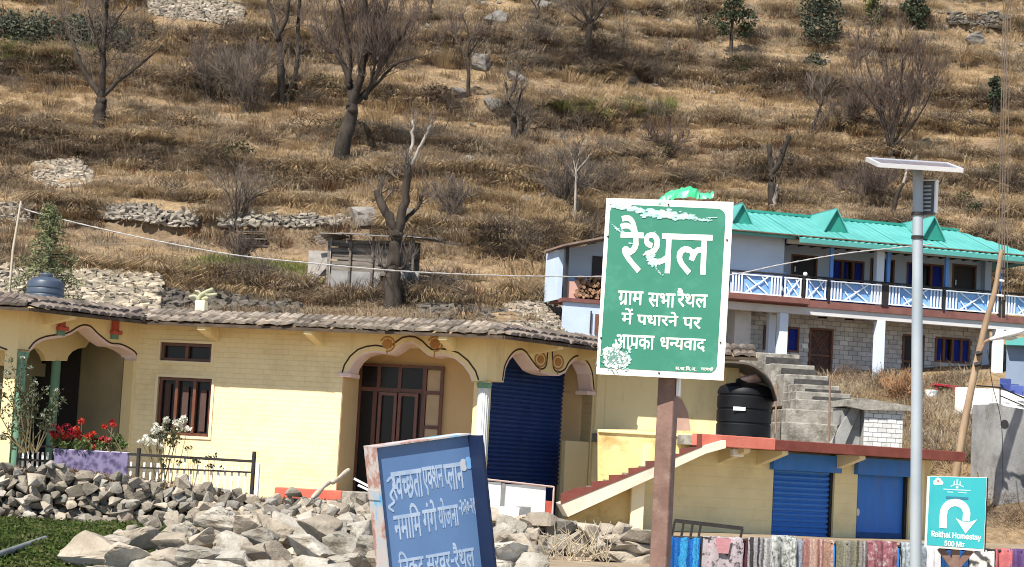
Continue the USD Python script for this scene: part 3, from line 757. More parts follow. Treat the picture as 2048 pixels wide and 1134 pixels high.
bare_tree('thin bare tree at the top edge above the largest crown', (858, 44), [(861, 15)], [([(861, 15), (866, -20), (872, -60)], 0.07, 0.03, 0.1), ([(861, 15), (852, -10), (846, -40)], 0.05, 0.02, 0.2)], 9, tr=(0.10, 0.08), twL=0.8, n_tw=6)
bare_tree('thin white-stemmed sapling with a twiggy head beside the green sign', (1150, 440), [(1151, 390), (1152, 340)],
          [([(1152, 342), (1145, 315), (1135, 290)], 0.03, 0.012, 0.2), ([(1152, 340), (1158, 310), (1162, 280)], 0.03, 0.012, -0.2), ([(1152, 345), (1170, 322), (1185, 305)], 0.028, 0.012, 0.1), ([(1152, 350), (1135, 330), (1122, 318)], 0.026, 0.012, -0.1)], 10, tr=(0.045, 0.035), twL=0.55, twr=0.008, n_tw=7, barkm=bark_pale)
bare_tree('lopped dark tree with two blunt arms behind the green roof', (1545, 428), [(1544, 380), (1545, 345)],
          [([(1544, 350), (1541, 320), (1538, 288)], 0.11, 0.09, 0.1), ([(1546, 345), (1560, 320), (1572, 290), (1578, 268)], 0.11, 0.08, -0.2), ([(1546, 420), (1554, 385), (1556, 372)], 0.08, 0.06, -0.3, bark_pale)], 11, tr=(0.15, 0.13), twL=0.45, n_tw=5, depth=1, barkm=bark_dark)
bare_tree('leaning dead tree above the green roof', (1612, 284), [(1622, 260), (1630, 240)],
          [([(1630, 242), (1642, 210), (1650, 180), (1664, 160)], 0.06, 0.02, 0.2), ([(1613, 282), (1636, 262), (1652, 235)], 0.06, 0.02, -0.3), ([(1640, 215), (1628, 190), (1622, 172)], 0.03, 0.015, 0.2)], 12, tr=(0.09, 0.07), twL=0.6, n_tw=6, barkm=bark_dark)
bare_tree('wide many-stemmed tree with a cloud of purplish twigs and rusty leaves', (1782, 318), [(1781, 300)],
          [([(1781, 302), (1772, 260), (1760, 200), (1738, 140), (1730, 110)], 0.09, 0.03, 0.5), ([(1782, 300), (1790, 250), (1800, 190), (1805, 120)], 0.09, 0.03, -0.4), ([(1783, 300), (1805, 250), (1830, 190), (1845, 120)], 0.08, 0.03, 0.3), ([(1780, 300), (1768, 250), (1740, 200), (1712, 165)], 0.07, 0.02, -0.5), ([(1784, 296), (1815, 262), (1845, 220), (1862, 185)], 0.06, 0.02, -0.3), ([(1782, 290), (1780, 220), (1775, 150), (1770, 80)], 0.07, 0.02, 0.6)],
          13, tr=(0.14, 0.12), twL=1.2, n_tw=13, depth=3, up=0.45, spread=0.5, kids=(3, 4), twm=twig_brown, leaves=(260, 0.05, leaf_rust))
bare_tree('stout leaning stump by the solar panel', (1786, 420), [(1795, 390), (1806, 366)], [([(1806, 366), (1812, 352), (1812, 340)], 0.05, 0.04, 0.1, bark_pale)], 14, 'tree_stump', tr=(0.08, 0.06), n_tw=3, twL=0.3, depth=1)
for i, (x, y, hh, lab) in enumerate([(330, 12, 60, 'thin bare sapling before the pale high wall'), (690, 40, 70, 'thin bare sapling at the top behind the largest crown'), (770, 20, 60, 'bare sapling beside the thin top-edge tree'), (1245, 110, 80, 'slender pole-like sapling on the straight path'), (1395, 90, 90, 'white slender sapling by the dark evergreen'), (1320, 30, 50, 'tiny sapling at the top of the path')]):
    bare_tree(lab, (x, y), [(x + 2, y - hh * 0.4)], [([(x + 2, y - hh * 0.4), (x + 3, y - hh)], 0.03, 0.012, 0.1), ([(x + 2, y - hh * 0.4), (x + 12, y - hh * 0.8)], 0.02, 0.01, 0.2), ([(x + 2, y - hh * 0.45), (x - 9, y - hh * 0.85)], 0.02, 0.01, -0.2)], 30 + i, 'sapling', tr=(0.045, 0.035), twL=0.5, twr=0.008, n_tw=5, depth=1, group='saplings on the hillside')

def shrub(label, x, y, spread_px, top_px, seed, stems=9, twL=0.55, m_=None, n_tw=5, depth=2, r=0.022, leaves=None, name='bare_shrub'):
    rng = np.random.default_rng(seed)
    lim = []
    for k in range(stems):
        a = rng.uniform(-1, 1)
        lim.append(([(x + a * 5, y), (x + a * spread_px * 0.45, y - top_px * 0.55), (x + a * spread_px, y - top_px * rng.uniform(0.75, 1.0) * (1 - 0.25 * abs(a)))], r, r * 0.4, rng.normal(0, 0.5)))
    return bare_tree(label, (x, y), [(x, y - 5)], lim, seed + 500, name, tr=(r * 1.5, r), twL=twL, twr=0.008, n_tw=n_tw, depth=depth, twm=m_, barkm=m_ or bark, group=None, catg='shrub', leaves=leaves)

shrub('tall many-stemmed bare shrub on the low dark wall left of the shed', 472, 458, 75, 105, 41, 9, 0.6, r=0.028)
shrub('dense grey brush beside the twin-stemmed tree', 492, 226, 75, 120, 42, 16, 0.8, twig_grey, 7, 2)
shrub('grey leafless brush at the foot of the wide bare tree', 420, 205, 70, 90, 43, 14, 0.8, twig_grey, 7, 2)
shrub('reddish brush on the yellow terrace above the green sign', 1335, 320, 60, 60, 44, 14, 0.5, twig_brown, 6)
shrub('dark tangle of brush behind the leaning dead tree', 1690, 268, 60, 60, 45, 14, 0.6, twig_brown, 7)
shrub('brush heap of cut branches above the green roof', 1740, 408, 70, 40, 46, 16, 0.6, twig_brown, 7)
shrub('bare shrub hanging over the dark mound right of the forked tree', 1130, 415, 70, 70, 47, 12, 0.6, twig_grey, 7)
shrub('dark twiggy shrub behind the yard of the shed', 480, 534, 35, 50, 48, 12, 0.35, twig_brown, 6)
shrub('pale hanging bush against the bank right of the shed tree', 905, 440, 55, 70, 49, 12, 0.5, twig_grey, 6)

def leafy(label, name, base, blobs, n, size, ma, seed, trunk=None, tr=(0.1, 0.06), catg='tree', group=None):
    """A leafy plant: clumps of leaf-sized faces around the given picture points (x, y, radius in px)."""
    rng = np.random.default_rng(seed)
    b = ground_at(*base); D = b[1]; k = D / 4000
    T = thing(name, label, catg, b, group)
    if trunk:
        tp = [b - [0, 0, 0.1]] + [at(x, y, D) for x, y in trunk]
        part(T, 'trunk', path_tube(curve(tp, 10), np.linspace(tr[0], tr[1], 10), 6), bark, smooth=True)
    ms = []
    tot = sum(r ** 2 for _, _, r in blobs)
    for x, y, r in blobs:
        c = at(x, y, D + rng.normal(0, r * k * 0.5))
        v, f = leaf_cloud(rng, int(n * r * r / tot), r * k, r * k, size, 0.0, 0.1)
        q = v.reshape(-1, 4, 3); cc = q.mean(1)
        g = meshkit.noise(cc * 2.2 / max(r * k, 0.2) + seed, 3) > 0.33
        v = q[g].reshape(-1, 3) + c
        kk = (np.arange(len(v) // 4) * 4)[:, None]
        ms.append((v, np.concatenate([kk + np.array([[0, 1, 2]]), kk + np.array([[0, 2, 3]])])))
    part(T, 'foliage', cat(*ms), ma)
    return T

leafy('dark evergreen with a clumped crown on the grassy path', 'evergreen_tree', (1463, 110), [(1468, 20, 26), (1445, 40, 22), (1492, 40, 24), (1470, -10, 24), (1488, 62, 18), (1450, 60, 14), (1480, -40, 26)], 2600, 0.07, leaf_green, 61, [(1463, 70), (1466, 30)])
leafy('tall dusty green tree on the upper slope', 'evergreen_tree', (1645, 98), [(1640, 60, 34), (1628, 20, 36), (1655, 20, 36), (1640, -30, 40), (1650, 85, 20), (1615, 45, 18), (1668, 55, 20)], 4200, 0.075, leaf_dusty, 62, [(1642, 50), (1640, 0)])
leafy('lime green young tree near the top', 'evergreen_tree', (1748, 58), [(1748, 20, 18), (1745, -5, 20), (1752, 40, 13), (1748, -40, 22)], 1300, 0.07, leaf_lime, 63, [(1748, 20), (1748, -20)])
leafy('dark slender evergreen beside the lime tree', 'evergreen_tree', (1830, 62), [(1828, 30, 20), (1832, 0, 22), (1828, -35, 24), (1840, 50, 14), (1850, 20, 14), (1812, 15, 14)], 2000, 0.075, leaf_green, 64, [(1830, 20), (1830, -20)])
leafy('small round green bush below the tall dusty tree', 'green_bush', (1628, 140), [(1628, 120, 18), (1612, 128, 11), (1642, 126, 12)], 800, 0.06, leaf_dusty, 65, catg='bush')
leafy('ivy-covered stump beside the tall wires', 'ivy_stump', (1990, 262), [(1992, 240, 13), (1990, 215, 15), (1992, 190, 16), (1990, 165, 14), (1984, 250, 12)], 1500, 0.06, leaf_green, 66, [(1990, 200), (1991, 160)], (0.14, 0.1), 'stump')
leafy('small green bush on the dry slope above the green roof', 'green_bush', (1952, 428), [(1952, 416, 14), (1940, 420, 9), (1962, 412, 8)], 420, 0.05, leaf_green, 67, catg='bush')
leafy('yellow-green bush at the foot of the blue house gable', 'green_bush', (1036, 590), [(1036, 580, 13), (1026, 586, 9), (1046, 584, 8)], 500, 0.035, leaf_lime, 68, catg='bush')
leafy('dark olive bush behind the wide bare tree', 'olive_bush', (215, 104), [(150, 60, 36), (210, 62, 36), (245, 80, 26), (170, 85, 28)], 3000, 0.07, leaf_dusty, 69, catg='bush')
leafy('grey olive thicket at the top of the slope', 'olive_bush', (60, 100), [(20, 55, 40), (80, 55, 38), (50, 80, 30), (-40, 60, 40)], 3200, 0.07, leaf_dusty, 70, catg='bush')
leafy('thicket of dark weeds below the pale high wall', 'olive_bush', (330, 95), [(300, 70, 26), (345, 75, 26), (390, 85, 24), (430, 92, 22), (480, 98, 20)], 2200, 0.06, mat('dark_weed_leaf', (0.06, 0.048, 0.035), (0.12, 0.095, 0.065), 2.0, 0.9, vary=0.4, island=True), 71, catg='bush')

def conifer(label, x, ybase, ytop, wpx, D, seed):
    rng = np.random.default_rng(seed)
    b, t = at(x, ybase, D), at(x + 2, ytop, D)
    T = thing('young_conifer', label, 'conifer', b)
    part(T, 'trunk', path_tube([b - [0, 0, 0.3], (b + t) / 2, t], [0.07, 0.045, 0.012], 6), bark)
    segs, C, S = [], [], []
    H = np.linalg.norm(t - b); W = wpx * D / 4000
    for k in range(110):
        u = k / 110.0
        a = k * 2.4 + rng.normal(0, 0.3); L = W * (1 - u) ** 0.75 * rng.uniform(0.35, 1.15) + 0.10
        p = b + (t - b) * (0.04 + 0.95 * u)
        tip = p + np.array([math.cos(a) * L, math.sin(a) * L, 0.10 * L - 0.25 * L * L])
        mid = (p + tip) / 2 + [0, 0, 0.10 * L]
        segs += [(p, mid, 0.014, 0.010), (mid, tip, 0.010, 0.004)]
        n = int(14 + 50 * L)
        s = rng.uniform(0.15, 1.0, n)[:, None]
        q = p * (1 - s) ** 2 + 2 * mid * s * (1 - s) + tip * s ** 2 + rng.normal(0, 0.035, (n, 3)) + np.stack([np.zeros(n), np.zeros(n), -0.05 * rng.random(n)], 1)
        C.append(q)
    part(T, 'branches', tubes(segs, 3), bark, None, 'stuff')
    C = np.vstack(C); n = len(C)
    d = rng.normal(0, 1, (n, 3)); d[:, 2] -= 0.4; d /= np.linalg.norm(d, axis=1, keepdims=True)
    s = np.cross(d, rng.normal(0, 1, (n, 3))); s /= np.linalg.norm(s, axis=1, keepdims=True)
    L = rng.uniform(0.07, 0.14, n)[:, None]
    v = np.stack([C - s * 0.016, C + s * 0.016, C + d * L], 1).reshape(-1, 3)
    part(T, 'foliage', (v, np.arange(3 * n).reshape(-1, 3)), leaf_conifer)

conifer('airy light green young conifer behind the roof tank', 98, 640, 408, 98, 45.6, 81)

# ------------------------------------------------------------------ posts, shed and yard on the slope
wood_pale = mat('weathered_pole', (0.34, 0.28, 0.21), (0.48, 0.41, 0.32), 6.0, 0.85, 0.006, 40.0, stretch=(1, 1, 0.15))
wood_grey = mat('weathered_plank', (0.085, 0.072, 0.06), (0.19, 0.165, 0.14), 5.0, 0.9, 0.008, 40.0, stretch=(0.3, 0.3, 2.5), vary=0.35, grime=(0.11, 0.09, 0.075), gscale=4.0)
tin = mat('weathered_tin', (0.20, 0.195, 0.19), (0.31, 0.30, 0.29), 3.0, 0.6, 0.006, 20.0, grime=(0.30, 0.22, 0.16), metal=0.2, vary=0.15)
rag = mat('bleached_board', (0.24, 0.22, 0.20), (0.36, 0.335, 0.31), 4.0, 0.9, 0.01, 20.0, grime=(0.38, 0.34, 0.30))
solo('wooden_pole', path_tube([at(14, 640, 46.0), at(26, 500, 46.0), at(42, 402, 46.0)], [0.035, 0.03, 0.024], 8), wood_pale, 'pale crooked pole that carries the white cable past the conifer', 'pole', smooth=True)
SY = ground_at(660, 571)[1] - 0.1
S = Frame(at(660, 560, SY), -4)
sh = thing('wooden_shed', 'tumbledown plank shed with a tin roof on the green terrace', 'shed', S.p(0, 0, ground_at(700, 575)[2]))
u0, zb = S.uv(658, 567); u1, _ = S.uv(826, 567); _, zt = S.uv(700, 470)
zb -= 0.1
for k, (x, yt) in enumerate([(657, 474), (700, 470), (745, 474), (792, 478), (826, 480)]):
    u, _ = S.uv(x, 520); part(sh, 'post', S.box(u - 0.03, u + 0.03, -0.06, 0.0, zb, S.uv(x, yt)[1]), wood_grey)
for k in range(8):
    z = zb + 0.45 + k * (zt - zb - 0.5) / 8
    t = R.uniform(-0.04, 0.04)
    part(sh, 'plank', beam(S.p(u0 - 0.05, 0.02, z + t), S.p(u1 + R.uniform(-0.3, 0.1), 0.02, z - t), 0.03, R.uniform(0.08, 0.15)), wood_grey)
part(sh, 'lower_sheet', S.box(u0 + 0.03, u1 - 0.9, 0.0, 0.03, zb, zb + 0.46), tin, 'dull blue-grey sheet along the foot of the shed')
part(sh, 'back_wall', S.box(u0, u1, 1.2, 1.25, zb, zt), wood_grey)
part(sh, 'side_board', S.box(u0 - 0.62, u0 - 0.05, 0.12, 0.16, zb + 0.30, zb + 0.98), rag, 'bleached board leaning out at the shed end')
part(sh, 'brace', beam(S.p(u0 - 0.60, 0.05, zb), S.p(u0 - 0.15, 0.05, zb + 0.55), 0.06, 0.10), rag)
part(sh, 'brace', beam(S.p(u0 - 0.02, -0.02, zb), S.p(u0 - 0.02, -0.02, zt - 0.1), 0.05, 0.06), rag)
for k in range(5):
    a = u0 - 0.25 + k * (u1 - u0 + 0.9) / 5
    part(sh, 'roof_sheet', beam(S.p(a + 0.27, -0.35, zt - 0.02 + 0.02 * (k % 2)), S.p(a + 0.27, 1.35, zt + 0.16 + 0.02 * (k % 2)), 0.60, 0.025), tin)
for k in range(4):
    part(sh, 'roof_pole', beam(S.p(u0 - 0.45, -0.2 + 0.3 * k, zt - 0.12 - 0.03 * k), S.p(u0 + 0.35, -0.2 + 0.3 * k, zt + 0.03), 0.05, 0.05), wood_grey)
part(sh, 'roof_pole', beam(S.p(u1 - 0.3, -0.1, zt + 0.03), S.p(u1 + 1.2, 0.2, zt - 0.10), 0.05, 0.05), wood_grey)
p = ground_at(810, 578)
S2 = Frame((p[0], p[1]), -6)
solo('concrete_slab', S2.box(-0.32, 0.36, -0.06, 0.0, p[2] - 0.1, p[2] + 0.52, 0.01), mat('slab_grey', (0.30, 0.30, 0.29), (0.40, 0.40, 0.385), 3.0, 0.9, 0.01, 20.0), 'grey upright slab at the foot of the forked tree', 'slab')
ms_ = thing('stick_pile', 'pile of cut sticks beside the grey upright slab', 'stick pile', ground_at(865, 572))
for k in range(26):
    a = ground_at(840 + R.uniform(0, 55), 572) + np.array([0, -0.1, R.uniform(0.0, 0.28)])
    d = np.array([R.uniform(0.35, 0.8) * R.choice([-1, 1]), R.uniform(-0.2, 0.2), R.uniform(-0.05, 0.22)])
    part(ms_, 'stick', tubes([(a - d / 2, a + d / 2, 0.022, 0.014)], 5), wood_grey)
ms_ = thing('plank_stack', 'stack of grey planks on the bare ground left of the shed', 'plank stack', ground_at(505, 505))
for k in range(7):
    a = ground_at(507, 500) + np.array([R.uniform(-0.1, 0.1), 0.1 * (k % 3), 0.08 + 0.07 * k])
    part(ms_, 'plank', beam(a - [0.42, 0, 0.01], a + [0.42, 0.05, 0.02], 0.16, 0.035), wood_grey)
# ================================================================== the yellow house
def brick_mat(name, ang, c1, c2, mortar, bw, rh, bumpd=0.006, msize=0.012, rough=0.75, grime=None, gcut=(0.55, 0.75)):
    a = math.radians(ang)
    n = {'g': ('geometry', {}), 'm': ('mapping', {'rotation': (0, 0, -a)}), 's': ('separate_xyz', {}), 'c': ('combine_xyz', {}),
         'b': ('brick_texture', {'color1': c1, 'color2': c2, 'mortar': mortar, 'scale': 1.0, 'mortar_size': msize, 'mortar_smooth': 0.3, 'brick_width': bw, 'row_height': rh}),
         'n': ('noise_texture', {'scale': 1.1, 'detail': 7.0, 'roughness': 0.7}), 'r': ('rgb_ramp', {'ramp': [(0.28, (0.80, 0.77, 0.70)), (0.5, (0.98, 0.97, 0.95)), (0.7, (1.06, 1.05, 1.04))]}), 'x': ('mix', {'mix_type': 'multiply', 'fac': 1.0}),
         'u': ('bump', {'strength': 0.9, 'distance': bumpd, 'invert': True}), 'p': ('principled_bsdf', {'roughness': rough, 'specular_ior_level': 0.25})}
    L = [('g.position', 'm.vector'), ('m.vector', 's.vector'), ('s.x', 'c.x'), ('s.z', 'c.y'), ('c.vector', 'b.vector'), ('g.position', 'n.vector'), ('n.fac', 'r.fac'),
         ('b.color', 'x.color1'), ('r.color', 'x.color2'), ('b.fac', 'u.height'), ('u.normal', 'p.normal')]
    col = 'x.color'
    if grime:
        n['gn'] = ('noise_texture', {'scale': 0.9, 'detail': 8.0, 'roughness': 0.7}); n['gm'] = ('map_range', {'from_min': gcut[0], 'from_max': gcut[1], 'clamp': True}); n['gx'] = ('mix_color', {'b': grime})
        L += [('g.position', 'gn.vector'), ('gn.fac', 'gm.value'), ('gm.result', 'gx.fac'), ('x.color', 'gx.a')]; col = 'gx.result'
    L.append((col, 'p.base_color'))
    return usdkit.material(stage, f'/World/Looks/{name}', n, L, surface='p.BSDF')

YEL = (0.78, 0.655, 0.375)
yellow_brick = brick_mat('yellow_brickwork', -12, YEL, (0.80, 0.675, 0.395), (0.735, 0.61, 0.34), 0.24, 0.10, 0.003, 0.005, 0.7, (0.60, 0.46, 0.22), (0.6, 0.8))
yellow_paint = mat('yellow_paint', (0.72, 0.58, 0.30), (0.77, 0.635, 0.35), 1.2, 0.7, 0.004, 30.0, grime=(0.56, 0.43, 0.22), gcut=(0.52, 0.74), stretch=(1.6, 1.6, 0.5))
cream_paint = mat('cream_paint', (0.74, 0.62, 0.37), (0.79, 0.67, 0.42), 1.2, 0.7, 0.003, 30.0)
shade_tan_paint = mat('shade_tan_paint', (0.55, 0.375, 0.18), (0.61, 0.425, 0.215), 1.2, 0.7, 0.003, 30.0)  # yellow wall paint with recess shade and pinkish bounce mixed into the colour
pink_paint = mat('pink_plaster', (0.66, 0.50, 0.44), (0.74, 0.58, 0.52), 2.0, 0.75, 0.003, 30.0)
stain_paint = mat('stained_yellow', (0.58, 0.43, 0.17), (0.72, 0.56, 0.27), 1.0, 0.8, 0.006, 25.0, grime=(0.40, 0.26, 0.09), gscale=1.6, gcut=(0.48, 0.66))
line_brown = mat('painted_brown', (0.055, 0.03, 0.02))
motif_brown = mat('painted_ochre', (0.36, 0.17, 0.055), (0.44, 0.22, 0.07), 8.0)
wood_door = mat('varnished_wood', (0.085, 0.028, 0.014), (0.14, 0.048, 0.022), 5.0, 0.4, 0.003, 30.0, stretch=(4, 4, 0.4), spec=0.45)
dark_glass = usdkit.material(stage, '/World/Looks/dark_glass', {'p': ('principled_bsdf', {'base_color': (0.012, 0.010, 0.010), 'roughness': 0.25, 'specular_ior_level': 0.22})}, [], surface='p.BSDF')
room_dark = mat('unlit_room_black', (0.012, 0.01, 0.008))  # near-black colour painted in for the shade of an unlit room
tan_pane = mat('curtained_pane', (0.40, 0.28, 0.15), (0.46, 0.33, 0.19), 2.0, 0.35)
brass = mat('steel_handle', (0.45, 0.43, 0.40), rough=0.3, metal=0.9)
red_paint = mat('red_paint', (0.43, 0.085, 0.055), (0.50, 0.12, 0.08), 3.0, 0.7, 0.004, 30.0, grime=(0.33, 0.13, 0.10))
maroon = mat('maroon_paint', (0.135, 0.035, 0.025), (0.19, 0.055, 0.04), 3.0, 0.7, 0.004, 30.0, grime=(0.10, 0.05, 0.04))
green_paint = mat('green_paint', (0.10, 0.21, 0.14), (0.14, 0.27, 0.18), 4.0, 0.55)
white_paint = mat('white_paint', (0.70, 0.69, 0.66), (0.80, 0.79, 0.76), 3.0, 0.7, 0.004, 30.0, grime=(0.52, 0.49, 0.44))
shutter_navy = mat('navy_shutter', (0.012, 0.038, 0.15), (0.018, 0.05, 0.185), 2.0, 0.45, grime=(0.03, 0.06, 0.15), gcut=(0.5, 0.8), stretch=(2.5, 2.5, 0.5))
blue_shutter = mat('blue_shutter', (0.035, 0.175, 0.54), (0.05, 0.20, 0.60), 2.0, 0.5, grime=(0.10, 0.17, 0.34), gcut=(0.5, 0.8), stretch=(2.5, 2.5, 0.6))
blue_flat = mat('blue_door_paint', (0.035, 0.17, 0.56), (0.05, 0.20, 0.62), 2.0, 0.45, grime=(0.09, 0.17, 0.38), gcut=(0.5, 0.8), stretch=(2.5, 2.5, 0.5))
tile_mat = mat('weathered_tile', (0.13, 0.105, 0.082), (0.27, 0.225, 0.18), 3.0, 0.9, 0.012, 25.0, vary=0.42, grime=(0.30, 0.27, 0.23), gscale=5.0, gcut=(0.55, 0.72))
tile_dark = mat('dark_roof_tile', (0.075, 0.06, 0.05), (0.17, 0.135, 0.11), 3.0, 0.9, 0.012, 25.0, vary=0.45, grime=(0.23, 0.21, 0.18), gscale=5.0, gcut=(0.58, 0.75))  # darker tile tone for the bay, wing and side eaves
black_iron = mat('black_iron', (0.018, 0.016, 0.015), (0.03, 0.025, 0.022), 8.0, 0.5)
concrete = mat('rough_concrete', (0.20, 0.185, 0.16), (0.33, 0.31, 0.27), 3.5, 0.92, 0.02, 18.0, grime=(0.10, 0.09, 0.073), gscale=3.2, gcut=(0.46, 0.66))
concrete_grey = mat('grey_concrete', (0.20, 0.20, 0.195), (0.31, 0.305, 0.295), 1.8, 0.92, 0.01, 25.0, grime=(0.12, 0.115, 0.10), gscale=1.2, gcut=(0.52, 0.7))

c0 = at(966, 850, 38.0)
F1 = Frame((c0[0], c0[1]), -12); F2 = Frame((c0[0], c0[1]), 50)
uJ = F1.uv(270, 760)[0]
pJ = F1.p(uJ, 0, 0); F0 = Frame((pJ[0], pJ[1]), 50)
uK = F0.uv(30, 760)[0]
pK = F0.p(uK, 0, 0); FL = Frame((pK[0], pK[1]), 0)
uE = F2.uv(1192, 760)[0]
pE = F2.p(uE, 0, 0); F3 = Frame((pE[0], pE[1]), -2)
ZG = 0.45
ZT = F1.uv(600, 652)[1]
ZP = F1.uv(600, 990)[1]
house = thing('yellow_house', 'yellow painted house with a tiled eave, wavy arches and brown carved doors', 'house', [c0[0], c0[1], ZG])

ARCH1 = [(694, 748), (698, 734), (708, 719), (721, 708), (735, 703), (751, 701), (768, 704), (778, 705), (788, 700), (798, 692), (808, 685), (818, 683), (828, 684), (838, 690), (848, 700), (858, 708), (865, 710), (879, 708), (895, 709), (912, 715), (929, 729), (942, 747), (947, 762)]
ARCH2 = [(1005, 764), (1009, 736), (1017, 718), (1028, 706), (1041, 702), (1052, 708), (1063, 723), (1074, 737), (1083, 742), (1095, 746), (1107, 748), (1118, 748), (1130, 742), (1137, 729), (1148, 718), (1159, 716), (1174, 727), (1183, 747), (1187, 781)]
ARCH0 = [(58, 699), (70, 685), (88, 676), (109, 672), (127, 670), (141, 665), (152, 658), (162, 653), (173, 652), (183, 656), (194, 667), (208, 679), (222, 688), (240, 690), (257, 697), (271, 707), (279, 722)]

def arch_open(F, pts, zfloor, ul=None, ur=None):
    q = F.pix(pts)
    a, b = q[0], q[-1]
    ul = a[0] if ul is None else ul; ur = b[0] if ur is None else ur
    return Polygon(q + [(ur, b[1]), (ur, zfloor), (ul, zfloor), (ul, a[1])]).buffer(0), LineString(q)

def clean(g, big=True):
    gs = [p for p in getattr(g, 'geoms', [g]) if isinstance(p, Polygon) and p.area > 1e-4]
    return max(gs, key=lambda p: p.area) if big else MultiPolygon(gs)

# --- main front
open1, line1 = arch_open(F1, ARCH1, ZG - 1, ul=F1.uv(685, 760)[0], ur=-0.02)
uA = F1.uv(685, 760)[0]
def pane(F, x0, y0, x1, y1):
    a, b = F.uv(x0, y0), F.uv(x1, y1)
    return a[0], b[0], min(a[1], b[1]), max(a[1], b[1])
wu = pane(F1, 322, 684, 422, 725); wl = pane(F1, 317, 753, 417, 874)
body = sbox(uJ, ZG, 0, ZT).difference(open1).difference(sbox(wu[0], wu[2], wu[1], wu[3])).difference(sbox(wl[0], wl[2], wl[1], wl[3]))
gs = [p for p in getattr(body, 'geoms', [body]) if p.area > 0.02]
split = F1.uv(688, 700)[0]
left = unary_union(gs).intersection(sbox(uJ, ZG, uA, ZT)); right = unary_union(gs).intersection(sbox(uA, ZG, 0.0, ZT))
part(house, 'front_wall', F1.poly(left, 0, 0.35), yellow_brick)
part(house, 'arch_panel', F1.poly(clean(right), 0, 0.55), yellow_paint)
part(house, 'arch_reveal', F1.poly(line1.buffer(0.035, cap_style=2).intersection(open1), 0.006, 0.62), pink_paint)
part(house, 'painted_line', F1.poly(LineString(F1.pix([(x, y) for x, y in ARCH1])).parallel_offset(0.10, 'left' ).buffer(0.016), -0.004, -0.001), line_brown)
zc1 = F1.uv(694, 749)[1]
part(house, 'porch_side', F1.box(uA - 0.05, uA, 0.36, 1.2, ZG, ZT), shade_tan_paint)
part(house, 'jamb', F1.box(uA - 0.002, uA + 0.012, 0.02, 1.2, ZG, zc1 - 0.03), shade_tan_paint)
part(house, 'capital', F1.box(uA - 0.10, uA + 0.17, -0.04, 0.6, zc1 - 0.05, zc1 + 0.03, 0.01), pink_paint)
for k, (x, y) in enumerate([(775, 688), (870, 688)]):
    u, z = F1.uv(x, y)
    ring = Point(u, z).buffer(0.155, 24).difference(Point(u, z).buffer(0.125, 24)).difference(sbox(u - 0.4, z - 0.4, u - 0.02, z + 0.05))
    pet = unary_union([Point(u + 0.075 * math.cos(a), z + 0.075 * math.sin(a)).buffer(0.033, 6) for a in np.arange(8) * math.pi / 4])
    part(house, 'painted_flower', F1.poly(unary_union([ring, pet, Point(u, z).buffer(0.05), sbox(u - 0.012, z - 0.26, u + 0.012, z - 0.14)]), -0.006, -0.001), motif_brown)
# window surrounds, frames, panes and curtains
for (a, b, c, d), nm in ((wu, 'ventilator'), (wl, 'window')):
    fr = sbox(a - 0.05, c - 0.05, b + 0.05, d + 0.05).difference(sbox(a, c, b, d))
    part(house, 'window_surround', F1.poly(fr, -0.025, 0.05), cream_paint)
    g = part(house, nm, F1.poly(sbox(a, c, b, d).difference(sbox(a + 0.06, c + 0.06, b - 0.06, d - 0.06)), 0.06, 0.14), wood_door)
    n = 3 if nm == 'window' else 2
    part(g, 'pane', F1.box(a, b, 0.16, 0.17, c, d), dark_glass)
    for k in range(1, n):
        u = a + (b - a) * k / n
        part(g, 'mullion', F1.box(u - 0.03, u + 0.03, 0.05, 0.15, c + 0.06, d - 0.06), wood_door)
    if nm == 'window':
        for k in range(3):
            u = a + (b - a) * (k + 0.5) / 3
            part(g, 'curtain', F1.box(u - 0.07, u + 0.05, 0.10, 0.12, c + 0.10, d - 0.12 - 0.05 * k), mat(f'dark_curtain_{k}', (0.055, 0.03, 0.025), (0.08, 0.045, 0.035), 12.0, stretch=(6, 6, 0.2)))
# --- porch interior with the double door
wb = 1.2
zfl = ZP
UQ1, UQ2 = -0.27, 0.95      # where the porch's back wall meets the shutter's plane
bk = sbox(uA - 0.05, ZG, UQ1, ZT)
part(house, 'porch_back_wall', F1.poly(bk, wb, wb + 0.15), shade_tan_paint)
part(house, 'porch_ceiling', F1.box(uA - 0.05, -0.06, 0.56, wb, F1.uv(818, 690)[1], F1.uv(818, 690)[1] + 0.08), cream_paint)
wd = wb - 0.06
a0 = F1.uv(712, 722, wd); a1 = F1.uv(889, 733, wd)
u0, u1 = uA + 0.01, a1[0]; z1 = min(a0[1], a1[1]); z0 = zfl
door = part(house, 'door', F1.poly(sbox(u0, z0, u1, z1).difference(sbox(u0 + 0.05, z0 + 0.05, u1 - 0.06, z1 - 0.06)), wd - 0.04, wd + 0.04), wood_door)
uside = F1.uv(848, 800, wd)[0]; ztr = F1.uv(800, 781, wd)[1]
W = uside - u0
part(door, 'pane', F1.box(u0 + 0.03, uside, wd + 0.01, wd + 0.03, z0, z1), dark_glass)
part(door, 'transom_bar', F1.box(u0 + 0.05, uside, wd - 0.035, wd + 0.03, ztr - 0.04, ztr + 0.04), wood_door)
for k in (0.30, 0.62):
    part(door, 'mullion', F1.box(u0 + W * k - 0.035, u0 + W * k + 0.035, wd - 0.03, wd + 0.03, ztr + 0.04, z1 - 0.06), wood_door)
part(door, 'post', F1.box(uside - 0.04, uside + 0.04, wd - 0.045, wd + 0.03, z0, z1 - 0.06), wood_door)
part(door, 'post', F1.box(u0 + W * 0.26 - 0.04, u0 + W * 0.26 + 0.04, wd - 0.045, wd + 0.03, z0, ztr - 0.04), wood_door)
red_stile = mat('red_brown_stile', (0.11, 0.032, 0.016), (0.16, 0.048, 0.025), 5.0, 0.35, spec=0.5)
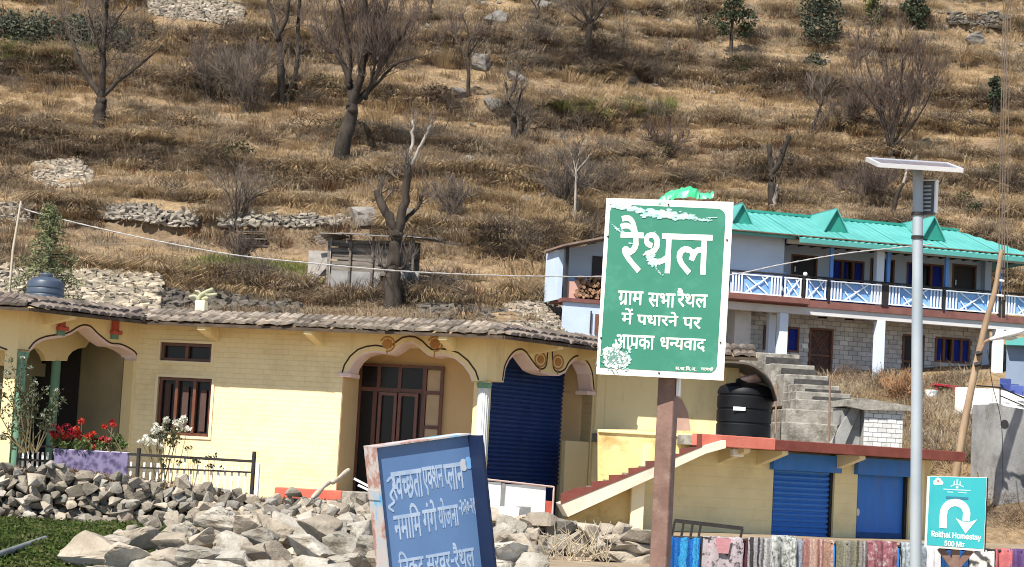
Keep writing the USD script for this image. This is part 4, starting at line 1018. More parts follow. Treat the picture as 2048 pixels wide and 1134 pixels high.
for a, b in ((0.32, 0.60), (0.62, 0.92)):
    ua, ub = u0 + W * a, u0 + W * b
    leaf = sbox(ua, z0 + 0.05, ub, ztr - 0.05).difference(sbox(ua + 0.09, z0 + 0.95, ub - 0.09, ztr - 0.14).buffer(0.03)).difference(sbox(ua + 0.09, z0 + 0.18, ub - 0.09, z0 + 0.82))
    part(door, 'door_leaf', F1.poly(leaf, wd - 0.07, wd - 0.01), red_stile)
for a in (0.585, 0.645):
    uu = u0 + W * a; zz = z0 + 1.0
    part(door, 'handle', F1.tube([(uu, zz - 0.13), (uu, zz + 0.13)], wd - 0.12, 0.014), brass)
for k in range(3):
    zz = [F1.uv(870, 738, wd)[1], F1.uv(870, 786, wd)[1], F1.uv(870, 855, wd)[1], z0 + 0.1]
    part(door, 'side_pane', F1.box(uside + 0.05, u1 - 0.06, wd - 0.01, wd + 0.02, zz[k + 1] + 0.03, zz[k] - 0.03), tan_pane)
    part(door, 'side_bar', F1.box(uside + 0.03, u1 - 0.05, wd - 0.04, wd + 0.02, zz[k + 1] - 0.035, zz[k + 1] + 0.035), wood_door)
# red plinth and pale step
ur0, ur1 = F1.uv(560, 990)[0], F1.uv(692, 990)[0]
part(house, 'plinth', F1.box(ur0, ur1 + 0.02, -0.35, -0.005, ZG, F1.uv(600, 977, -0.35)[1], 0.015), red_paint)
part(house, 'step', F1.box(ur1 + 0.03, 0.1, -0.40, 0.3, ZG, F1.uv(720, 984, -0.4)[1], 0.015), concrete)
part(house, 'porch_floor', F1.box(uA, -0.05, 0.31, wb, ZG, zfl, 0.0), concrete)
# --- corner column
zcap = F1.uv(972, 766)[1]
cx = F1.p(-0.02, 0.02, 0)
ang = np.linspace(0, 2 * np.pi, 33)[:-1]
prof = []
flute = np.array([0.115 if k % 2 else 0.098 for k in range(32)])
v = np.vstack([np.stack([flute * np.cos(ang), flute * np.sin(ang), np.full(32, z)], 1) for z in (ZG, zcap - 0.10)])
f = np.array([[[i, (i + 1) % 32, 32 + (i + 1) % 32], [i, 32 + (i + 1) % 32, 32 + i]] for i in range(32)]).reshape(-1, 3)
part(house, 'column', (v + np.array([cx[0], cx[1], 0]), f), mat('column_white', (0.50, 0.53, 0.52), (0.62, 0.64, 0.62), 4.0, 0.6, grime=(0.34, 0.36, 0.34)))
part(house, 'capital', lathe([(0.0, zcap - 0.10), (0.125, zcap - 0.10), (0.15, zcap - 0.02), (0.15, zcap + 0.0), (0.0, zcap + 0.0)], 20, (cx[0], cx[1], 0)), green_paint)
# --- shutter wing
open2, line2 = arch_open(F2, ARCH2, ZG - 1, ul=0.02)
uS = F2.uv(1187, 781)[0]
wing = sbox(0, ZG, uE, ZT).difference(open2)
gs = [p for p in getattr(wing, 'geoms', [wing]) if p.area > 0.01]
part(house, 'arch_panel', F2.poly(unary_union([g for g in gs]), 0, 0.28), yellow_paint)
part(house, 'arch_reveal', F2.poly(line2.buffer(0.04, cap_style=2).intersection(open2), 0.006, 0.35), pink_paint)
LOOP2 = [(1005, 762), (1009, 736), (1017, 718), (1028, 705), (1041, 700), (1052, 706), (1063, 721), (1074, 735), (1083, 740), (1091, 735), (1094, 721), (1096, 700), (1100, 691), (1104, 696), (1105, 721), (1108, 740), (1118, 746), (1130, 740), (1137, 727), (1148, 716), (1159, 714), (1174, 725), (1184, 746), (1188, 781)]
q = curve(F2.pix([(x, y - 2) for x, y in LOOP2]), 120)
part(house, 'painted_line', F2.poly(LineString(q).buffer(0.017), -0.005, -0.001), line_brown)
for x, y in ((1081, 719), (1116, 724)):
    u, z = F2.uv(x, y)
    sc = lambda g: shapely.affinity.scale(g, 1.25, 1.0, origin=(u, z))
    ring = Point(u, z).buffer(0.15, 24).difference(Point(u, z).buffer(0.115, 24))
    part(house, 'painted_flower', F2.poly(sc(unary_union([ring, Point(u, z).buffer(0.085), sbox(u - 0.012, z - 0.25, u + 0.012, z - 0.14)])), -0.006, -0.001), motif_brown)
wsh = 0.79
us = F2.uv(1124, 850, wsh)[0]
zsb = F2.uv(1050, 968, wsh)[1]
slat_h = 0.085
sh_ = part(house, 'roller_shutter', F2.box(UQ2, us, wsh + 0.03, wsh + 0.06, ZG, ZT - 0.25), shutter_navy)
k = 0; z = zsb
while z < ZT - 0.55:
    part(sh_, 'slat', F2.tube([(UQ2, z + slat_h / 2), (us, z + slat_h / 2)], wsh + 0.02, 0.034, 6), shutter_navy)
    z += slat_h; k += 1
part(house, 'jamb', F2.box(us, us + 0.06, 0.29, wsh + 0.1, ZG, ZT - 0.1), shade_tan_paint)
part(house, 'jamb', F2.box(uS, uS + 0.05, 0.02, 0.9, ZG, F2.uv(1187, 783)[1] - 0.03), shade_tan_paint)
part(house, 'inner_wall', F2.box(us + 0.06, uS + 0.3, wsh - 0.12, wsh + 0.02, ZG, ZT - 0.1), shade_tan_paint)
part(house, 'capital', F2.box(uS - 0.22, uS + 0.1, -0.03, 0.3, F2.uv(1180, 786)[1] - 0.04, F2.uv(1180, 786)[1] + 0.04, 0.01), pink_paint)
part(house, 'wing_ceiling', F2.box(0.3, uE - 0.1, 0.29, wsh + 0.1, ZT - 0.14, ZT - 0.06), cream_paint)
part(house, 'door_number_plate', F2.box(F2.uv(1145, 884, wsh - 0.14)[0], F2.uv(1157, 884, wsh - 0.14)[0], wsh - 0.135, wsh - 0.122, F2.uv(1150, 889, wsh - 0.14)[1], F2.uv(1150, 882, wsh - 0.14)[1]), mat('violet_print', (0.35, 0.30, 0.45), (0.5, 0.45, 0.55), 30.0))
# --- left bay
open0, line0 = arch_open(F0, ARCH0, ZG - 1, ur=-0.06)
bay = sbox(uK, ZG, 0, ZT).difference(open0)
ucol = F0.uv(58, 700)[0]
bay = bay.difference(sbox(uK - 1, ZG - 1, ucol + 0.2, F0.uv(58, 700)[1]))
gs = [p for p in getattr(bay, 'geoms', [bay]) if p.area > 0.01]
part(house, 'arch_panel', F0.poly(unary_union(gs), 0, 0.30), yellow_paint)
part(house, 'arch_reveal', F0.poly(line0.buffer(0.045, cap_style=2).intersection(open0), 0.006, 0.42), pink_paint)
part(house, 'painted_line', F0.poly(LineString(curve(F0.pix([(x, y - 2) for x, y in ARCH0]), 60)).buffer(0.016), -0.005, -0.001), line_brown)
for x in (121, 228):
    u, z = F0.uv(x, 655 + (x > 200) * 8)
    zt = ZT - 0.08
    o = part(house, 'carved_bracket', F0.box(u - 0.075, u + 0.075, -0.07, -0.002, z - 0.02, zt, 0.012), red_paint, 'red and green carved bracket under the eave')
    part(o, 'scroll', F0.poly(unary_union([Point(u + s * 0.075, z - 0.01).buffer(0.035) for s in (-1, 1)] + [sbox(u - 0.1, z - 0.06, u + 0.1, z)]), -0.13, -0.004), red_paint)
    part(o, 'foot', F0.poly(Polygon([(u - 0.085, z - 0.05), (u + 0.085, z - 0.05), (u + 0.085, z - 0.15), (u - 0.085, z - 0.15)]), -0.05, -0.003), green_paint)
wb0 = 2.2
bay_shade = mat('bay_shade_olive', (0.22, 0.19, 0.11), (0.28, 0.24, 0.145), 1.5, 0.85)  # bay walls coloured darker so the paint carries the deep shade inside
part(house, 'bay_back_wall', F0.poly(sbox(uK - 3, ZG, 2.0, ZT).difference(sbox(F0.uv(60, 800, wb0)[0], ZG - 1, F0.uv(160, 800, wb0)[0], F0.uv(120, 756, wb0)[1])).difference(sbox(F0.uv(85, 700, wb0)[0], F0.uv(120, 730, wb0)[1], F0.uv(165, 700, wb0)[0], F0.uv(120, 700, wb0)[1])), wb0, wb0 + 0.15), bay_shade)
part(house, 'bay_side_wall', F0.box(-0.03, 0.1, 0.36, wb0, ZG, ZT), bay_shade)
part(house, 'dark_doorway', F0.box(uK - 3, 1.9, wb0 + 1.2, wb0 + 1.3, ZG, ZT), room_dark)  # dark panel that paints the shade seen through the doorway
part(house, 'bay_ceiling', F0.box(uK - 2, 0.1, 0.31, wb0 + 1.2, ZT - 0.02, ZT + 0.06), cream_paint)
part(house, 'bay_floor', F0.box(uK - 0.5, -0.07, 0.02, wb0 + 1.2, ZG, ZP + 0.05), concrete)
ia = F0.pix([(52, 735), (55, 715), (61, 702), (70, 695), (79, 699), (87, 709), (92, 722), (134, 722), (137, 712), (145, 703), (157, 697), (171, 695)], 1.2)
part(house, 'inner_column', lathe([(0.09, ZG), (0.09, F0.uv(113, 722, 1.25)[1])], 16, F0.p(F0.uv(113, 722, 1.25)[0], 1.25, 0)), green_paint, smooth=30)
part(house, 'inner_arch', F0.poly(Polygon([(ia[0][0] - 1.5, ZT - 0.03), (ia[0][0] - 1.5, ia[0][1])] + ia + [(ia[-1][0] + 0.4, ZT - 0.03)]), 1.2, 1.35), yellow_paint)
p_ = F0.p(F0.uv(40, 800)[0], 0.05, 0)
zcol = F0.uv(42, 703)[1]
part(house, 'column', lathe([(0.13, ZG), (0.13, ZG + 0.3), (0.105, ZG + 0.32), (0.10, zcol - 0.14), (0.12, zcol - 0.12), (0.14, zcol - 0.02), (0.14, zcol)], 20, (p_[0], p_[1], 0)), green_paint, 'green round corner column', smooth=30)
oL = [(-6.0, ZG - 1), (-6.0, 3.0), (-0.75, FL.uv(-35, 690)[1]), (-0.45, FL.uv(-10, 700)[1] + 0.05), (-0.22, FL.uv(6, 702)[1]), (-0.22, ZG - 1)]
part(house, 'arch_panel', FL.poly(sbox(-7, ZG, 0, ZT).difference(Polygon(oL)), 0, 0.3), yellow_paint)
part(house, 'painted_line', FL.poly(LineString([(-0.75, oL[2][1] + 0.06), (-0.45, oL[3][1] + 0.05), (-0.2, oL[4][1] + 0.03)]).buffer(0.016), -0.005, -0.001), line_brown)
part(house, 'bay_back_wall', FL.box(-7, 0.5, 3.2, 3.3, ZG, ZT), room_dark)  # wall coloured near-black in place of interior shade
# --- wall right of the shutter wing, roof slab and side walls
u3 = F3.uv(1450, 800)[0]
part(house, 'side_wall', F3.box(0.0, u3, 0.0, 0.25, ZG, ZT + 0.02), yellow_paint)
part(house, 'pilaster', F3.box(0.02, 0.20, -0.05, -0.002, F3.uv(1205, 862)[1], ZT - 0.05, 0.01), yellow_paint)
nz = F3.pix([(1322, 872), (1326, 830), (1338, 800), (1350, 790), (1364, 800), (1376, 826), (1382, 870)])
part(house, 'painted_niche', F3.poly(Polygon(nz), -0.012, -0.002), mat('dull_pink_paint', (0.36, 0.22, 0.17), (0.44, 0.29, 0.23), 3.0))
part(house, 'end_wall', F3.box(u3, u3 + 0.25, -0.1, 3.0, ZG, ZT - 0.1), yellow_paint)
RS = [F3.p(u3 + 0.3, 0.1, 0), F3.p(0, 0.1, 0), F2.p(0.05, 0.12, 0), F1.p(uJ, 0.1, 0), F0.p(uK, 0.1, 0), FL.p(-7, 0.1, 0)]
pg = Polygon([(p[0], p[1]) for p in RS] + [(RS[-1][0], 45.2), (RS[0][0], 44.6)]).buffer(0)
e = trimesh.creation.extrude_polygon(clean(pg), 0.14, engine='earcut'); e.apply_translation([0, 0, ZT + 0.03])
part(house, 'roof_slab', e, concrete_grey)
part(house, 'roof_ridge', beam(F1.p(uJ + 0.1, 0.25, ZT + 0.20), F1.p(uJ + 0.9, 0.25, ZT + 0.20), 0.12, 0.05), wood_pale)
# --- tile skirts along the eaves
_tp = np.array([[-0.085, 0.0], [-0.062, 0.042], [0.0, 0.062], [0.062, 0.042], [0.085, 0.0]])
def tile(F, u, w0, z0, w1, z1, s, roll=0.0, skew=0.0):
    a, b = F.p(u, w0, z0), F.p(u + skew, w1, z1)
    d = b - a; L = np.linalg.norm(d); d /= L
    up = np.cross(F.t, d); up = up if up[2] > 0 else -up
    sd = F.t * math.cos(roll) + up * math.sin(roll); up2 = up * math.cos(roll) - F.t * math.sin(roll)
    r1 = [a + sd * x * s * 0.92 + up2 * y * s for x, y in _tp]; r2 = [b + sd * x * s * 1.06 + up2 * y * s for x, y in _tp]
    v = np.array(r1 + r2); f = []
    for i in range(4): f += [[i, i + 1, 6 + i], [i, 6 + i, 5 + i]]
    f += [[0, 5, 9], [0, 9, 4], [0, 4, 3], [0, 3, 2], [0, 2, 1], [5, 6, 7], [5, 7, 8], [5, 8, 9]]
    return v, np.array(f)
rt = np.random.default_rng(5)
EAVE = 0.78
def skirt(F, ua, ub, ta, tb, m_, drop=0.21, z_in=None):
    """ta, tb: half angle tangents at both ends; + for an outer corner, - for an inner one."""
    zin = (ZT + 0.17) if z_in is None else z_in
    zo = zin - drop
    ea = EAVE * ta if ta else 0; eb = EAVE * tb if tb else 0
    v = np.array([F.p(ua, 0.05, zin - 0.06), F.p(ub, 0.05, zin - 0.06), F.p(ub + eb, -EAVE, zo - 0.05), F.p(ua - ea, -EAVE, zo - 0.05)])
    v = np.vstack([v, v - [0, 0, 0.05]])
    f = np.array([[0, 2, 1], [0, 3, 2], [4, 5, 6], [4, 6, 7], [3, 7, 6], [3, 6, 2], [0, 1, 5], [0, 5, 4], [0, 4, 7], [0, 7, 3], [1, 2, 6], [1, 6, 5]])
    sk = part(house, 'eave_board', (v, f), mat_board)
    part(house, 'fascia', beam(F.p(ua - ea, -EAVE - 0.02, zo - 0.07), F.p(ub + eb, -EAVE - 0.02, zo - 0.07), 0.04, 0.06), mat_fascia)
    u = ua - max(ea, 0) + 0.05
    while u < ub + max(eb, 0):
        w_in = 0.05
        if ta > 0 and u < ua: w_in = -(ua - u) / ta
        if tb > 0 and u > ub: w_in = -(u - ub) / tb
        w_out = -EAVE
        if ta < 0: w_out = max(w_out, -(u - ua) / -ta) if u - ua < EAVE * -ta else w_out
        if tb < 0: w_out = max(w_out, -(ub - u) / -tb) if ub - u < EAVE * -tb else w_out
        zz = lambda w: zin + (w - 0.05) / (EAVE + 0.05) * drop
        mid = (w_in + w_out) / 2
        if w_in - w_out > 0.12:
            j = rt.normal(0, 0.009, 4)
            part(sk, 'roof_tile', tile(F, u + j[0], w_in, zz(w_in) + 0.015 + abs(j[1]), mid - 0.06, zz(mid) + 0.005 + abs(j[2]), 1.0, rt.normal(0, 0.12), rt.normal(0, 0.02)), m_)
            part(sk, 'roof_tile', tile(F, u + j[2], mid + 0.05, zz(mid) - 0.01, w_out - 0.05 + j[3] * 2, zz(w_out) - 0.012 + j[1] * 0.6, 1.0, rt.normal(0, 0.15), rt.normal(0, 0.025)), m_)
        u += 0.152 + rt.normal(0, 0.008)
mat_board = mat('eave_plank', (0.34, 0.24, 0.12), (0.46, 0.34, 0.18), 4.0, 0.85)
mat_fascia = mat('dark_fascia', (0.05, 0.035, 0.025), (0.09, 0.065, 0.045), 5.0, 0.9)
t31, t25, t26 = math.tan(math.radians(31)), math.tan(math.radians(25)), math.tan(math.radians(26))
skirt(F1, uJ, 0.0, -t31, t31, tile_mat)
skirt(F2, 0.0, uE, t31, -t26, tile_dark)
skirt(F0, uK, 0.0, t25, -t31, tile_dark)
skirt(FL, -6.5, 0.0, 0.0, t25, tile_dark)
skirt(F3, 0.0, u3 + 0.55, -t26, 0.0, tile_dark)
ov = curve(F3.pix([(1436, 726), (1465, 727), (1492, 731), (1515, 744), (1534, 766), (1546, 800)], -0.9), 16)
v_ = np.array([F3.p(u_, w_, z_) for w_ in (-1.75, 0.9) for u_, z_ in ov]); v_ = np.vstack([v_, v_ - [0, 0, 0.04]])
f_ = []
for i in range(15): f_ += [[i, i + 1, 17 + i], [i, 17 + i, 16 + i], [32 + i, 49 + i, 33 + i], [32 + i, 48 + i, 49 + i], [i, 32 + i, 33 + i], [i, 33 + i, i + 1]]
part(house, 'curved_canopy', (v_, np.array(f_)), mat('dark_canopy_sheet', (0.05, 0.043, 0.038), (0.10, 0.085, 0.07), 6.0, 0.8))
for x in (430, 640, 905):
    u = F1.uv(x, 670)[0]
    b = Polygon([(0.0, ZT - 0.36), (0.0, ZT - 0.02), (-0.78, ZT - 0.14), (-0.78, ZT - 0.20)])
    v = []
    for du in (-0.08, 0.08):
        v += [F1.p(u + du, w, z) for w, z in b.exterior.coords[:-1]]
    part(house, 'eave_bracket', trimesh.Trimesh(np.array(v)).convex_hull, yellow_paint)
for F, us_ in ((F2, (1.3, 2.9)), (F0, (-2.2,))):
    for u in us_:
        v = []
        for du in (-0.08, 0.08):
            v += [F.p(u + du, w, z) for w, z in ((0.0, ZT - 0.30), (0.0, ZT - 0.02), (-0.75, ZT - 0.13), (-0.75, ZT - 0.19))]
        part(house, 'eave_bracket', trimesh.Trimesh(np.array(v)).convex_hull, yellow_paint)

# ------------------------------------------------------------------ on and beside the house
def tank(label, base, r, h, m_, rings=3, dome=0.25, n=28):
    prof = [(0.0, 0.0), (r * 0.97, 0.0), (r, 0.04)]
    for k in range(rings):
        a, b = 0.06 + (h - 0.12) * k / rings, 0.06 + (h - 0.12) * (k + 1) / rings
        prof += [(r, a + 0.02), (r, b - 0.05), (r * 0.965, b - 0.03), (r * 0.965, b - 0.01), (r, b)]
    prof += [(r, h), (r * 0.93, h + dome * 0.45), (r * 0.70, h + dome * 0.8), (r * 0.36, h + dome), (0.0, h + dome)]
    T = thing('water_tank', label, 'water tank', base)
    part(T, 'tank_body', lathe(prof, n, base), m_, smooth=35)
    part(T, 'lid', lathe([(r * 0.34, h + dome * 0.97), (r * 0.36, h + dome + 0.05), (r * 0.30, h + dome + 0.08), (0.0, h + dome + 0.085)], 20, base), m_, smooth=35)
    return T
plastic_navy = mat('navy_plastic', (0.035, 0.05, 0.075), (0.055, 0.072, 0.10), 3.0, 0.4, spec=0.5)
plastic_black = mat('black_plastic', (0.004, 0.0045, 0.006), (0.007, 0.0075, 0.009), 3.0, 0.5, spec=0.22)
b = at(87, 632, 41.2); tank('blue-black plastic roof tank on the tiled house beside the conifer', [b[0], b[1], ZT + 0.36], 0.38, 0.36, plastic_navy, 2, 0.16)
b = at(398, 632, 44.0)
cp = thing('cut_cactus_post', 'yellow square stub post topped with a pale branching cactus', 'stub post', [b[0], b[1], ZT + 0.2])
cz = at(398, 600, 44.0)[2]
part(cp, 'post', Frame((b[0], b[1]), -12).box(-0.11, 0.11, 0, 0.22, ZT + 0.2, cz, 0.01), cream_paint)
cact = mat('pale_cactus', (0.24, 0.235, 0.14), (0.36, 0.35, 0.22), 8.0, 0.8)
for pts, r in ([[(396, 602), (400, 592), (412, 584), (426, 578)], 0.055], [[(398, 600), (390, 592), (378, 594)], 0.04], [[(410, 588), (420, 590), (434, 588)], 0.04], [[(402, 592), (398, 584), (390, 582)], 0.035], [[(404, 600), (412, 596), (416, 598)], 0.05]):
    part(cp, 'branch', path_tube(curve([at(x, y, 44.1) for x, y in pts], 8), np.linspace(r, r * 0.8, 8), 7), cact, smooth=True)

# ================================================================== stair, shop row with blue shutters
SF = Frame(tuple(at(1120, 1000, 36.6)[:2]), 4)
TOPS = [(1122, 988), (1150, 976), (1184, 973), (1184, 963), (1219, 961), (1219, 950), (1258, 949), (1258, 936), (1292, 934), (1292, 922), (1326, 921), (1326, 909), (1360, 907), (1360, 897), (1395, 893), (1396, 868), (1404, 868)]
stair = thing('side_staircase', 'maroon-edged staircase with a beige underside climbing to the shop roof', 'staircase', SF.p(0.3, 0.5, ZG))
q = SF.pix(TOPS)
low = SF.pix([(1404, 893), (1122, 1008)])
part(stair, 'stringer', SF.poly(Polygon(q + low).buffer(0), 0.0, 0.10), maroon)
und = SF.pix([(1122, 1008), (1404, 893), (1452, 880), (1452, 896), (1412, 907), (1136, 1034)])
part(stair, 'underside', SF.poly(Polygon(und).buffer(0), 0.012, 1.0), mat('beige_plaster', (0.52, 0.46, 0.36), (0.62, 0.55, 0.44), 2.0, 0.85, 0.004, 25.0, grime=(0.40, 0.33, 0.24)))
for k in range(1, len(q) - 3, 2):
    part(stair, 'step', SF.box(q[k][0], q[k][0] + 0.40, 0.11, 1.0, q[k][1] - 0.14, q[k][1] - 0.09), concrete)
par = SF.pix([(1196, 858), (1300, 860), (1396, 862), (1400, 900), (1196, 985)], 1.02)
part(stair, 'parapet', SF.poly(Polygon(par), 1.02, 1.14), stain_paint)
part(stair, 'parapet_band', SF.box(par[0][0], par[2][0], 0.98, 1.018, par[0][1] - 0.06, par[0][1], 0.008), yellow_paint)
low = SF.pix([(1128, 1040), (1268, 972), (1268, 1140), (1128, 1140)], 0.55)
part(stair, 'under_wall', SF.poly(Polygon(low), 0.55, 0.7), stain_paint)
part(stair, 'post', SF.box(SF.uv(1262, 1000, 0.3)[0], SF.uv(1288, 1000, 0.3)[0], 0.25, 0.50, ZG, SF.uv(1275, 962, 0.3)[1], 0.01), cream_paint)

pA = at(1400, 880, 37.1)
A = Frame((pA[0], pA[1]), 27.5)          # the slab's front edge
shop = thing('shop_row', 'low yellow shop row with blue roller shutters under a maroon roof slab', 'shops', A.p(2, 0.9, ZG))
zs1 = A.uv(1600, 871 + 11)[1]; zs0 = zs1 - 0.21
zs1 = (A.uv(1402, 868)[1] + A.uv(1930, 905)[1]) / 2; zs0 = zs1 - 0.20
ua = A.uv(1398, 880)[0]; ub = A.uv(1552, 880)[0]; uc = A.uv(1932, 912)[0]
slab_red = mat('bright_red_edge', (0.50, 0.13, 0.09), (0.56, 0.18, 0.13), 3.0, 0.7, 0.006, 25.0, grime=(0.36, 0.15, 0.11))  # brighter red than the rest of the slab edge
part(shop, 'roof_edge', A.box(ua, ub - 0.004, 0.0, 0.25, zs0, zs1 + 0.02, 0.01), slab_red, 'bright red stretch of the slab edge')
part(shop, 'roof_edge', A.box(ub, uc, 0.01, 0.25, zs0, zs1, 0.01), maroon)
part(shop, 'roof_slab', A.box(ua, uc - 0.05, 0.252, 4.2, zs0 + 0.01, zs1 - 0.015), concrete)
ww = 0.95
s1 = pane(A, 1547, 1000, 1668, 1000); 
def ux(x, y=1000, w=ww): return A.uv(x, y, w)[0]
d1 = (ux(1545), ux(1668)); d2 = (ux(1714), ux(1818))
zd1 = A.uv(1610, 912, ww)[1]; zd2 = A.uv(1766, 925, ww)[1]
wallp = sbox(ux(1285), ZG, uc - 0.25, zs0).difference(sbox(d1[0], ZG - 1, d1[1], zs0 - 0.07)).difference(sbox(d2[0], ZG - 1, d2[1], zs0 - 0.07))
shop_wall = brick_mat('yellow_block_wall', 27.5, (0.80, 0.68, 0.38), (0.81, 0.69, 0.395), (0.765, 0.645, 0.355), 0.62, 0.20, 0.002, 0.003, 0.75, (0.70, 0.57, 0.31), (0.58, 0.8))
part(shop, 'front_wall', A.poly(wallp, ww, ww + 0.2), shop_wall)
part(shop, 'end_wall', A.box(uc - 0.25, uc - 0.10, ww, 4.0, ZG, zs0), yellow_paint)
part(shop, 'back_wall', A.box(ux(1285), uc - 0.26, 4.0, 4.15, ZG, zs0), yellow_paint)
for x in (1470, 1546, 1700):
    u = A.uv(x, 905, 0.5)[0]
    v = []
    for du in (-0.07, 0.07):
        v += [A.p(u + du, w, z) for w, z in ((ww, zs0 - 0.30), (ww, zs0 - 0.002), (0.10, zs0 - 0.002), (0.10, zs0 - 0.07))]
    part(shop, 'slab_bracket', trimesh.Trimesh(np.array(v)).convex_hull, cream_paint)
for (a, b), m_, flat in ((d1, blue_shutter, False), (d2, blue_flat, True)):
    r = part(shop, 'roller_shutter', A.box(a + 0.02, b - 0.02, ww + 0.14, ww + 0.17, ZG, zs0 - 0.09), m_, 'flat blue shutter with a white keyhole sticker' if flat else 'ribbed blue shutter')
    zh = zs0 - 0.36
    part(r, 'hood', A.poly(sbox(a - 0.10, zh, b + 0.06, zs0 - 0.03), ww - 0.14, ww - 0.004), m_)
    for uu in (a + 0.02, b - 0.02):
        part(r, 'guide_rail', A.box(uu - 0.035, uu + 0.035, ww + 0.06, ww + 0.13, ZG, zh), black_iron)
    z = ZG + 0.02
    if not flat:
        while z < zh - 0.02:
            part(r, 'slat', A.tube([(a + 0.06, z + 0.05), (b - 0.06, z + 0.05)], ww + 0.125, 0.04, 6), m_); z += 0.105
    else:
        u, zz = A.uv(1724, 1025, ww)
        part(r, 'white_sticker', A.poly(shapely.affinity.scale(Point(u, zz).buffer(0.05), 0.8, 1.5), ww + 0.128, ww + 0.138), white_paint)
        part(r, 'bottom_rail', A.box(a + 0.03, b - 0.03, ww + 0.11, ww + 0.138, ZG, A.uv(1766, 1066, ww)[1]), mat('dull_blue_rail', (0.03, 0.08, 0.22), (0.05, 0.11, 0.26), 3.0))
ul = A.uv(1478, 903, 0.3)[0]
solo('bulkhead_lamp', A.box(ul - 0.13, ul + 0.13, 0.30, 0.42, zs0 - 0.16, zs0 - 0.004, 0.02), white_paint, 'small pale box lamp under the red slab edge', 'lamp')
b = at(1486, 868, 39.6)
tk = tank('big black water tank on the shop roof beneath the tiled eave', [b[0], b[1], zs1], 0.54, 0.94, plastic_black, 3, 0.18, 32)
o = np.array([b[0], b[1], 0])
part(tk, 'label_plate', Frame((b[0] - 0.16, b[1] - 0.545), -8).box(-0.12, 0.12, -0.01, 0.0, zs1 + 0.55, zs1 + 0.62), white_paint)
solo('cloth_bundle', rock(np.array([b[0] + 0.12, b[1] - 0.1, zs1 + 1.19]), (0.52, 0.45, 0.20), np.random.default_rng(4), 2, 0.2), mat('faded_red_cloth', (0.42, 0.20, 0.17), (0.62, 0.50, 0.44), 6.0, 0.95), 'faded red and white bundle lying on the black tank', 'bundle', smooth=True)
# ================================================================== the blue house with the green roof
pB = at(1650, 600, 54.0)
B = Frame((pB[0], pB[1]), 15)
def bx(x, y, w=0.0): return B.uv(x, y, w)[0]
def bz(x, y, w=0.0): return B.uv(x, y, w)[1]
pale_blue = mat('pale_blue_paint', (0.44, 0.53, 0.66), (0.50, 0.59, 0.71), 1.5, 0.75, 0.003, 30.0, grime=(0.40, 0.46, 0.54), gcut=(0.6, 0.85))
sheet_blue = mat('pale_blue_sheet', (0.16, 0.33, 0.62), (0.22, 0.40, 0.68), 1.1, 0.5, lo=0.4, hi=0.6)
sky_blue = mat('sky_blue_paint', (0.12, 0.30, 0.62), (0.15, 0.34, 0.66), 2.0, 0.6)
post_blue = mat('post_blue_paint', (0.10, 0.25, 0.62), (0.13, 0.29, 0.66), 2.0, 0.55)
pillar_white = mat('pale_pillar_paint', (0.56, 0.64, 0.76), (0.62, 0.69, 0.79), 2.0, 0.7)
rail_white = mat('rail_white', (0.72, 0.74, 0.78), (0.78, 0.80, 0.83), 3.0, 0.5)
green_roof = mat('teal_roof_sheet', (0.065, 0.275, 0.25), (0.095, 0.335, 0.305), 1.2, 0.45, 0.002, 20.0, vary=0.06, grime=(0.07, 0.30, 0.24), gcut=(0.6, 0.85), spec=0.4)
green_dark = mat('teal_gable', (0.02, 0.20, 0.155), (0.03, 0.25, 0.20), 2.0, 0.5)
rafter = mat('brown_ceiling_board', (0.10, 0.07, 0.05), (0.17, 0.125, 0.09), 5.0, 0.85, stretch=(1, 4, 1))
grey_block = mat('grey_stone_cladding', (0.42, 0.41, 0.395), (0.55, 0.54, 0.52), 2.5, 0.88, 0.008, 25.0, vary=0.2)
grey_joint = mat('grey_joint', (0.26, 0.255, 0.245))
slab_maroon = mat('maroon_band', (0.15, 0.06, 0.05), (0.20, 0.09, 0.075), 3.0, 0.75, grime=(0.12, 0.06, 0.05))
soffit_grey = mat('grey_plaster', (0.50, 0.49, 0.485), (0.57, 0.56, 0.55), 2.0, 0.85)
curtain_blue = mat('royal_blue_curtain', (0.01, 0.025, 0.24), (0.02, 0.045, 0.34), 20.0, 0.8, stretch=(3, 3, 0.2))
window_wood = mat('window_wood', (0.13, 0.06, 0.04), (0.19, 0.09, 0.055), 5.0, 0.6)
dark_door = mat('dark_door', (0.022, 0.02, 0.022), (0.035, 0.03, 0.03), 4.0, 0.5)
terracotta = mat('terracotta_red', (0.36, 0.11, 0.08), (0.43, 0.15, 0.11), 3.0, 0.8, grime=(0.28, 0.14, 0.11))

ZB1 = bz(1650, 602); ZB0 = bz(1650, 764, 1.0); ZBR = bz(1650, 556)
U0, UR = bx(1205, 560), bx(2085, 610)
WD = 1.5                                   # depth of the balcony
ZE = bz(1750, 492, -0.5)                    # eave
blue = thing('blue_house', 'two-storey pale blue house with a green sheet roof and a white balcony railing', 'house', B.p(1, 0, ZB0))
Z2 = ZE + 0.55
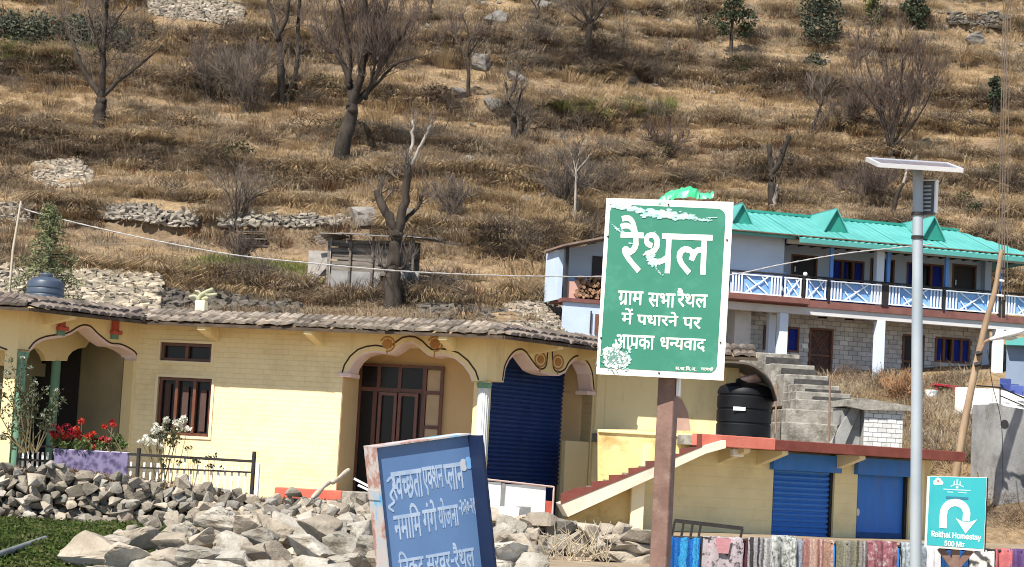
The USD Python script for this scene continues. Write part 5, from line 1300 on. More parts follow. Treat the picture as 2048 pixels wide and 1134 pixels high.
# upper storey
def holes(base, rects):
    for r in rects: base = base.difference(sbox(*r))
    return base
def rect(x0, y0, x1, y1, w):
    a, b = B.uv(x0, y0, w), B.uv(x1, y1, w)
    return (min(a[0], b[0]), min(a[1], b[1]), max(a[0], b[0]), max(a[1], b[1]))
dr1 = rect(1583, 508, 1631, 620, WD); wn1 = rect(1664, 518, 1727, 574, WD); dr2 = rect(1741, 516, 1786, 620, WD); wn2 = rect(1814, 524, 1886, 580, WD); dr3 = rect(1905, 527, 1950, 630, WD)
dr1 = (dr1[0], ZB1, dr1[2], dr1[3]); dr2 = (dr2[0], ZB1, dr2[2], dr2[3]); dr3 = (dr3[0], ZB1, dr3[2], dr3[3])
UE2 = bx(1968, 560, WD)
part(blue, 'upper_wall', B.poly(holes(sbox(bx(1330, 540), ZB1, UE2, Z2), [dr1, wn1, dr2, wn2, dr3]), WD, WD + 0.2), pale_blue)
part(blue, 'upper_dado', B.poly(holes(sbox(U0 + 0.2, ZB1, UE2 - 0.01, ZBR - 0.12), [dr1, wn1, dr2, wn2, dr3]), WD - 0.012, WD - 0.002), sky_blue, 'sky blue lower half of the balcony wall')
for d in (dr1, dr2, dr3):
    g = part(blue, 'door', B.box(d[0] + 0.04, d[2] - 0.04, WD + 0.06, WD + 0.10, d[1], d[3] - 0.04), dark_door)
    part(g, 'door_frame', B.poly(sbox(*d).difference(sbox(d[0] + 0.05, d[1], d[2] - 0.05, d[3] - 0.05)), WD - 0.02, WD + 0.12), window_wood)
    part(g, 'handle', B.box(d[0] + 0.12, d[0] + 0.15, WD + 0.02, WD + 0.055, d[1] + 0.9, d[1] + 1.05), brass)
def window(parent, F, r, w, n, m_cur):
    g = part(parent, 'window', F.poly(sbox(*r).difference(sbox(r[0] + 0.05, r[1] + 0.05, r[2] - 0.05, r[3] - 0.05)), w - 0.02, w + 0.10), window_wood)
    part(g, 'pane', F.box(r[0], r[2], w + 0.12, w + 0.13, r[1], r[3]), dark_glass)
    for k in range(1, n):
        u = r[0] + (r[2] - r[0]) * k / n
        part(g, 'mullion', F.box(u - 0.035, u + 0.035, w - 0.015, w + 0.1, r[1] + 0.05, r[3] - 0.05), window_wood)
    for k in range(n):
        a, b = r[0] + (r[2] - r[0]) * k / n + 0.05, r[0] + (r[2] - r[0]) * (k + 1) / n - 0.05
        if k % 3 == 1 and n > 2: b = a + (b - a) * 0.45
        uu = np.linspace(a, b, 13)
        pts = [(u_, w + 0.06 + 0.018 * math.sin(i * 1.9)) for i, u_ in enumerate(uu)]
        v = np.array([F.p(u_, w_, z) for z in (r[1] + 0.05, r[3] - 0.05) for u_, w_ in pts]); m0 = len(pts)
        f = np.array([[[i, i + 1, m0 + i + 1], [i, m0 + i + 1, m0 + i]] for i in range(m0 - 1)]).reshape(-1, 3)
        part(g, 'curtain', (v, f), m_cur, smooth=True)
window(blue, B, wn1, WD, 3, curtain_blue); window(blue, B, wn2, WD, 3, curtain_blue)
ur = bx(1567, 540, 0.25)
part(blue, 'front_room', B.box(bx(1330, 540), ur, 0.25, WD, ZB1, ZE + 0.09), pale_blue)
part(blue, 'room_corner', B.box(ur + 0.002, ur + 0.10, 0.27, WD, ZB1, ZBR + 0.1), sky_blue)
part(blue, 'balcony_ceiling', B.box(bx(1330, 540), UR + 0.2, -0.45, WD, ZE + 0.10, ZE + 0.13), rafter)
for k in range(24):
    u = ur + 0.2 + k * 0.36
    part(blue, 'ceiling_batten', B.box(u, u + 0.06, -0.42, WD - 0.02, ZE + 0.05, ZE + 0.098), rafter)
part(blue, 'eave_beam', B.box(ur, UR, 0.0, 0.12, ZE - 0.06, ZE + 0.05), soffit_grey)
u = bx(1760, 550, 0.05); part(blue, 'pillar', B.box(u - 0.11, u + 0.11, 0.03, 0.25, ZB1, ZE - 0.065), pillar_white)
for x in (1662, 1776, 1893, 2001):
    u = bx(x, 550, 0.1); part(blue, 'thin_post', B.box(u - 0.045, u + 0.045, 0.06, 0.15, ZB1, ZE - 0.065), post_blue)
# balcony slab and railing
part(blue, 'balcony_slab', B.box(U0 + 0.3, UR, 0.0, WD - 0.01, ZB1 - 0.20, ZB1 - 0.002), slab_maroon)
part(blue, 'slab_lip', B.box(U0 + 0.3, bx(1610, 600), -0.35, -0.004, ZB1 - 0.16, ZB1, 0.01), slab_maroon)
rl = part(blue, 'railing', cat(B.tube([(bx(1455, 550), ZBR), (UR, ZBR)], 0.0, 0.028, 8)), black_iron, 'balcony railing with white lattice panels')
posts = [1457, 1607, 1657, 1770, 1888, 2004, 2110]
for x in posts:
    u = bx(x, 575)
    if x in (1770, 2004): part(rl, 'broad_post', B.box(u - 0.10, u + 0.10, -0.03, 0.02, ZB1 - 0.02, ZBR), black_iron)
    else: part(rl, 'post', B.box(u - 0.028, u + 0.028, -0.03, 0.02, ZB1 - 0.02, ZBR), black_iron)
def lattice(ua, ub, kind=0):
    """A white railing panel: bars at both ends and a criss-cross between."""
    z0, z1 = ZB1 + 0.03, ZBR - 0.06
    ms = [B.box(ua, ub, -0.022, 0.012, z0, z0 + 0.035), B.box(ua, ub, -0.022, 0.012, z1 - 0.035, z1)]
    n = max(2, int((ub - ua) / 0.5))
    w = ub - ua
    bars = [0.02, 0.08, 0.14, 0.20] if w > 0.9 else [0.06, 0.94]
    if w > 0.9: bars = bars + [1 - b for b in bars]
    for b in bars:
        ms.append(B.box(ua + b * w - 0.018, ua + b * w + 0.018, -0.02, 0.01, z0 + 0.035, z1 - 0.035))
    ca, cb = (0.27, 0.73) if w > 0.9 else (0.15, 0.85)
    if w > 1.3: sets = [(0.28, 0.72)]
    else: sets = [(ca, cb)]
    for s0, s1 in sets:
        a, b = ua + w * s0, ua + w * s1
        ms.append(beam(B.p(a, -0.008, z0 + 0.04), B.p(b, -0.008, z1 - 0.04), 0.014, 0.035)); ms.append(beam(B.p(a, 0.008, z1 - 0.04), B.p(b, 0.008, z0 + 0.04), 0.014, 0.035))
        m1, m2 = (a + b) / 2, (z0 + z1) / 2; h, hz = (b - a) / 4, (z1 - z0) / 4
        ms.append(beam(B.p(a, -0.004, m2), B.p(m1 - h * 0.9, -0.004, z0 + 0.04), 0.012, 0.03)); ms.append(beam(B.p(b, -0.004, m2), B.p(m1 + h * 0.9, -0.004, z1 - 0.04), 0.012, 0.03))
    return ms
for a, b in ((1463, 1563), (1568, 1603), (1611, 1653), (1661, 1764), (1777, 1884), (1892, 1998), (2011, 2105)):
    pa = part(rl, 'lattice_panel', cat(*lattice(bx(a, 575), bx(b, 575))), rail_white)
    part(rl, 'backing_sheet', B.box(bx(a, 575) + 0.02, bx(b, 575) - 0.02, 0.035, 0.042, ZB1 + 0.06, ZBR - 0.10), sheet_blue)
part(rl, 'finial', trimesh.creation.icosphere(2, 0.06).apply_translation(B.p(bx(1610, 552), -0.01, ZBR + 0.06)), white_paint, smooth=True)
# ground storey
WG = 1.35
gd1 = rect(1620, 655, 1663, 760, WG); gd2 = rect(1806, 668, 1846, 770, WG); gw1 = rect(1528, 650, 1597, 705, WG); gw2 = rect(1871, 673, 1939, 728, WG)
gd1 = (gd1[0], ZB0 - 0.1, gd1[2], gd1[3]); gd2 = (gd2[0], ZB0 - 0.1, gd2[2], gd2[3])
vents = [rect(a, b, c, d, WG) for a, b, c, d in ((1622, 626, 1666, 638), (1688, 630, 1714, 641), (1765, 634, 1780, 646), (1807, 638, 1850, 648))]
ug0, ug1 = bx(1452, 680, WG), bx(1962, 700, WG)
ghole = [gd1, gd2, gw1, gw2] + vents
base = holes(sbox(ug0, ZB0 - 0.3, ug1, ZB1 - 0.25), ghole)
part(blue, 'lower_wall', B.poly(base, WG + 0.03, WG + 0.2), grey_joint)
bl, extra = [], []
row = 0; z = ZB0 - 0.1
while z < ZB1 - 0.32:
    u = ug0 + (0.14 if row % 2 else 0)
    while u < ug1 - 0.1:
        r = sbox(u + 0.006, z + 0.006, min(u + 0.27, ug1) - 0.006, z + 0.124)
        g = holes(r, [(h[0] - 0.01, h[1] - 0.01, h[2] + 0.01, h[3] + 0.01) for h in ghole])
        for q in getattr(g, 'geoms', [g]):
            if q.area > 0.004:
                b_ = q.bounds
                d = R.uniform(-0.008, 0.008)
                bl.append(B.box(b_[0], b_[2], WG + d, WG + 0.028, b_[1], b_[3]))
        u += 0.27
    z += 0.13; row += 1
for q in bl[:300]: pass
R.shuffle(bl)
for q in bl[:298]: part(blue, 'stone_block', q, grey_block)
if len(bl) > 298: part(blue, 'block_infill', cat(*bl[298:]), grey_block, None, 'stuff')
part(blue, 'corner_strip', B.box(ug0, bx(1484, 680, WG), WG - 0.6, WG - 0.02, ZB0 - 0.2, ZB1 - 0.25), grey_block)
window(blue, B, gw1, WG, 3, curtain_blue); window(blue, B, gw2, WG, 4, curtain_blue)
for d in (gd1, gd2):
    g = part(blue, 'door', B.box(d[0] + 0.04, d[2] - 0.04, WG + 0.10, WG + 0.13, d[1], d[3] - 0.04), mat('door_brown_dark', (0.06, 0.035, 0.03), (0.085, 0.05, 0.042), 4.0, 0.6) if d is gd1 else dark_door)
    part(g, 'door_frame', B.poly(sbox(*d).difference(sbox(d[0] + 0.05, d[1], d[2] - 0.05, d[3] - 0.05)), WG - 0.02, WG + 0.12), window_wood)
    zm = (d[1] + d[3]) / 2 + 0.05
    part(g, 'cross_bar', B.box(d[0] + 0.05, d[2] - 0.05, WG + 0.05, WG + 0.09, zm - 0.03, zm + 0.03), window_wood)
    if d is gd1:
        for k in range(3):
            a0_, a1_ = d[0] + 0.06, d[2] - 0.06
            for zz0, zz1 in ((d[1] + 0.1, zm - 0.05), (zm + 0.05, d[3] - 0.08)):
                s = (a1_ - a0_) * (k - 1) * 0.35
                part(g, 'lattice_bar', beam(B.p(max(a0_, a0_ + s), WG + 0.075, zz0), B.p(min(a1_, a1_ + s), WG + 0.075, zz1), 0.015, 0.02), window_wood)
                part(g, 'lattice_bar', beam(B.p(min(a1_, a1_ + s), WG + 0.08, zz0), B.p(max(a0_, a0_ + s), WG + 0.08, zz1), 0.015, 0.02), window_wood)
for r in vents:
    part(blue, 'vent', B.box(r[0], r[2], WG + 0.12, WG + 0.16, r[1], r[3]), dark_door)
r = rect(1604, 688, 1615, 697, WG); part(blue, 'switch_plate', B.box(r[0], r[2], WG - 0.03, WG - 0.012, r[1], r[3]), white_paint)
part(blue, 'slab_beam', B.box(ug0 - 0.5, UR - 0.1, 0.06, 0.30, ZB1 - 0.40, ZB1 - 0.203), soffit_grey)
for x in (1565, 1760, 1998):
    u = bx(x, 690, 0.1)
    part(blue, 'pillar', B.box(u - 0.12, u + 0.12, 0.05, 0.29, ZB0 - 0.15, ZB1 - 0.402, 0.008), pillar_white)
    v = [B.p(u + du, w, z) for du in (-0.07, 0.07) for w, z in ((0.31, ZB1 - 0.46), (0.31, ZB1 - 0.22), (WG - 0.02, ZB1 - 0.22), (WG - 0.02, ZB1 - 0.36))]
    part(blue, 'cross_beam', trimesh.Trimesh(np.array(v)).convex_hull, soffit_grey)
u = bx(1542, 690, 0.8); part(blue, 'inner_pillar', B.box(u - 0.10, u + 0.10, 0.75, 0.95, ZB0 - 0.15, ZB1 - 0.25), pillar_white)
part(blue, 'porch_floor', B.box(bx(1480, 765), bx(1962, 780), -0.1, WG, ZB0 - 0.35, ZB0 - 0.1), concrete)
part(blue, 'plinth', B.box(bx(1655, 770), bx(1762, 775), -0.32, -0.11, ZB0 - 0.32, ZB0 + 0.05), terracotta)
part(blue, 'plinth_base', B.box(bx(1600, 770), bx(1790, 775), -0.45, -0.33, ZB0 - 0.62, ZB0 - 0.22), pillar_white)
part(blue, 'plinth', B.box(bx(1762, 770), bx(1862, 775), -0.2, -0.11, ZB0 - 0.13, ZB0 - 0.04), slab_maroon)
part(blue, 'end_wall', B.box(ug1 + 0.002, ug1 + 0.2, WG - 0.1, 5.2, ZB0 - 0.3, Z2 - 0.2), pale_blue)
part(blue, 'back_wall', B.box(bx(1330, 540), ug1, 5.2, 5.4, ZB0 - 0.3, Z2), pale_blue)
# roof: sheets, gables
ZR = bz(1750, 447, 2.3); WR = 2.3; WE = -0.55
uL, uRt = bx(1440, 440, WE), bx(2100, 512, WE)
ZE0 = bz(1750, 490, WE)
def rp(u, s): return B.p(u, WE + (WR - WE) * s, ZE0 + (ZR - ZE0) * s)
usplit = bx(1626, 480, WE)
roofp = part(blue, 'roof', cat(beam(rp(uL, 1.0) + [0, 0, 0.02], rp(uRt - 1.4, 1.0) + [0, 0, 0.02], 0.26, 0.07)), green_dark)
u = uL
k = 0
while u < uRt - 0.05:
    u2 = min(u + 0.76, uRt)
    s0 = -0.0 if u > usplit - 0.4 else 0.09
    top0 = 1.0 if u < uRt - 1.45 else max(0.02, (uRt - u) / 1.45); top1 = 1.0 if u2 < uRt - 1.45 else max(0.0, (uRt - u2) / 1.45)
    n = 9
    us_ = np.linspace(u, u2 + 0.02, n); ts = np.linspace(top0, top1, n)
    up = np.cross(B.t, rp(u, 1) - rp(u, 0)); up /= np.linalg.norm(up); up = up if up[2] > 0 else -up
    off = 0.012 * np.cos(np.arange(n) * math.pi)
    lo = [rp(a, s0) + up * (o + 0.012 + 0.006 * (k % 2)) for a, o in zip(us_, off)]; hi = [rp(a, t) + up * (o + 0.012 + 0.006 * (k % 2)) for a, t, o in zip(us_, ts, off)]
    v = np.array(lo + hi); v = np.vstack([v, v - up * 0.012])
    f = []
    for i in range(n - 1):
        f += [[i, i + 1, n + i + 1], [i, n + i + 1, n + i], [2 * n + i, 2 * n + n + i + 1, 2 * n + i + 1], [2 * n + i, 2 * n + n + i, 2 * n + n + i + 1], [i, 2 * n + i + 1, i + 1], [i, 2 * n + i, 2 * n + i + 1]]
    part(roofp, 'roof_sheet', (v, np.array(f)), green_roof)
    u = u2; k += 1
part(roofp, 'eave_trim', beam(rp(usplit - 0.4, -0.012) - [0, 0, 0.04], rp(uRt, -0.012) - [0, 0, 0.04], 0.03, 0.12), green_roof)
part(roofp, 'eave_trim', beam(rp(uL, 0.08) - [0, 0, 0.03], rp(usplit - 0.4, 0.08) - [0, 0, 0.03], 0.03, 0.10), green_roof)
bk_ = np.array([rp(uL, 1), rp(uRt - 1.45, 1), B.p(uRt, 5.6, ZE0), B.p(uL, 5.6, ZE0), rp(uRt, 0)])
part(roofp, 'back_slope', (np.vstack([bk_, bk_ - [0, 0, 0.03]]), np.array([[0, 1, 2], [0, 2, 3], [1, 4, 2], [5, 7, 6], [5, 8, 7], [6, 7, 9]])), green_roof)
for x, yb, yt, hw in ((1483, 448, 405, 24), (1671, 466, 416, 29), (1866, 480, 431, 28)):
    wv = 0.55
    zb_, zt_ = bz(x, yb, wv), bz(x, yt, wv)
    uc_ = bx(x, yb, wv); hwm = hw * 54 / 4000
    s_ = (wv - WE) / (WR - WE)
    tri = np.array([B.p(uc_ - hwm, wv, zb_), B.p(uc_ + hwm, wv, zb_), B.p(uc_, wv, zt_)])
    wb_ = WE + (zt_ - ZE0) / (ZR - ZE0) * (WR - WE)
    ridge_b = B.p(uc_, min(wb_, WR + 0.2), zt_)
    v = np.vstack([tri, [ridge_b], [B.p(uc_ - hwm, wv + 0.25, zb_ - 0.02)], [B.p(uc_ + hwm, wv + 0.25, zb_ - 0.02)]])
    dm = part(blue, 'gablet', (tri + B.n * 0.03, np.array([[0, 1, 2]])), green_dark)
    out = -B.n * 0.06
    def slope(a, b, c, d):
        q = np.array([a, b, c, d]); nn = np.cross(q[1] - q[0], q[2] - q[0]); nn /= np.linalg.norm(nn)
        q = np.vstack([q, q - nn * 0.025 * np.sign(nn[2])])
        return q, np.array([[0, 1, 2], [0, 2, 3], [4, 6, 5], [4, 7, 6], [0, 4, 5], [0, 5, 1], [1, 5, 6], [1, 6, 2], [2, 6, 7], [2, 7, 3], [3, 7, 4], [3, 4, 0]])
    top = tri[2] + out
    for s in (0, 1):
        part(dm, 'gablet_sheet', slope(tri[s] + out, top, ridge_b, B.p(uc_ + (-hwm if s == 0 else hwm), WE + (zb_ - ZE0) / (ZR - ZE0) * (WR - WE) + 0.0, zb_)), green_roof)
# the narrow gabled wing at its end, with firewood on the balcony
WGp = 0.6
gx0 = bx(1116, 520, WGp); gx1 = bx(1128, 520, 0.5); gx2 = bx(1215, 520, WGp)
wing_ = thing('blue_side_wing', 'small pale blue side wing with a thin sloping roof, next to the green sign', 'house', B.p(gx1, 0.6, ZB0))
zr0, zr1 = bz(1112, 496, WGp), bz(1205, 474, WGp)
zg1 = zr0 + (zr1 - zr0) * (gx1 - gx0) / (gx2 - gx0)
part(wing_, 'end_wall', B.poly(Polygon([(gx0, bz(1095, 598, WGp)), (gx0, zr0 - 0.05), (gx1, zg1 - 0.05), (gx1, bz(1120, 598, WGp))]), WGp - 0.05, WGp + 1.15), pale_blue)
z_fl = bz(1160, 598, 0.2)
part(wing_, 'upper_wall', B.poly(Polygon([(gx1, z_fl), (gx1, zg1 - 0.05), (gx2 + 1.2, zr1 + 0.25), (gx2 + 1.2, z_fl)]), 1.3, 1.5), pale_blue)
part(wing_, 'corner_post', B.box(gx1 - 0.04, gx1 + 0.04, 0.18, 0.26, z_fl, zg1 - 0.02), dark_door)
part(wing_, 'door', B.box(bx(1184, 540, 1.28), gx2 + 0.4, 1.26, 1.295, z_fl, bz(1190, 512, 1.28)), dark_door)
part(wing_, 'balcony_slab', B.box(gx1 - 0.08, gx2 + 1.2, 0.1, 1.3, z_fl - 0.10, z_fl), slab_maroon)
part(wing_, 'lower_wall', B.box(gx1 - 0.02, gx2 + 1.2, 0.16, 0.36, bz(1160, 690, 0.2), z_fl - 0.102), pale_blue)
part(wing_, 'window_frame', B.box(bx(1190, 640, 0.15), bx(1215, 640, 0.15), 0.12, 0.158, bz(1190, 668, 0.15), bz(1190, 628, 0.15)), window_wood)
ra, rb = B.p(gx0 - 0.12, -0.35, zr0 + 0.02), B.p(gx2 + 1.2, -0.35, zr1 + 0.34)
part(wing_, 'roof_sheet', (lambda q: (np.vstack([q, q - [0, 0, 0.05]]), np.array([[0, 1, 2], [0, 2, 3], [4, 6, 5], [4, 7, 6], [0, 4, 5], [0, 5, 1], [3, 2, 6], [3, 6, 7], [0, 3, 7], [0, 7, 4]])))(np.array([ra, rb, rb + B.n * 1.9, ra + B.n * 1.9])), mat('rusty_sheet', (0.16, 0.11, 0.085), (0.26, 0.19, 0.15), 4.0, 0.8))
part(wing_, 'pipe', B.tube([(bx(1182, 640, 0.1), z_fl - 0.3), (bx(1182, 640, 0.1), z_fl - 0.9)], 0.12, 0.02), dark_door)
solo('pink_board', B.box(bx(1133, 580, 0.2), bx(1160, 580, 0.2), 0.24, 0.27, z_fl, bz(1140, 562, 0.2)), mat('faded_pink', (0.48, 0.27, 0.22), (0.55, 0.33, 0.27), 3.0), 'faded pink board at the end of the firewood stack', 'board')
fw = thing('firewood_stack', 'stack of split firewood on the side wing balcony', 'firewood', B.p(bx(1178, 590, 0.3), 0.4, z_fl))
log_m = mat('split_log', (0.20, 0.11, 0.06), (0.36, 0.22, 0.13), 6.0, 0.9, 0.01, 30.0, vary=0.45)
a, b = bx(1150, 580, 0.25), bx(1216, 580, 0.25)
hmax = bz(1185, 552, 0.25) - z_fl
for k in range(110):
    u = R.uniform(a, b); zz = R.uniform(0.04, hmax * (0.7 + 0.3 * min(1, (u - a) / 0.3)))
    r = R.uniform(0.03, 0.055); n = R.choice([4, 5, 6])
    L = R.uniform(0.35, 0.5)
    p0 = B.p(u, 0.22 + R.uniform(-0.06, 0.06), z_fl + zz); p1 = p0 + B.n * L + np.array([R.uniform(-0.08, 0.08), 0, R.uniform(-0.05, 0.05)])
    part(fw, 'log', tubes([(p0, p1, r, r * 0.9)], n), log_m)

# ------------------------------------------------------------------ around the blue house
def px_box(x0, y0, x1, y1, D, depth, ang=8, c=0.012):
    p = at((x0 + x1) / 2, (y0 + y1) / 2, D)
    F = Frame((p[0], p[1]), ang)
    a, b = F.uv(x0, (y0 + y1) / 2), F.uv(x1, (y0 + y1) / 2)
    zt_, zb_ = F.uv((x0 + x1) / 2, y0)[1], F.uv((x0 + x1) / 2, y1)[1]
    return F, a[0], b[0], zb_, zt_
steps = thing('outdoor_steps', 'rough concrete steps with dark risers climbing from the shop roof to the blue house', 'steps', at(1600, 880, 44))
dark_riser = mat('dark_riser', (0.035, 0.034, 0.033), (0.07, 0.067, 0.062), 5.0, 0.9, 0.01, 25.0, grime=(0.16, 0.15, 0.13), gcut=(0.6, 0.75))
for k, (x0, x1, yt, yb, D) in enumerate([(1563, 1697, 847, 892, 43.4), (1572, 1716, 821, 850, 44.3), (1592, 1716, 801, 824, 45.1), (1592, 1702, 785, 804, 45.9), (1590, 1680, 770, 790, 46.8), (1568, 1657, 750, 773, 47.6), (1543, 1630, 729, 753, 48.4), (1512, 1600, 707, 732, 49.2)]):
    F, a, b, zb_, zt_ = px_box(x0, yt, x1, yb, D, 1.0, 6)
    part(steps, 'step', F.box(a, b, 0, 1.3, zb_ - 0.5, zt_, 0.02), concrete)
    if k >= 3:
        part(steps, 'riser', F.box(a + (b - a) * (0.22 if k > 3 else 0.3), b + 0.02, -0.012, -0.001, zb_ + 0.02, zt_ - 0.10), dark_riser)
F, a, b, zb_, zt_ = px_box(1480, 706, 1600, 860, 49.6, 1.0, 6)
part(steps, 'side_wall', F.poly(Polygon([F.uv(1478, 706), F.uv(1518, 706), F.uv(1560, 752), F.uv(1600, 796), F.uv(1596, 826), F.uv(1545, 785), F.uv(1500, 745), F.uv(1478, 742)]), 0.35, 1.6), concrete)
for k, (x, yb, yt, D) in enumerate([(1658, 882, 757, 43.0), (1551, 866, 770, 43.2)]):
    solo('iron_post', path_tube([at(x, yb, D), at(x + 2, yt, D)], 0.022, 6), mat('rusty_iron', (0.16, 0.09, 0.06), (0.24, 0.15, 0.11), 6.0, 0.8) if k == 0 else mat('rust_iron2', (0.22, 0.13, 0.08), (0.3, 0.19, 0.13), 6.0, 0.8),
         ['rusty upright post in the middle of the concrete steps', 'rusty thin post between the black tank and the steps'][k], 'post')
# white brick hut
pH = at(1722, 880, 43.2)
H = Frame((pH[0], pH[1]), 8)
hut = thing('brick_hut', 'little whitewashed brick hut with a flat concrete lid beside the steps', 'hut', H.p(0.3, 0, H.uv(1722, 888)[1]))
hu0, hu1 = H.uv(1728, 850)[0], H.uv(1806, 850)[0]
hz0, hz1 = H.uv(1765, 894)[1], H.uv(1765, 818)[1]
part(hut, 'core', H.box(hu0 + 0.01, hu1 - 0.01, 0.03, 0.9, hz0, hz1), grey_joint)
white_brick = mat('whitewashed_brick', (0.50, 0.50, 0.49), (0.66, 0.655, 0.64), 5.0, 0.85, 0.01, 30.0, vary=0.14, grime=(0.33, 0.31, 0.29), gscale=4.0)
rows = 8; rh = (hz1 - hz0) / rows
for r_ in range(rows):
    u = hu0 - (0.10 if r_ % 2 else 0)
    while u < hu1:
        a, b = max(u, hu0) + 0.006, min(u + 0.205, hu1) - 0.006
        if b - a > 0.03: part(hut, 'brick', H.box(a, b, R.uniform(-0.006, 0.006), 0.029, hz0 + r_ * rh + 0.006, hz0 + (r_ + 1) * rh - 0.006), white_brick)
        u += 0.205
part(hut, 'side_wall', H.box(hu0 - 0.42, hu0 - 0.002, 0.25, 0.9, hz0, hz1 - 0.02), concrete_grey)
part(hut, 'lid', H.poly(Polygon([H.uv(1688, 812), H.uv(1692, 800), H.uv(1720, 796), H.uv(1818, 812), H.uv(1818, 822), H.uv(1725, 820)]), -0.12, 1.0), concrete)
part(hut, 'cheek', H.poly(Polygon([H.uv(1660, 896), H.uv(1712, 806), H.uv(1726, 812), H.uv(1690, 896)]), 0.12, 0.24), concrete_grey)
# retaining wall, white parapet and hand rail at the right
pR = at(1952, 900, 42.2)
RW = Frame((pR[0], pR[1]), 14)
rwl = thing('retaining_wall', 'bare grey concrete retaining wall behind the leaning pole', 'retaining wall', RW.p(1, 0, RW.uv(1952, 940)[1]))
part(rwl, 'wall_face', RW.poly(Polygon([RW.uv(1990, 1010), RW.uv(1994, 806), RW.uv(2010, 812), RW.uv(2200, 845), RW.uv(2200, 1040)]), 0, 0.35), concrete_grey)
uq = RW.uv(1993, 850)[0]
part(rwl, 'return_wall', RW.box(uq, uq + 0.3, 0.352, 0.352 + 0.75, RW.uv(1990, 1010)[1], RW.uv(1994, 808)[1]), concrete_grey)
part(rwl, 'drain_hole', RW.poly(Point(*RW.uv(2009, 848)).buffer(0.09, 10), -0.012, -0.001), mat('wet_black', (0.03, 0.03, 0.03)))
pw = at(1985, 800, 50.0)
PW = Frame((pw[0], pw[1]), 12)
wp = thing('white_parapet', 'white low parapet and stair with a black hand rail by the blue house', 'parapet', PW.p(0, 0, PW.uv(1985, 830)[1]))
part(wp, 'low_wall', PW.box(PW.uv(1918, 800)[0], PW.uv(1985, 800)[0], 0, 0.25, PW.uv(1950, 832)[1], PW.uv(1950, 776)[1], 0.015), white_paint)
part(wp, 'low_wall', PW.poly(Polygon([PW.uv(1986, 840), PW.uv(1986, 776), PW.uv(2030, 786), PW.uv(2150, 830), PW.uv(2150, 870)]), 0.02, 0.25), white_paint)
for k in range(4):
    part(wp, 'step', PW.box(PW.uv(1975 + 8 * k, 800)[0], PW.uv(2060, 800)[0], -0.35 - 0.05 * (3 - k), -0.02, PW.uv(2000, 840)[1], PW.uv(2000, 800 + 9 * (3 - k))[1], 0.01), white_paint)
part(wp, 'hand_rail', PW.tube([PW.uv(1938, 772), PW.uv(1985, 776), PW.uv(2040, 800), PW.uv(2110, 836)], -0.42, 0.02), black_iron)
part(wp, 'hand_rail', PW.tube([PW.uv(1985, 792), PW.uv(2040, 816), PW.uv(2110, 852)], -0.42, 0.016), black_iron)
for x, y0_, y1_ in ((1985, 776, 812), (2040, 800, 838)):
    part(wp, 'rail_post', PW.tube([PW.uv(x, y1_), PW.uv(x, y0_)], -0.42, 0.018), black_iron)
# tall blue-grey wall and teal awning past the last pillar
pT = at(2020, 720, 52.2)
TW = Frame((pT[0], pT[1]), -14)
tb = thing('blue_grey_building', 'blue-grey building with a teal awning beyond the street lamp head', 'building', TW.p(1, 0, TW.uv(2020, 800)[1]))
part(tb, 'wall', TW.box(TW.uv(2012, 740)[0], TW.uv(2300, 740)[0], 0, 2.0, TW.uv(2020, 830)[1], TW.uv(2020, 690)[1]), mat('blue_grey_wall', (0.16, 0.21, 0.29), (0.20, 0.25, 0.33), 2.0, 0.8))
part(tb, 'awning', TW.box(TW.uv(2012, 690)[0], TW.uv(2300, 690)[0], -0.3, 2.1, TW.uv(2020, 692)[1], TW.uv(2020, 676)[1], 0.01), green_roof)
# plastic chairs and a red table
plastic_blue = mat('blue_plastic', (0.06, 0.085, 0.26), (0.08, 0.11, 0.31), 3.0, 0.45)
red_plastic = mat('red_plastic', (0.32, 0.012, 0.03), (0.38, 0.02, 0.04), 3.0, 0.45)
def chair(label, p, rot, m_):
    T = thing('plastic_chair', label, 'chair', p, 'blue plastic chairs by the white parapet')
    c, s = math.cos(rot), math.sin(rot)
    X = lambda a, b, z: np.array([p[0] + 0.78 * (a * c - b * s), p[1] + 0.78 * (a * s + b * c), p[2] + 0.8 * z])
    part(T, 'seat', beam(X(-0.22, 0, 0.42), X(0.22, 0, 0.42), 0.33, 0.035), m_)
    part(T, 'backrest', beam(X(-0.21, 0.22, 0.64), X(0.21, 0.22, 0.64), 0.03, 0.28), m_)
    for a in (-0.2, 0.2):
        for b_ in (-0.18, 0.2):
            part(T, 'leg', tubes([(X(a * 1.1, b_ * 1.1, 0), X(a, b_, 0.42), 0.02, 0.025)], 5), m_)
        part(T, 'armrest', beam(X(a, -0.18, 0.62), X(a, 0.22, 0.64), 0.05, 0.03), m_)
cz = at(2024, 806, 51.0)
chair('blue plastic chair nearest the last white pillar', at(2018, 808, 51.0), 0.4, plastic_blue)
chair('blue plastic chair lower down the white stair', at(2032, 822, 50.7), -0.3, plastic_blue)
tp_ = at(1888, 790, 52.4)
T = thing('red_table', 'low red plastic table in front of the barred porch window', 'table', tp_)
part(T, 'table_top', beam(tp_ + [-0.30, 0, 0.26], tp_ + [0.30, 0.06, 0.22], 0.45, 0.05), red_plastic)
for a in (-0.22, 0.22):
    for b_ in (-0.16, 0.16):
        part(T, 'leg', tubes([(tp_ + [a * 1.1, b_ * 1.1, -0.08], tp_ + [a, b_, 0.24], 0.02, 0.025)], 5), red_plastic)
wb_ = at(1862, 800, 51.6)
solo('white_bucket', lathe([(0.0, 0), (0.13, 0), (0.17, 0.36), (0.16, 0.36), (0.12, 0.03), (0, 0.03)], 18, wb_ - [0, 0, 0.1]), white_paint, 'white tub beside the red table', 'tub')
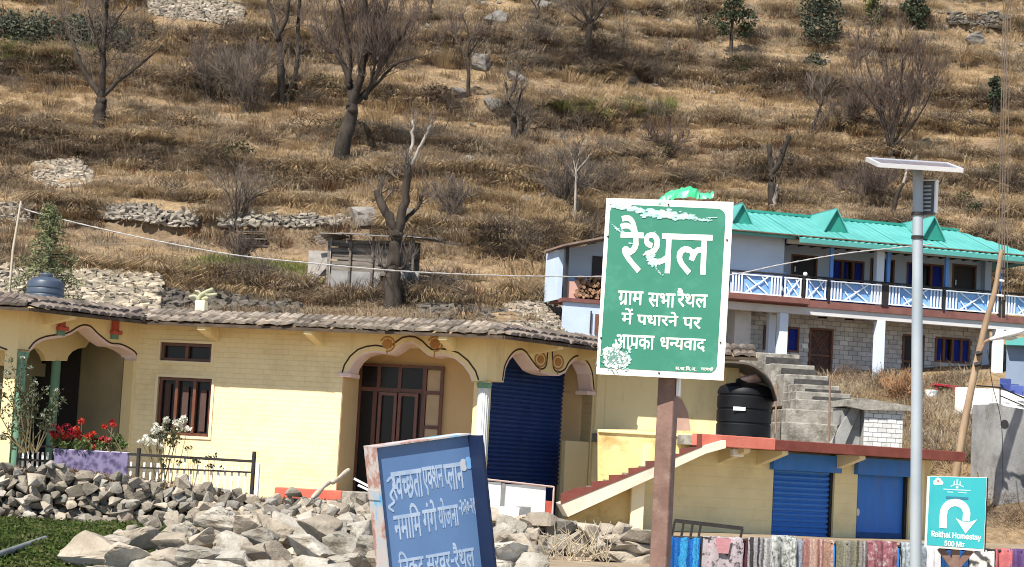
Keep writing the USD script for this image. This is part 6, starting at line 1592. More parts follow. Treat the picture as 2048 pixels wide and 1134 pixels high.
# dry weeds on the banks under the blue house
rg2 = np.random.default_rng(99)
n = 3400
vx = rg2.uniform(1440, 2440, n); vy = rg2.uniform(758, 1070, n)
k_ = ((vx > 1800) & (vx < 1960) & (vy > 785) & (vy < 930)) | ((vx > 1540) & (vx < 1590) & (vy > 800) & (vy < 870)) | ((vx > 1640) & (vx < 1960) & (vy > 760) & (vy < 830)) | ((vy > 925) & (rg2.random(n) < 0.07)) | (vx > 2080)
vx, vy = vx[k_], vy[k_]
P, _ = ground_many(vx, vy)
protos2 = [(blade_tuft(rg2, 80, 0.28, 0.25, 0.55, 0.009, 1.2), pale_straw), (blade_tuft(rg2, 80, 0.28, 0.2, 0.5, 0.009, 1.2), golden_straw), (twig_ball(rg2, 140, 0.4, 0.5, 0.006, 0.3), brown_weed)]
idx = rg2.choice(3, len(P), p=[0.5, 0.4, 0.1]); idx = np.where(vy > 925, rg2.choice([1, 2, 2], len(P)), idx)
instancer('bank_weeds', protos2, P, idx, rg2.uniform(0.6, 1.2, len(P)), rg2.uniform(0, 6.28, len(P)), rg2.normal(0.1, 0.15, len(P)), 'dry tawny weeds on the bank under the blue house')
shrub('rust-brown dry bush by the red plinth of the blue house', 1800, 812, 30, 42, 51, 12, 0.35, mat('rusty_twig', (0.26, 0.14, 0.07), (0.36, 0.21, 0.11), 3.0), 8, leaves=(300, 0.03, mat('rusty_dry_leaf', (0.30, 0.17, 0.08), (0.42, 0.26, 0.13), 3.0, vary=0.3, island=True)))
# outlines of the lettering on the boards: word -> [advance, polygons (outer ring, holes...)]
GLYPHS = {"headline":[1729,[[436,81,385,63,337,63,299,75,269,101,248,137,240,165,284,178,309,192,323,211,326,245,311,273,298,278,276,276,267,265,269,251,286,239,307,234,302,190,267,198,243,211,228,232,222,259,227,286,243,306,277,320,312,319,341,307,365,283,377,248,372,199,345,160,303,135,324,115,361,107,395,112,436,140,436,270,394,270,394,316,877,316,877,270,825,270,825,-5,774,-5,774,173,750,168,734,154,707,98,659,113,675,155,661,164,621,171,599,156,594,127,604,102,624,76,687,20,653,-13,575,61,551,98,544,124,544,151,550,174,580,205,608,216,639,218,670,210,702,191,733,211,774,218,774,270,486,270,486,-5,436,-5]],[[98,370,85,391,65,405,36,408,8,400,-6,444,46,453,72,450,95,439,115,421,132,394,160,316,217,316,217,270,167,270,172,215,161,180,139,153,92,125,139,77,205,21,171,-13,65,87,28,133,16,160,17,181,36,199,65,200,92,181,104,190,121,217,122,250,116,270,-5,270,-5,316,103,316,82,337,62,345,35,346,1,334,-16,378,20,390,53,391,74,385]]],"gram":[1420,[[51,24,188,107,188,268,112,268,110,103,93,83,72,82,35,106,13,146,13,161,22,178,34,185,56,188,56,268,-8,268,-8,319,725,319,725,268,674,268,674,-8,617,-8,617,117,522,117,517,83,508,73,491,67,461,79,436,103,424,127,423,145,438,164,466,168,466,268,374,268,374,-8,318,-8,318,268,245,268,245,-8,188,-8,188,46,84,-23],[617,168,617,268,522,268,522,168]]],"sabha":[1638,[[456,236,450,186,407,193,379,206,367,216,355,243,354,275,365,300,386,316,411,323,444,323,469,315,494,292,506,269,512,234,512,168,596,168,596,268,531,268,531,319,834,319,834,268,782,268,782,-8,726,-8,726,268,653,268,653,-8,596,-8,596,117,512,117,507,83,486,68,461,72,429,98,416,121,413,145,427,164,456,168],[456,237,450,261,438,273,417,276,406,269,404,256,411,246]],[[91,187,100,222,95,268,-8,268,-8,319,354,319,354,268,302,268,302,-8,245,-8,245,123,179,118,107,130,96,124,137,79,202,22,163,-17,130,13,51,96,25,131,14,155,14,182,35,202,66,203],[144,172,194,169,245,176,245,268,152,268,157,218]]],"raithal":[1729,[[297,187,266,195,241,209,221,244,225,287,241,308,264,320,302,323,333,314,360,294,373,274,381,234,368,183,347,157,308,134,332,114,361,110,394,115,432,141,432,268,392,268,392,319,880,319,880,268,828,268,828,-8,772,-8,772,170,752,165,736,152,720,128,709,94,655,111,671,154,659,161,622,168,601,155,597,127,606,103,627,78,692,20,653,-17,572,60,549,96,541,123,541,151,548,175,578,208,608,219,639,221,671,213,702,195,732,213,772,221,772,268,489,268,489,-8,432,-8,432,76,385,60,337,60,298,73,266,99,245,136,236,167],[306,194,323,222,321,253,304,273,281,275,271,267,271,253,287,242,311,237]],[[88,381,74,398,59,404,32,404,7,396,-10,446,46,456,73,453,97,442,117,423,135,395,163,319,220,319,220,268,171,268,175,215,164,179,141,151,97,124,210,22,171,-17,63,85,26,131,13,160,14,182,35,202,66,203,92,185,102,192,118,218,119,250,114,268,-8,268,-8,319,96,319,75,337,56,343,31,342,-1,330,-20,380,13,391,42,395,65,392]]],"mein":[598,[[206,-8,206,117,112,117,106,83,97,73,80,67,61,72,39,87,13,127,12,145,21,160,55,168,55,268,-8,268,-8,319,203,319,186,366,166,396,141,403,101,394,84,446,103,452,154,455,191,442,212,423,229,395,257,319,314,319,314,268,262,268,262,-8],[112,168,206,168,206,268,112,268]],[[237,425,256,445,284,445,303,425,303,396,284,376,256,376,237,396]]],"padharne":[2406,[[345,171,322,187,306,206,298,232,298,262,320,302,361,323,391,323,416,315,436,300,446,278,442,239,421,211,376,240,390,257,386,274,362,271,351,252,354,228,373,212,395,207,459,208,454,157,413,156,398,150,388,134,394,107,412,97,430,95,462,100,498,126,498,268,468,268,468,319,1107,319,1090,366,1070,396,1045,403,1005,394,988,446,1018,454,1058,455,1095,442,1116,423,1133,395,1161,319,1218,319,1218,268,1166,268,1166,-8,1110,-8,1110,141,1036,141,1030,101,1021,91,1002,86,987,89,965,104,947,126,937,151,941,178,958,190,1110,192,1110,268,892,268,896,215,885,179,862,151,818,124,931,22,892,-17,784,85,747,131,734,160,735,182,756,202,787,203,813,185,829,197,840,226,835,268,684,268,684,-8,628,-8,628,268,555,268,555,-8,498,-8,498,61,465,48,425,43,388,49,358,66,338,92,333,108,333,140]],[[191,82,161,69,117,65,88,72,58,91,42,117,33,149,32,268,-8,268,-8,319,300,319,300,268,248,268,248,-8,191,-8],[88,167,95,133,112,119,149,119,191,144,191,268,88,268]]],"par":[977,[[191,82,161,69,117,65,88,72,58,91,42,117,33,149,32,268,-8,268,-8,319,504,319,504,268,455,268,459,215,448,179,425,151,381,124,494,22,455,-17,347,85,310,131,297,160,298,182,319,202,350,203,376,185,392,197,403,226,398,268,248,268,248,-8,191,-8],[88,268,91,143,106,122,121,117,149,119,187,140,191,144,191,268]]],"aapka":[2612,[[208,187,243,183,289,188,289,268,252,268,252,319,1321,319,1321,268,1270,268,1270,-8,1213,-8,1213,268,1030,268,1030,192,1045,201,1080,208,1126,195,1149,171,1162,120,1149,55,1124,9,1073,37,1101,90,1105,118,1101,143,1089,155,1077,157,1054,149,1041,139,1030,126,1030,-8,973,-8,973,71,945,56,921,52,872,57,832,83,814,117,812,166,828,201,841,215,857,226,895,238,973,234,973,268,759,268,759,-8,702,-8,702,82,672,69,628,65,591,76,563,99,549,126,545,149,543,268,475,268,475,-8,418,-8,418,268,346,268,346,-8,289,-8,289,135,240,132,241,91,229,62,217,51,173,33,134,34,92,51,57,86,4,183,54,201,79,147,115,100,153,85,182,95,187,121,174,148,157,165,123,162,119,213,155,217,171,224,181,240,180,259,163,271,143,273,81,251,63,301,103,318,149,324,201,312,232,278,238,247,235,227,228,209],[973,227,969,181,907,187,887,181,874,170,868,156,868,135,880,113,901,103,928,104,973,133],[600,175,605,136,624,119,660,119,699,140,702,144,702,268,600,268]]],"dhanyavad":[2825,[[61,171,38,187,22,206,14,232,14,262,36,302,77,323,107,323,132,315,152,300,162,278,158,239,137,211,92,240,106,257,102,274,78,271,67,252,70,228,89,212,111,207,175,208,170,157,129,156,114,150,104,134,110,107,128,97,146,95,178,100,214,126,214,268,184,268,184,319,1428,319,1428,268,1348,268,1348,184,1263,179,1239,167,1225,144,1225,120,1233,101,1263,82,1298,78,1298,98,1305,114,1332,127,1361,124,1383,106,1390,90,1389,65,1368,40,1404,-15,1356,-39,1319,28,1263,29,1220,44,1186,74,1170,108,1170,158,1186,193,1208,214,1230,225,1292,236,1292,268,1116,268,1116,-8,1060,-8,1060,268,986,268,986,-8,930,-8,930,68,875,51,822,57,781,85,763,117,762,165,778,201,809,226,849,239,930,233,927,181,875,187,839,181,825,169,817,154,817,133,824,118,844,105,874,103,903,112,926,129,930,133,930,268,708,268,708,-8,652,-8,652,76,594,58,538,66,503,91,474,141,418,141,412,101,391,87,361,93,334,118,319,151,318,166,327,183,356,192,500,192,520,206,526,220,524,246,512,268,271,268,271,-8,214,-8,214,61,181,48,141,43,104,49,74,66,54,92,49,108,49,140],[550,120,574,110,606,112,632,124,652,140,652,268,573,268,582,237,579,195,568,173,530,147]]],"imprint":[4145,[[1973,53,1998,68,2020,66,2033,59,2042,46,2045,27,2042,9,2033,-5,2005,-15,1978,-5,1967,17]],[[1765,187,1800,183,1846,188,1846,268,1809,268,1809,319,1954,319,1954,268,1902,268,1902,-8,1846,-8,1846,135,1796,132,1798,91,1785,62,1774,51,1730,33,1690,34,1649,51,1613,86,1560,183,1611,201,1636,147,1671,100,1709,85,1739,95,1743,121,1730,148,1713,165,1679,162,1675,213,1711,217,1727,224,1738,240,1736,259,1720,271,1699,273,1637,251,1620,301,1659,318,1706,324,1758,312,1788,278,1794,247,1792,227,1785,209]],[[1457,53,1482,68,1504,66,1517,59,1526,46,1529,27,1526,9,1517,-5,1489,-15,1462,-5,1451,17]],[[1042,319,1033,362,1041,401,1051,417,1082,442,1102,450,1148,456,1217,446,1278,416,1330,370,1369,319,1438,319,1438,268,1386,268,1386,-8,1330,-8,1330,68,1274,51,1221,57,1180,85,1163,117,1161,165,1177,201,1208,226,1249,239,1330,233,1326,181,1274,187,1239,181,1224,169,1217,154,1217,133,1223,118,1244,105,1274,103,1303,112,1326,129,1330,133,1330,268,1108,268,1108,-8,1052,-8,1052,268,1007,268,1007,319],[1280,347,1240,379,1199,398,1156,404,1127,401,1107,391,1094,376,1090,357,1102,319,1305,319]],[[915,53,940,68,962,66,975,59,984,46,987,27,984,9,975,-5,947,-15,921,-5,910,17]],[[563,187,572,222,567,268,464,268,464,319,896,319,896,268,844,268,844,-8,788,-8,788,10,738,-3,688,-3,635,11,583,39,508,115,492,139,484,163,489,188,507,202,538,203],[624,268,628,209,618,174,600,147,568,124,614,81,672,53,737,49,788,66,788,86,732,74,697,80,677,91,649,125,642,160,649,195,669,222,718,243,754,244,788,237,788,268],[788,231,784,187,732,193,705,180,699,149,709,133,747,124,788,144]],[[372,53,397,68,419,66,432,59,441,46,444,27,441,9,432,-5,404,-15,378,-5,367,17]],[[91,187,100,222,95,268,-8,268,-8,319,354,319,354,268,302,268,302,-8,245,-8,245,123,179,118,107,130,96,124,137,79,202,22,163,-17,130,13,51,96,25,131,14,155,14,182,35,202,66,203],[144,172,194,169,245,176,245,268,152,268,157,218]]],"imprint2":[2858,[[118,236,112,186,69,193,41,206,29,216,17,243,16,275,27,300,48,316,73,323,106,323,131,315,156,292,168,269,174,234,174,168,258,168,258,268,193,268,193,319,1193,319,1181,374,1195,421,1218,443,1233,450,1269,456,1312,447,1344,420,1368,376,1387,319,1444,319,1444,268,1392,268,1392,-8,1336,-8,1336,268,1260,268,1260,189,1147,189,1129,180,1129,165,1143,147,1192,155,1244,144,1270,123,1284,94,1279,43,1259,16,1225,-2,1180,-8,1131,-2,1088,15,1050,41,1012,80,1055,114,1088,80,1130,54,1179,45,1218,53,1229,76,1221,96,1183,103,1134,89,1089,126,1076,149,1071,176,1077,204,1093,223,1132,238,1204,240,1204,268,974,268,974,-8,918,-8,918,268,845,268,845,-8,789,-8,789,68,733,51,680,57,639,85,622,117,620,165,636,201,667,226,708,239,789,233,785,181,733,187,698,181,683,169,676,154,676,133,682,118,703,105,733,103,762,112,785,129,789,133,789,268,545,268,545,166,488,166,458,158,436,143,424,121,423,97,432,72,466,49,493,45,527,48,583,72,603,19,548,-1,508,-8,460,-5,415,14,383,46,368,92,371,142,385,170,406,191,433,206,488,218,488,268,315,268,315,-8,258,-8,258,117,174,117,169,83,148,68,123,72,91,98,78,121,75,145,89,164,118,168],[118,237,112,261,100,273,79,276,68,269,66,256,73,246],[1250,319,1332,319,1314,370,1291,399,1263,404,1243,390,1238,359]],[[1134,-53,1153,-33,1181,-33,1200,-53,1200,-81,1181,-101,1154,-101,1134,-81]]],"swachchhata":[2880,[[91,187,100,222,95,268,-8,268,-8,319,1455,319,1455,268,1404,268,1404,-8,1347,-8,1347,268,1274,268,1274,-8,1218,-8,1218,156,1127,153,1110,147,1099,134,1098,108,1106,87,1173,20,1134,-17,1067,50,1043,96,1042,139,1061,176,1084,193,1117,204,1218,208,1218,268,951,268,951,244,982,227,1006,189,1010,154,1003,109,981,67,946,31,900,6,844,-7,779,-3,745,15,725,41,719,84,676,58,647,52,611,52,577,64,550,87,537,119,537,153,547,177,484,176,484,228,676,228,671,177,623,174,605,166,595,154,591,137,597,116,616,104,631,102,668,111,702,138,690,168,691,195,695,210,715,232,760,248,801,248,828,242,824,192,791,199,764,198,753,193,746,175,753,159,777,149,838,150,834,99,795,99,783,94,775,74,781,55,793,48,841,44,890,58,930,89,873,115,853,138,842,164,842,191,850,214,865,233,895,247,895,268,436,268,436,-8,380,-8,380,68,337,53,284,54,239,76,223,94,213,118,156,120,107,130,96,124,137,79,202,22,163,-17,70,74,30,123,15,150,13,176,27,198,59,204],[931,90,945,111,951,128],[953,136,954,165,945,189,927,201,904,198,896,179,901,162,921,146],[712,126,727,109,730,113],[144,172,213,170,227,201,241,215,277,234,322,240,380,233,376,181,330,187,299,184,280,176,267,154,269,125,286,108,312,102,344,108,380,133,380,268,152,268,157,218]]],"action":[2334,[[796,-8,796,268,752,268,752,319,1182,319,1182,268,1130,268,1130,-8,1074,-8,1074,141,1000,141,994,101,985,91,966,86,951,89,929,104,911,126,901,151,905,178,922,190,1074,192,1074,268,853,268,853,-8]],[[245,268,241,148,227,118,200,97,155,87,144,139,175,148,186,163,188,268,88,268,88,156,95,119,119,96,217,38,236,20,247,-1,249,-48,222,-103,172,-74,192,-37,193,-20,186,-9,79,58,44,94,32,141,32,268,-8,268,-8,319,566,319,566,268,510,268,510,181,541,191,592,192,592,164,618,163,646,147,663,156,682,176,632,185,600,203,581,228,576,272,595,306,620,320,651,324,688,317,720,298,736,277,746,251,750,220,745,185,731,152,709,124,690,109,768,20,723,-12,672,53,637,89,592,89,570,103,562,118,563,140,533,136,510,123,510,-8,454,-8,454,71,426,56,389,51,353,57,321,74,299,104,292,130,293,166,309,201,338,226,376,238,454,234,454,268],[682,177,690,194,694,224],[694,227,687,253,675,267,649,275,629,268,627,252,640,237],[454,227,450,181,388,187,368,181,355,170,349,156,349,135,361,113,382,103,409,104,454,133]]],"plan":[1800,[[187,79,156,68,106,67,72,81,52,99,38,126,33,149,32,268,-8,268,-8,319,915,319,915,268,864,268,864,-8,807,-8,807,141,732,141,727,101,718,91,699,86,684,89,662,104,644,126,634,151,638,178,655,190,807,192,807,268,586,268,586,-8,530,-8,530,268,456,268,456,-8,400,-8,400,170,380,165,364,152,349,128,337,94,284,111,299,154,288,161,250,168,230,155,226,127,235,103,255,78,320,20,282,-17,211,48],[169,127,176,175,207,208,236,219,267,221,299,213,331,195,361,213,400,221,400,268,88,268,88,167,95,133,106,122,121,117,149,119]]],"namami":[2269,[[733,319,726,346,727,382,743,417,776,442,796,450,844,456,920,446,986,416,1043,371,1086,319,1150,319,1150,268,1098,268,1098,-8,1042,-8,1042,117,947,117,942,83,933,73,915,67,885,79,861,103,849,127,848,145,862,164,890,168,890,268,799,268,799,-8,742,-8,742,268,670,268,670,-8,613,-8,613,268,540,268,540,-8,484,-8,484,117,389,117,384,83,363,68,339,72,317,87,296,115,289,139,294,156,304,164,332,168,332,268,241,268,241,-8,184,-8,184,141,110,141,105,101,96,91,76,86,54,93,33,111,17,134,10,159,20,183,40,192,184,192,184,268,-8,268,-8,319],[1042,268,947,268,947,168,1042,168],[993,347,948,379,902,398,854,404,822,401,799,391,786,376,781,356,793,319,1019,319],[484,168,484,268,389,268,389,168]]],"gange":[1126,[[112,110,99,87,72,82,48,93,23,121,15,137,13,161,27,183,56,188,56,268,-8,268,-8,319,467,319,450,366,430,396,405,403,365,394,348,446,404,456,444,448,476,423,501,378,521,319,578,319,578,268,526,268,526,-8,470,-8,470,268,394,268,393,110,381,87,361,81,345,84,323,99,305,121,295,146,294,161,303,178,316,185,337,188,337,268,245,268,245,-8,188,-8,188,268,112,268]],[[184,400,203,420,230,420,249,400,249,372,230,352,203,352,184,372]]],"yojana":[2395,[[197,76,152,60,104,60,83,66,48,91,24,128,10,182,60,201,71,220,71,240,57,268,-8,268,-8,319,323,319,307,366,287,396,262,403,222,394,205,446,223,452,275,455,300,448,322,434,350,395,378,319,1212,319,1212,268,1161,268,1161,-8,1104,-8,1104,268,1032,268,1032,-8,975,-8,975,141,900,141,895,101,886,91,867,86,852,89,830,104,812,126,802,151,806,178,823,190,975,192,975,268,754,268,754,-8,698,-8,698,177,629,177,654,133,656,97,650,75,639,58,615,40,585,32,560,33,520,49,483,85,449,144,425,205,475,223,501,157,525,116,549,92,579,85,597,95,600,123,580,159,546,186,565,228,698,228,698,268,383,268,383,-8,326,-8,326,268,254,268,254,-8,197,-8],[88,126,110,112,141,110,169,119,197,140,197,268,118,268,127,237,124,195,113,173,75,147]]],"year":[3986,[[1834,183,1807,198,1784,224,1776,259,1785,289,1803,309,1831,322,1873,323,1904,312,1934,279,1940,250,1938,229,1925,198,1910,178,1851,128,1913,78,1937,45,1940,0,1912,-51,1866,-16,1884,10,1879,34,1773,124,1776,143],[1837,186,1870,216,1882,239,1882,260,1867,271,1844,272,1832,262,1836,241,1871,226]],[[1597,53,1559,96,1526,95,1501,104,1490,118,1486,135,1493,158,1511,170,1537,171,1570,155,1593,169,1610,197,1614,221,1610,244,1593,265,1563,272,1533,269,1493,252,1474,302,1500,313,1554,324,1606,318,1641,298,1664,265,1672,220,1667,185,1643,140,1613,115,1692,14,1646,-17]],[[1288,120,1288,177,1426,177,1426,120]],[[1078,66,1047,93,1029,131,1027,176,1040,216,1067,247,1104,265,1149,267,1190,254,1221,227,1239,189,1242,144,1229,104,1202,73,1164,56,1119,53],[1171,120,1185,149,1185,173,1178,193,1164,208,1146,216,1124,215,1106,208,1091,192,1084,171,1084,147,1091,127,1104,112,1122,105,1154,108]],[[876,53,838,96,805,95,780,104,769,118,765,135,772,158,790,170,816,171,849,155,872,169,889,197,893,221,889,244,872,265,842,272,812,269,772,252,753,302,779,313,833,324,885,318,920,298,943,265,951,220,946,185,922,140,892,115,971,14,925,-17]],[[527,66,496,93,478,131,476,176,489,216,516,247,553,265,598,267,639,254,670,227,688,189,691,144,678,104,651,73,613,56,568,53],[620,120,634,149,634,173,627,193,613,208,595,216,573,215,555,208,540,192,533,171,533,147,540,127,553,112,571,105,603,108]],[[325,53,287,96,254,95,229,104,218,118,214,135,221,158,239,170,265,171,298,155,321,169,338,197,342,221,338,244,321,265,291,272,261,269,221,252,202,302,228,313,282,324,334,318,369,298,392,265,400,220,395,185,371,140,341,115,420,14,374,-17]],[[16,120,16,177,154,177,154,120]]],"panchayat":[6459,[[2662,187,2631,195,2606,209,2586,244,2590,287,2606,308,2629,320,2667,323,2698,314,2725,294,2738,274,2746,234,2733,183,2712,157,2673,134,2697,114,2726,110,2759,115,2798,141,2798,268,2756,268,2756,319,3245,319,3245,268,3193,268,3193,-8,3136,-8,3136,170,3117,165,3101,152,3085,128,3074,94,3020,111,3036,154,3024,161,2987,168,2966,155,2962,127,2971,103,2992,78,3057,20,3018,-17,2937,60,2914,96,2906,123,2906,151,2913,175,2943,208,2973,219,3004,221,3036,213,3067,195,3097,213,3136,221,3136,268,2854,268,2854,-8,2798,-8,2798,76,2750,60,2702,60,2663,73,2631,99,2610,136,2601,167],[2671,194,2688,222,2686,253,2669,273,2646,275,2636,267,2636,253,2652,242,2676,237]],[[2453,381,2439,398,2424,404,2397,404,2372,396,2355,446,2411,456,2438,453,2462,442,2482,423,2500,395,2528,319,2585,319,2585,268,2536,268,2540,215,2529,179,2506,151,2462,124,2575,22,2536,-17,2428,85,2391,131,2378,160,2379,182,2400,202,2431,203,2457,185,2467,192,2483,218,2484,250,2479,268,2357,268,2357,319,2461,319,2440,337,2421,343,2396,342,2364,330,2345,380,2378,391,2407,395,2430,392]],[[2212,177,2348,177,2348,120,2212,120]],[[1261,187,1270,222,1265,268,1162,268,1162,319,2210,319,2210,268,2162,268,2166,215,2154,179,2132,151,2087,124,2200,22,2161,-17,2054,85,2016,131,2003,160,2005,182,2025,202,2056,203,2083,185,2098,197,2110,226,2105,268,1954,268,1954,-8,1898,-8,1898,68,1842,51,1789,57,1748,85,1731,117,1729,165,1745,201,1776,226,1817,239,1898,233,1894,181,1842,187,1807,181,1792,169,1785,154,1785,133,1791,118,1812,105,1842,103,1871,112,1894,129,1898,133,1898,268,1679,268,1683,215,1672,179,1649,151,1605,124,1718,22,1679,-17,1571,85,1534,131,1521,160,1522,182,1543,202,1574,203,1600,185,1616,197,1627,226,1622,268,1472,268,1472,-8,1415,-8,1415,123,1349,118,1277,130,1266,124,1307,79,1372,22,1333,-17,1300,13,1221,96,1195,131,1184,155,1184,182,1205,202,1236,203],[1314,172,1364,169,1415,176,1415,268,1322,268,1327,218]],[[27,319,18,362,26,401,36,417,67,442,87,450,133,456,202,446,263,416,315,370,354,319,1056,319,1056,268,982,268,982,166,925,166,888,155,865,133,859,107,861,88,874,66,911,47,964,48,1020,72,1039,19,971,-4,931,-8,897,-5,866,6,840,23,812,60,803,110,813,157,832,181,856,199,885,211,925,218,925,268,641,268,641,192,656,201,691,208,738,195,760,171,773,120,761,55,735,9,685,37,713,90,717,118,712,143,700,155,688,157,665,149,652,139,641,126,641,-8,584,-8,584,71,556,56,533,52,484,57,443,83,425,117,424,166,439,201,452,215,468,226,507,238,584,234,584,268,370,268,370,-8,314,-8,314,141,240,141,234,101,225,91,206,86,191,89,169,104,151,126,141,151,145,178,162,190,314,192,314,268,93,268,93,-8,36,-8,36,268,-8,268,-8,319],[584,227,581,181,519,187,499,181,486,170,479,156,479,135,491,113,513,103,540,104,584,133],[290,319,265,347,225,379,184,398,141,404,112,401,92,391,76,367,76,344,87,319]]]}
def word(key):
    return unary_union([Polygon(list(zip(p[0][::2], p[0][1::2])), [list(zip(h[::2], h[1::2])) for h in p[1:]]).buffer(0) for p in GLYPHS[key][1:]])
def fit(g, u0, u1, z0, z1):
    a, b, c, d = g.bounds
    return shapely.affinity.affine_transform(g, [(u1 - u0) / (c - a), 0, 0, (z1 - z0) / (d - b), u0 - a * (u1 - u0) / (c - a), z0 - b * (z1 - z0) / (d - b)])
# ================================================================== things in front of the houses
# white cable across the slope, posts and the leaning lamp pole
cable_m = mat('white_cable', (0.30, 0.285, 0.265), (0.48, 0.46, 0.44), 30.0, 0.7)
def cable(label, pts, r, m_=None, n=60, twist=True):
    c = curve([at(*p) for p in pts], n)
    rr = r * (1 + 0.3 * np.sin(np.arange(n) * 2.2)) if twist else r
    return solo('cable', path_tube(c, rr, 6), m_ or cable_m, label, 'cable', smooth=True)
cable('twisted white cable sagging from the crooked pole across to the green sign', [(42, 408, 45.9), (60, 422, 46), (200, 457, 46), (330, 485, 46.2), (470, 510, 46.5), (620, 526, 47), (800, 542, 47.5), (1000, 551, 48.5), (1200, 553, 50), (1400, 548, 51.5)], 0.016, n=150)
cable('white cable rising from the green sign to the eave of the blue house', [(1400, 549, 50.5), (1466, 549, 51), (1568, 528, 51.5), (1690, 507, 52), (1800, 495, 52.6), (1864, 488, 53.2)], 0.016, n=80)
pole = thing('lamp_pole', 'leaning wooden pole with a street lamp beside the concrete wall', 'pole', at(1905, 1000, 40.9))
pp = [at(1902, 1010, 40.9), at(1912, 945, 40.9), at(1940, 790, 40.9), at(1968, 660, 40.9), at(1990, 580, 40.9), at(2003, 500, 40.9)]
part(pole, 'shaft', path_tube(curve(pp, 20), np.linspace(0.095, 0.045, 20) * (1 + 0.05 * np.sin(np.arange(20) * 2.3)), 10), mat('bare_pole_wood', (0.21, 0.14, 0.085), (0.33, 0.235, 0.15), 5.0, 0.8, 0.008, 30.0, stretch=(1, 1, 0.2)), smooth=True)
lampw = mat('lamp_white', (0.66, 0.67, 0.68), (0.72, 0.73, 0.74), 3.0, 0.35)
arm = [at(1960, 705, 40.75), at(1967, 690, 40.7), at(1972, 682, 40.65), at(1990, 676, 40.6)]
part(pole, 'lamp_arm', path_tube(curve(arm, 10), 0.025, 6), mat('rusty_arm', (0.28, 0.16, 0.10), (0.36, 0.22, 0.15), 5.0))
lh = []
a, b = at(1980, 680, 40.6), at(2046, 664, 40.4)
n = 12
for k in range(n):
    t = k / (n - 1); w = 0.045 + 0.10 * math.sin(min(1, t * 1.35) * math.pi * 0.62); w = w if t < 0.92 else w * (1 - (t - 0.92) * 7)
    lh.append((a + (b - a) * t, w))
d = (b - a) / np.linalg.norm(b - a); sd = np.cross(d, [0, 0, 1]); sd /= np.linalg.norm(sd); ud = np.cross(sd, d)
v, f = [], []
for p, w in lh:
    for k in range(12):
        th = k / 12 * 2 * np.pi
        v.append(p + sd * w * 1.5 * math.cos(th) + ud * w * (0.75 if math.sin(th) > 0 else 0.35) * math.sin(th))
for k in range(n - 1):
    for i in range(12):
        j = (i + 1) % 12
        f += [[k * 12 + i, k * 12 + j, (k + 1) * 12 + j], [k * 12 + i, (k + 1) * 12 + j, (k + 1) * 12 + i]]
f += [[(n - 1) * 12, (n - 1) * 12 + i, (n - 1) * 12 + i + 1] for i in range(1, 11)] + [[0, i + 1, i] for i in range(1, 11)]
lamp = part(pole, 'lamp_head', (np.array(v), np.array(f)), lampw, smooth=True)
part(lamp, 'lens', rock(a + (b - a) * 0.6 - ud * 0.055, (0.34, 0.26, 0.10), np.random.default_rng(1), 2, 0.02), mat('lamp_lens', (0.40, 0.41, 0.40), (0.5, 0.51, 0.5), 3.0, 0.25), smooth=True)
part(pole, 'strap', path_tube([at(1949, 730, 40.8), at(1961, 727, 40.75)], 0.05, 8), black_iron)
part(pole, 'strap', path_tube([at(1952, 708, 40.8), at(1964, 705, 40.75)], 0.05, 8), black_iron)
mast = thing('bundle_of_wires', 'bundle of thin upright rods and wires rising past the end of the blue house', 'wires', at(2003, 560, 41.5))
rod_m = mat('brown_rod', (0.10, 0.075, 0.055), (0.16, 0.12, 0.09), 5.0)
for k, (x0, x1, r) in enumerate([(1997, 2009, 0.011), (2003, 2013, 0.014), (2008, 2017, 0.012), (2014, 2023, 0.009)]):
    part(mast, 'rod', path_tube([at(x0, 600 + 40 * (k % 2), 41.5), at((x0 + x1) / 2 - 2, 280, 41.5), at(x1, -80, 41.5)], r, 5), rod_m)
for k, (x, y) in enumerate([(2001, 535), (1999, 560), (1998, 590)]):
    part(mast, 'insulator', path_tube([at(x - 6, y, 41.4), at(x + 9, y + 2, 41.4)], 0.022, 6), lampw if k else black_iron)
cable('thin dark drop wire hanging beside the lamp pole', [(1975, 700, 40.7), (1985, 770, 40.8), (2003, 850, 41.0), (2006, 980, 41.2)], 0.008, black_iron, 24, False)

# ------------------------------------------------------------------ dry stone walls in front of the yellow house
bw_stone = mat('warm_field_stone', (0.25, 0.21, 0.16), (0.40, 0.345, 0.275), 3.0, 0.92, 0.015, 28.0, vary=0.28, grime=(0.235, 0.20, 0.155), gscale=3.5, gcut=(0.48, 0.68))
bw_grey = mat('grey_field_stone', (0.175, 0.16, 0.135), (0.31, 0.285, 0.245), 3.0, 0.92, 0.015, 28.0, vary=0.28, grime=(0.17, 0.15, 0.125), gscale=3.5, gcut=(0.48, 0.68))
bw_mix = mat('mixed_field_stone', (0.20, 0.175, 0.14), (0.36, 0.315, 0.25), 3.0, 0.92, 0.015, 28.0, vary=0.32, island=True, grime=(0.20, 0.175, 0.14), gscale=3.5, gcut=(0.48, 0.68))
big_stone = mat('broken_limestone', (0.26, 0.235, 0.195), (0.42, 0.39, 0.335), 3.0, 0.9, 0.03, 13.0, vary=0.22, grime=(0.20, 0.165, 0.12), gscale=3.5, gcut=(0.46, 0.66))
rb = np.random.default_rng(41)
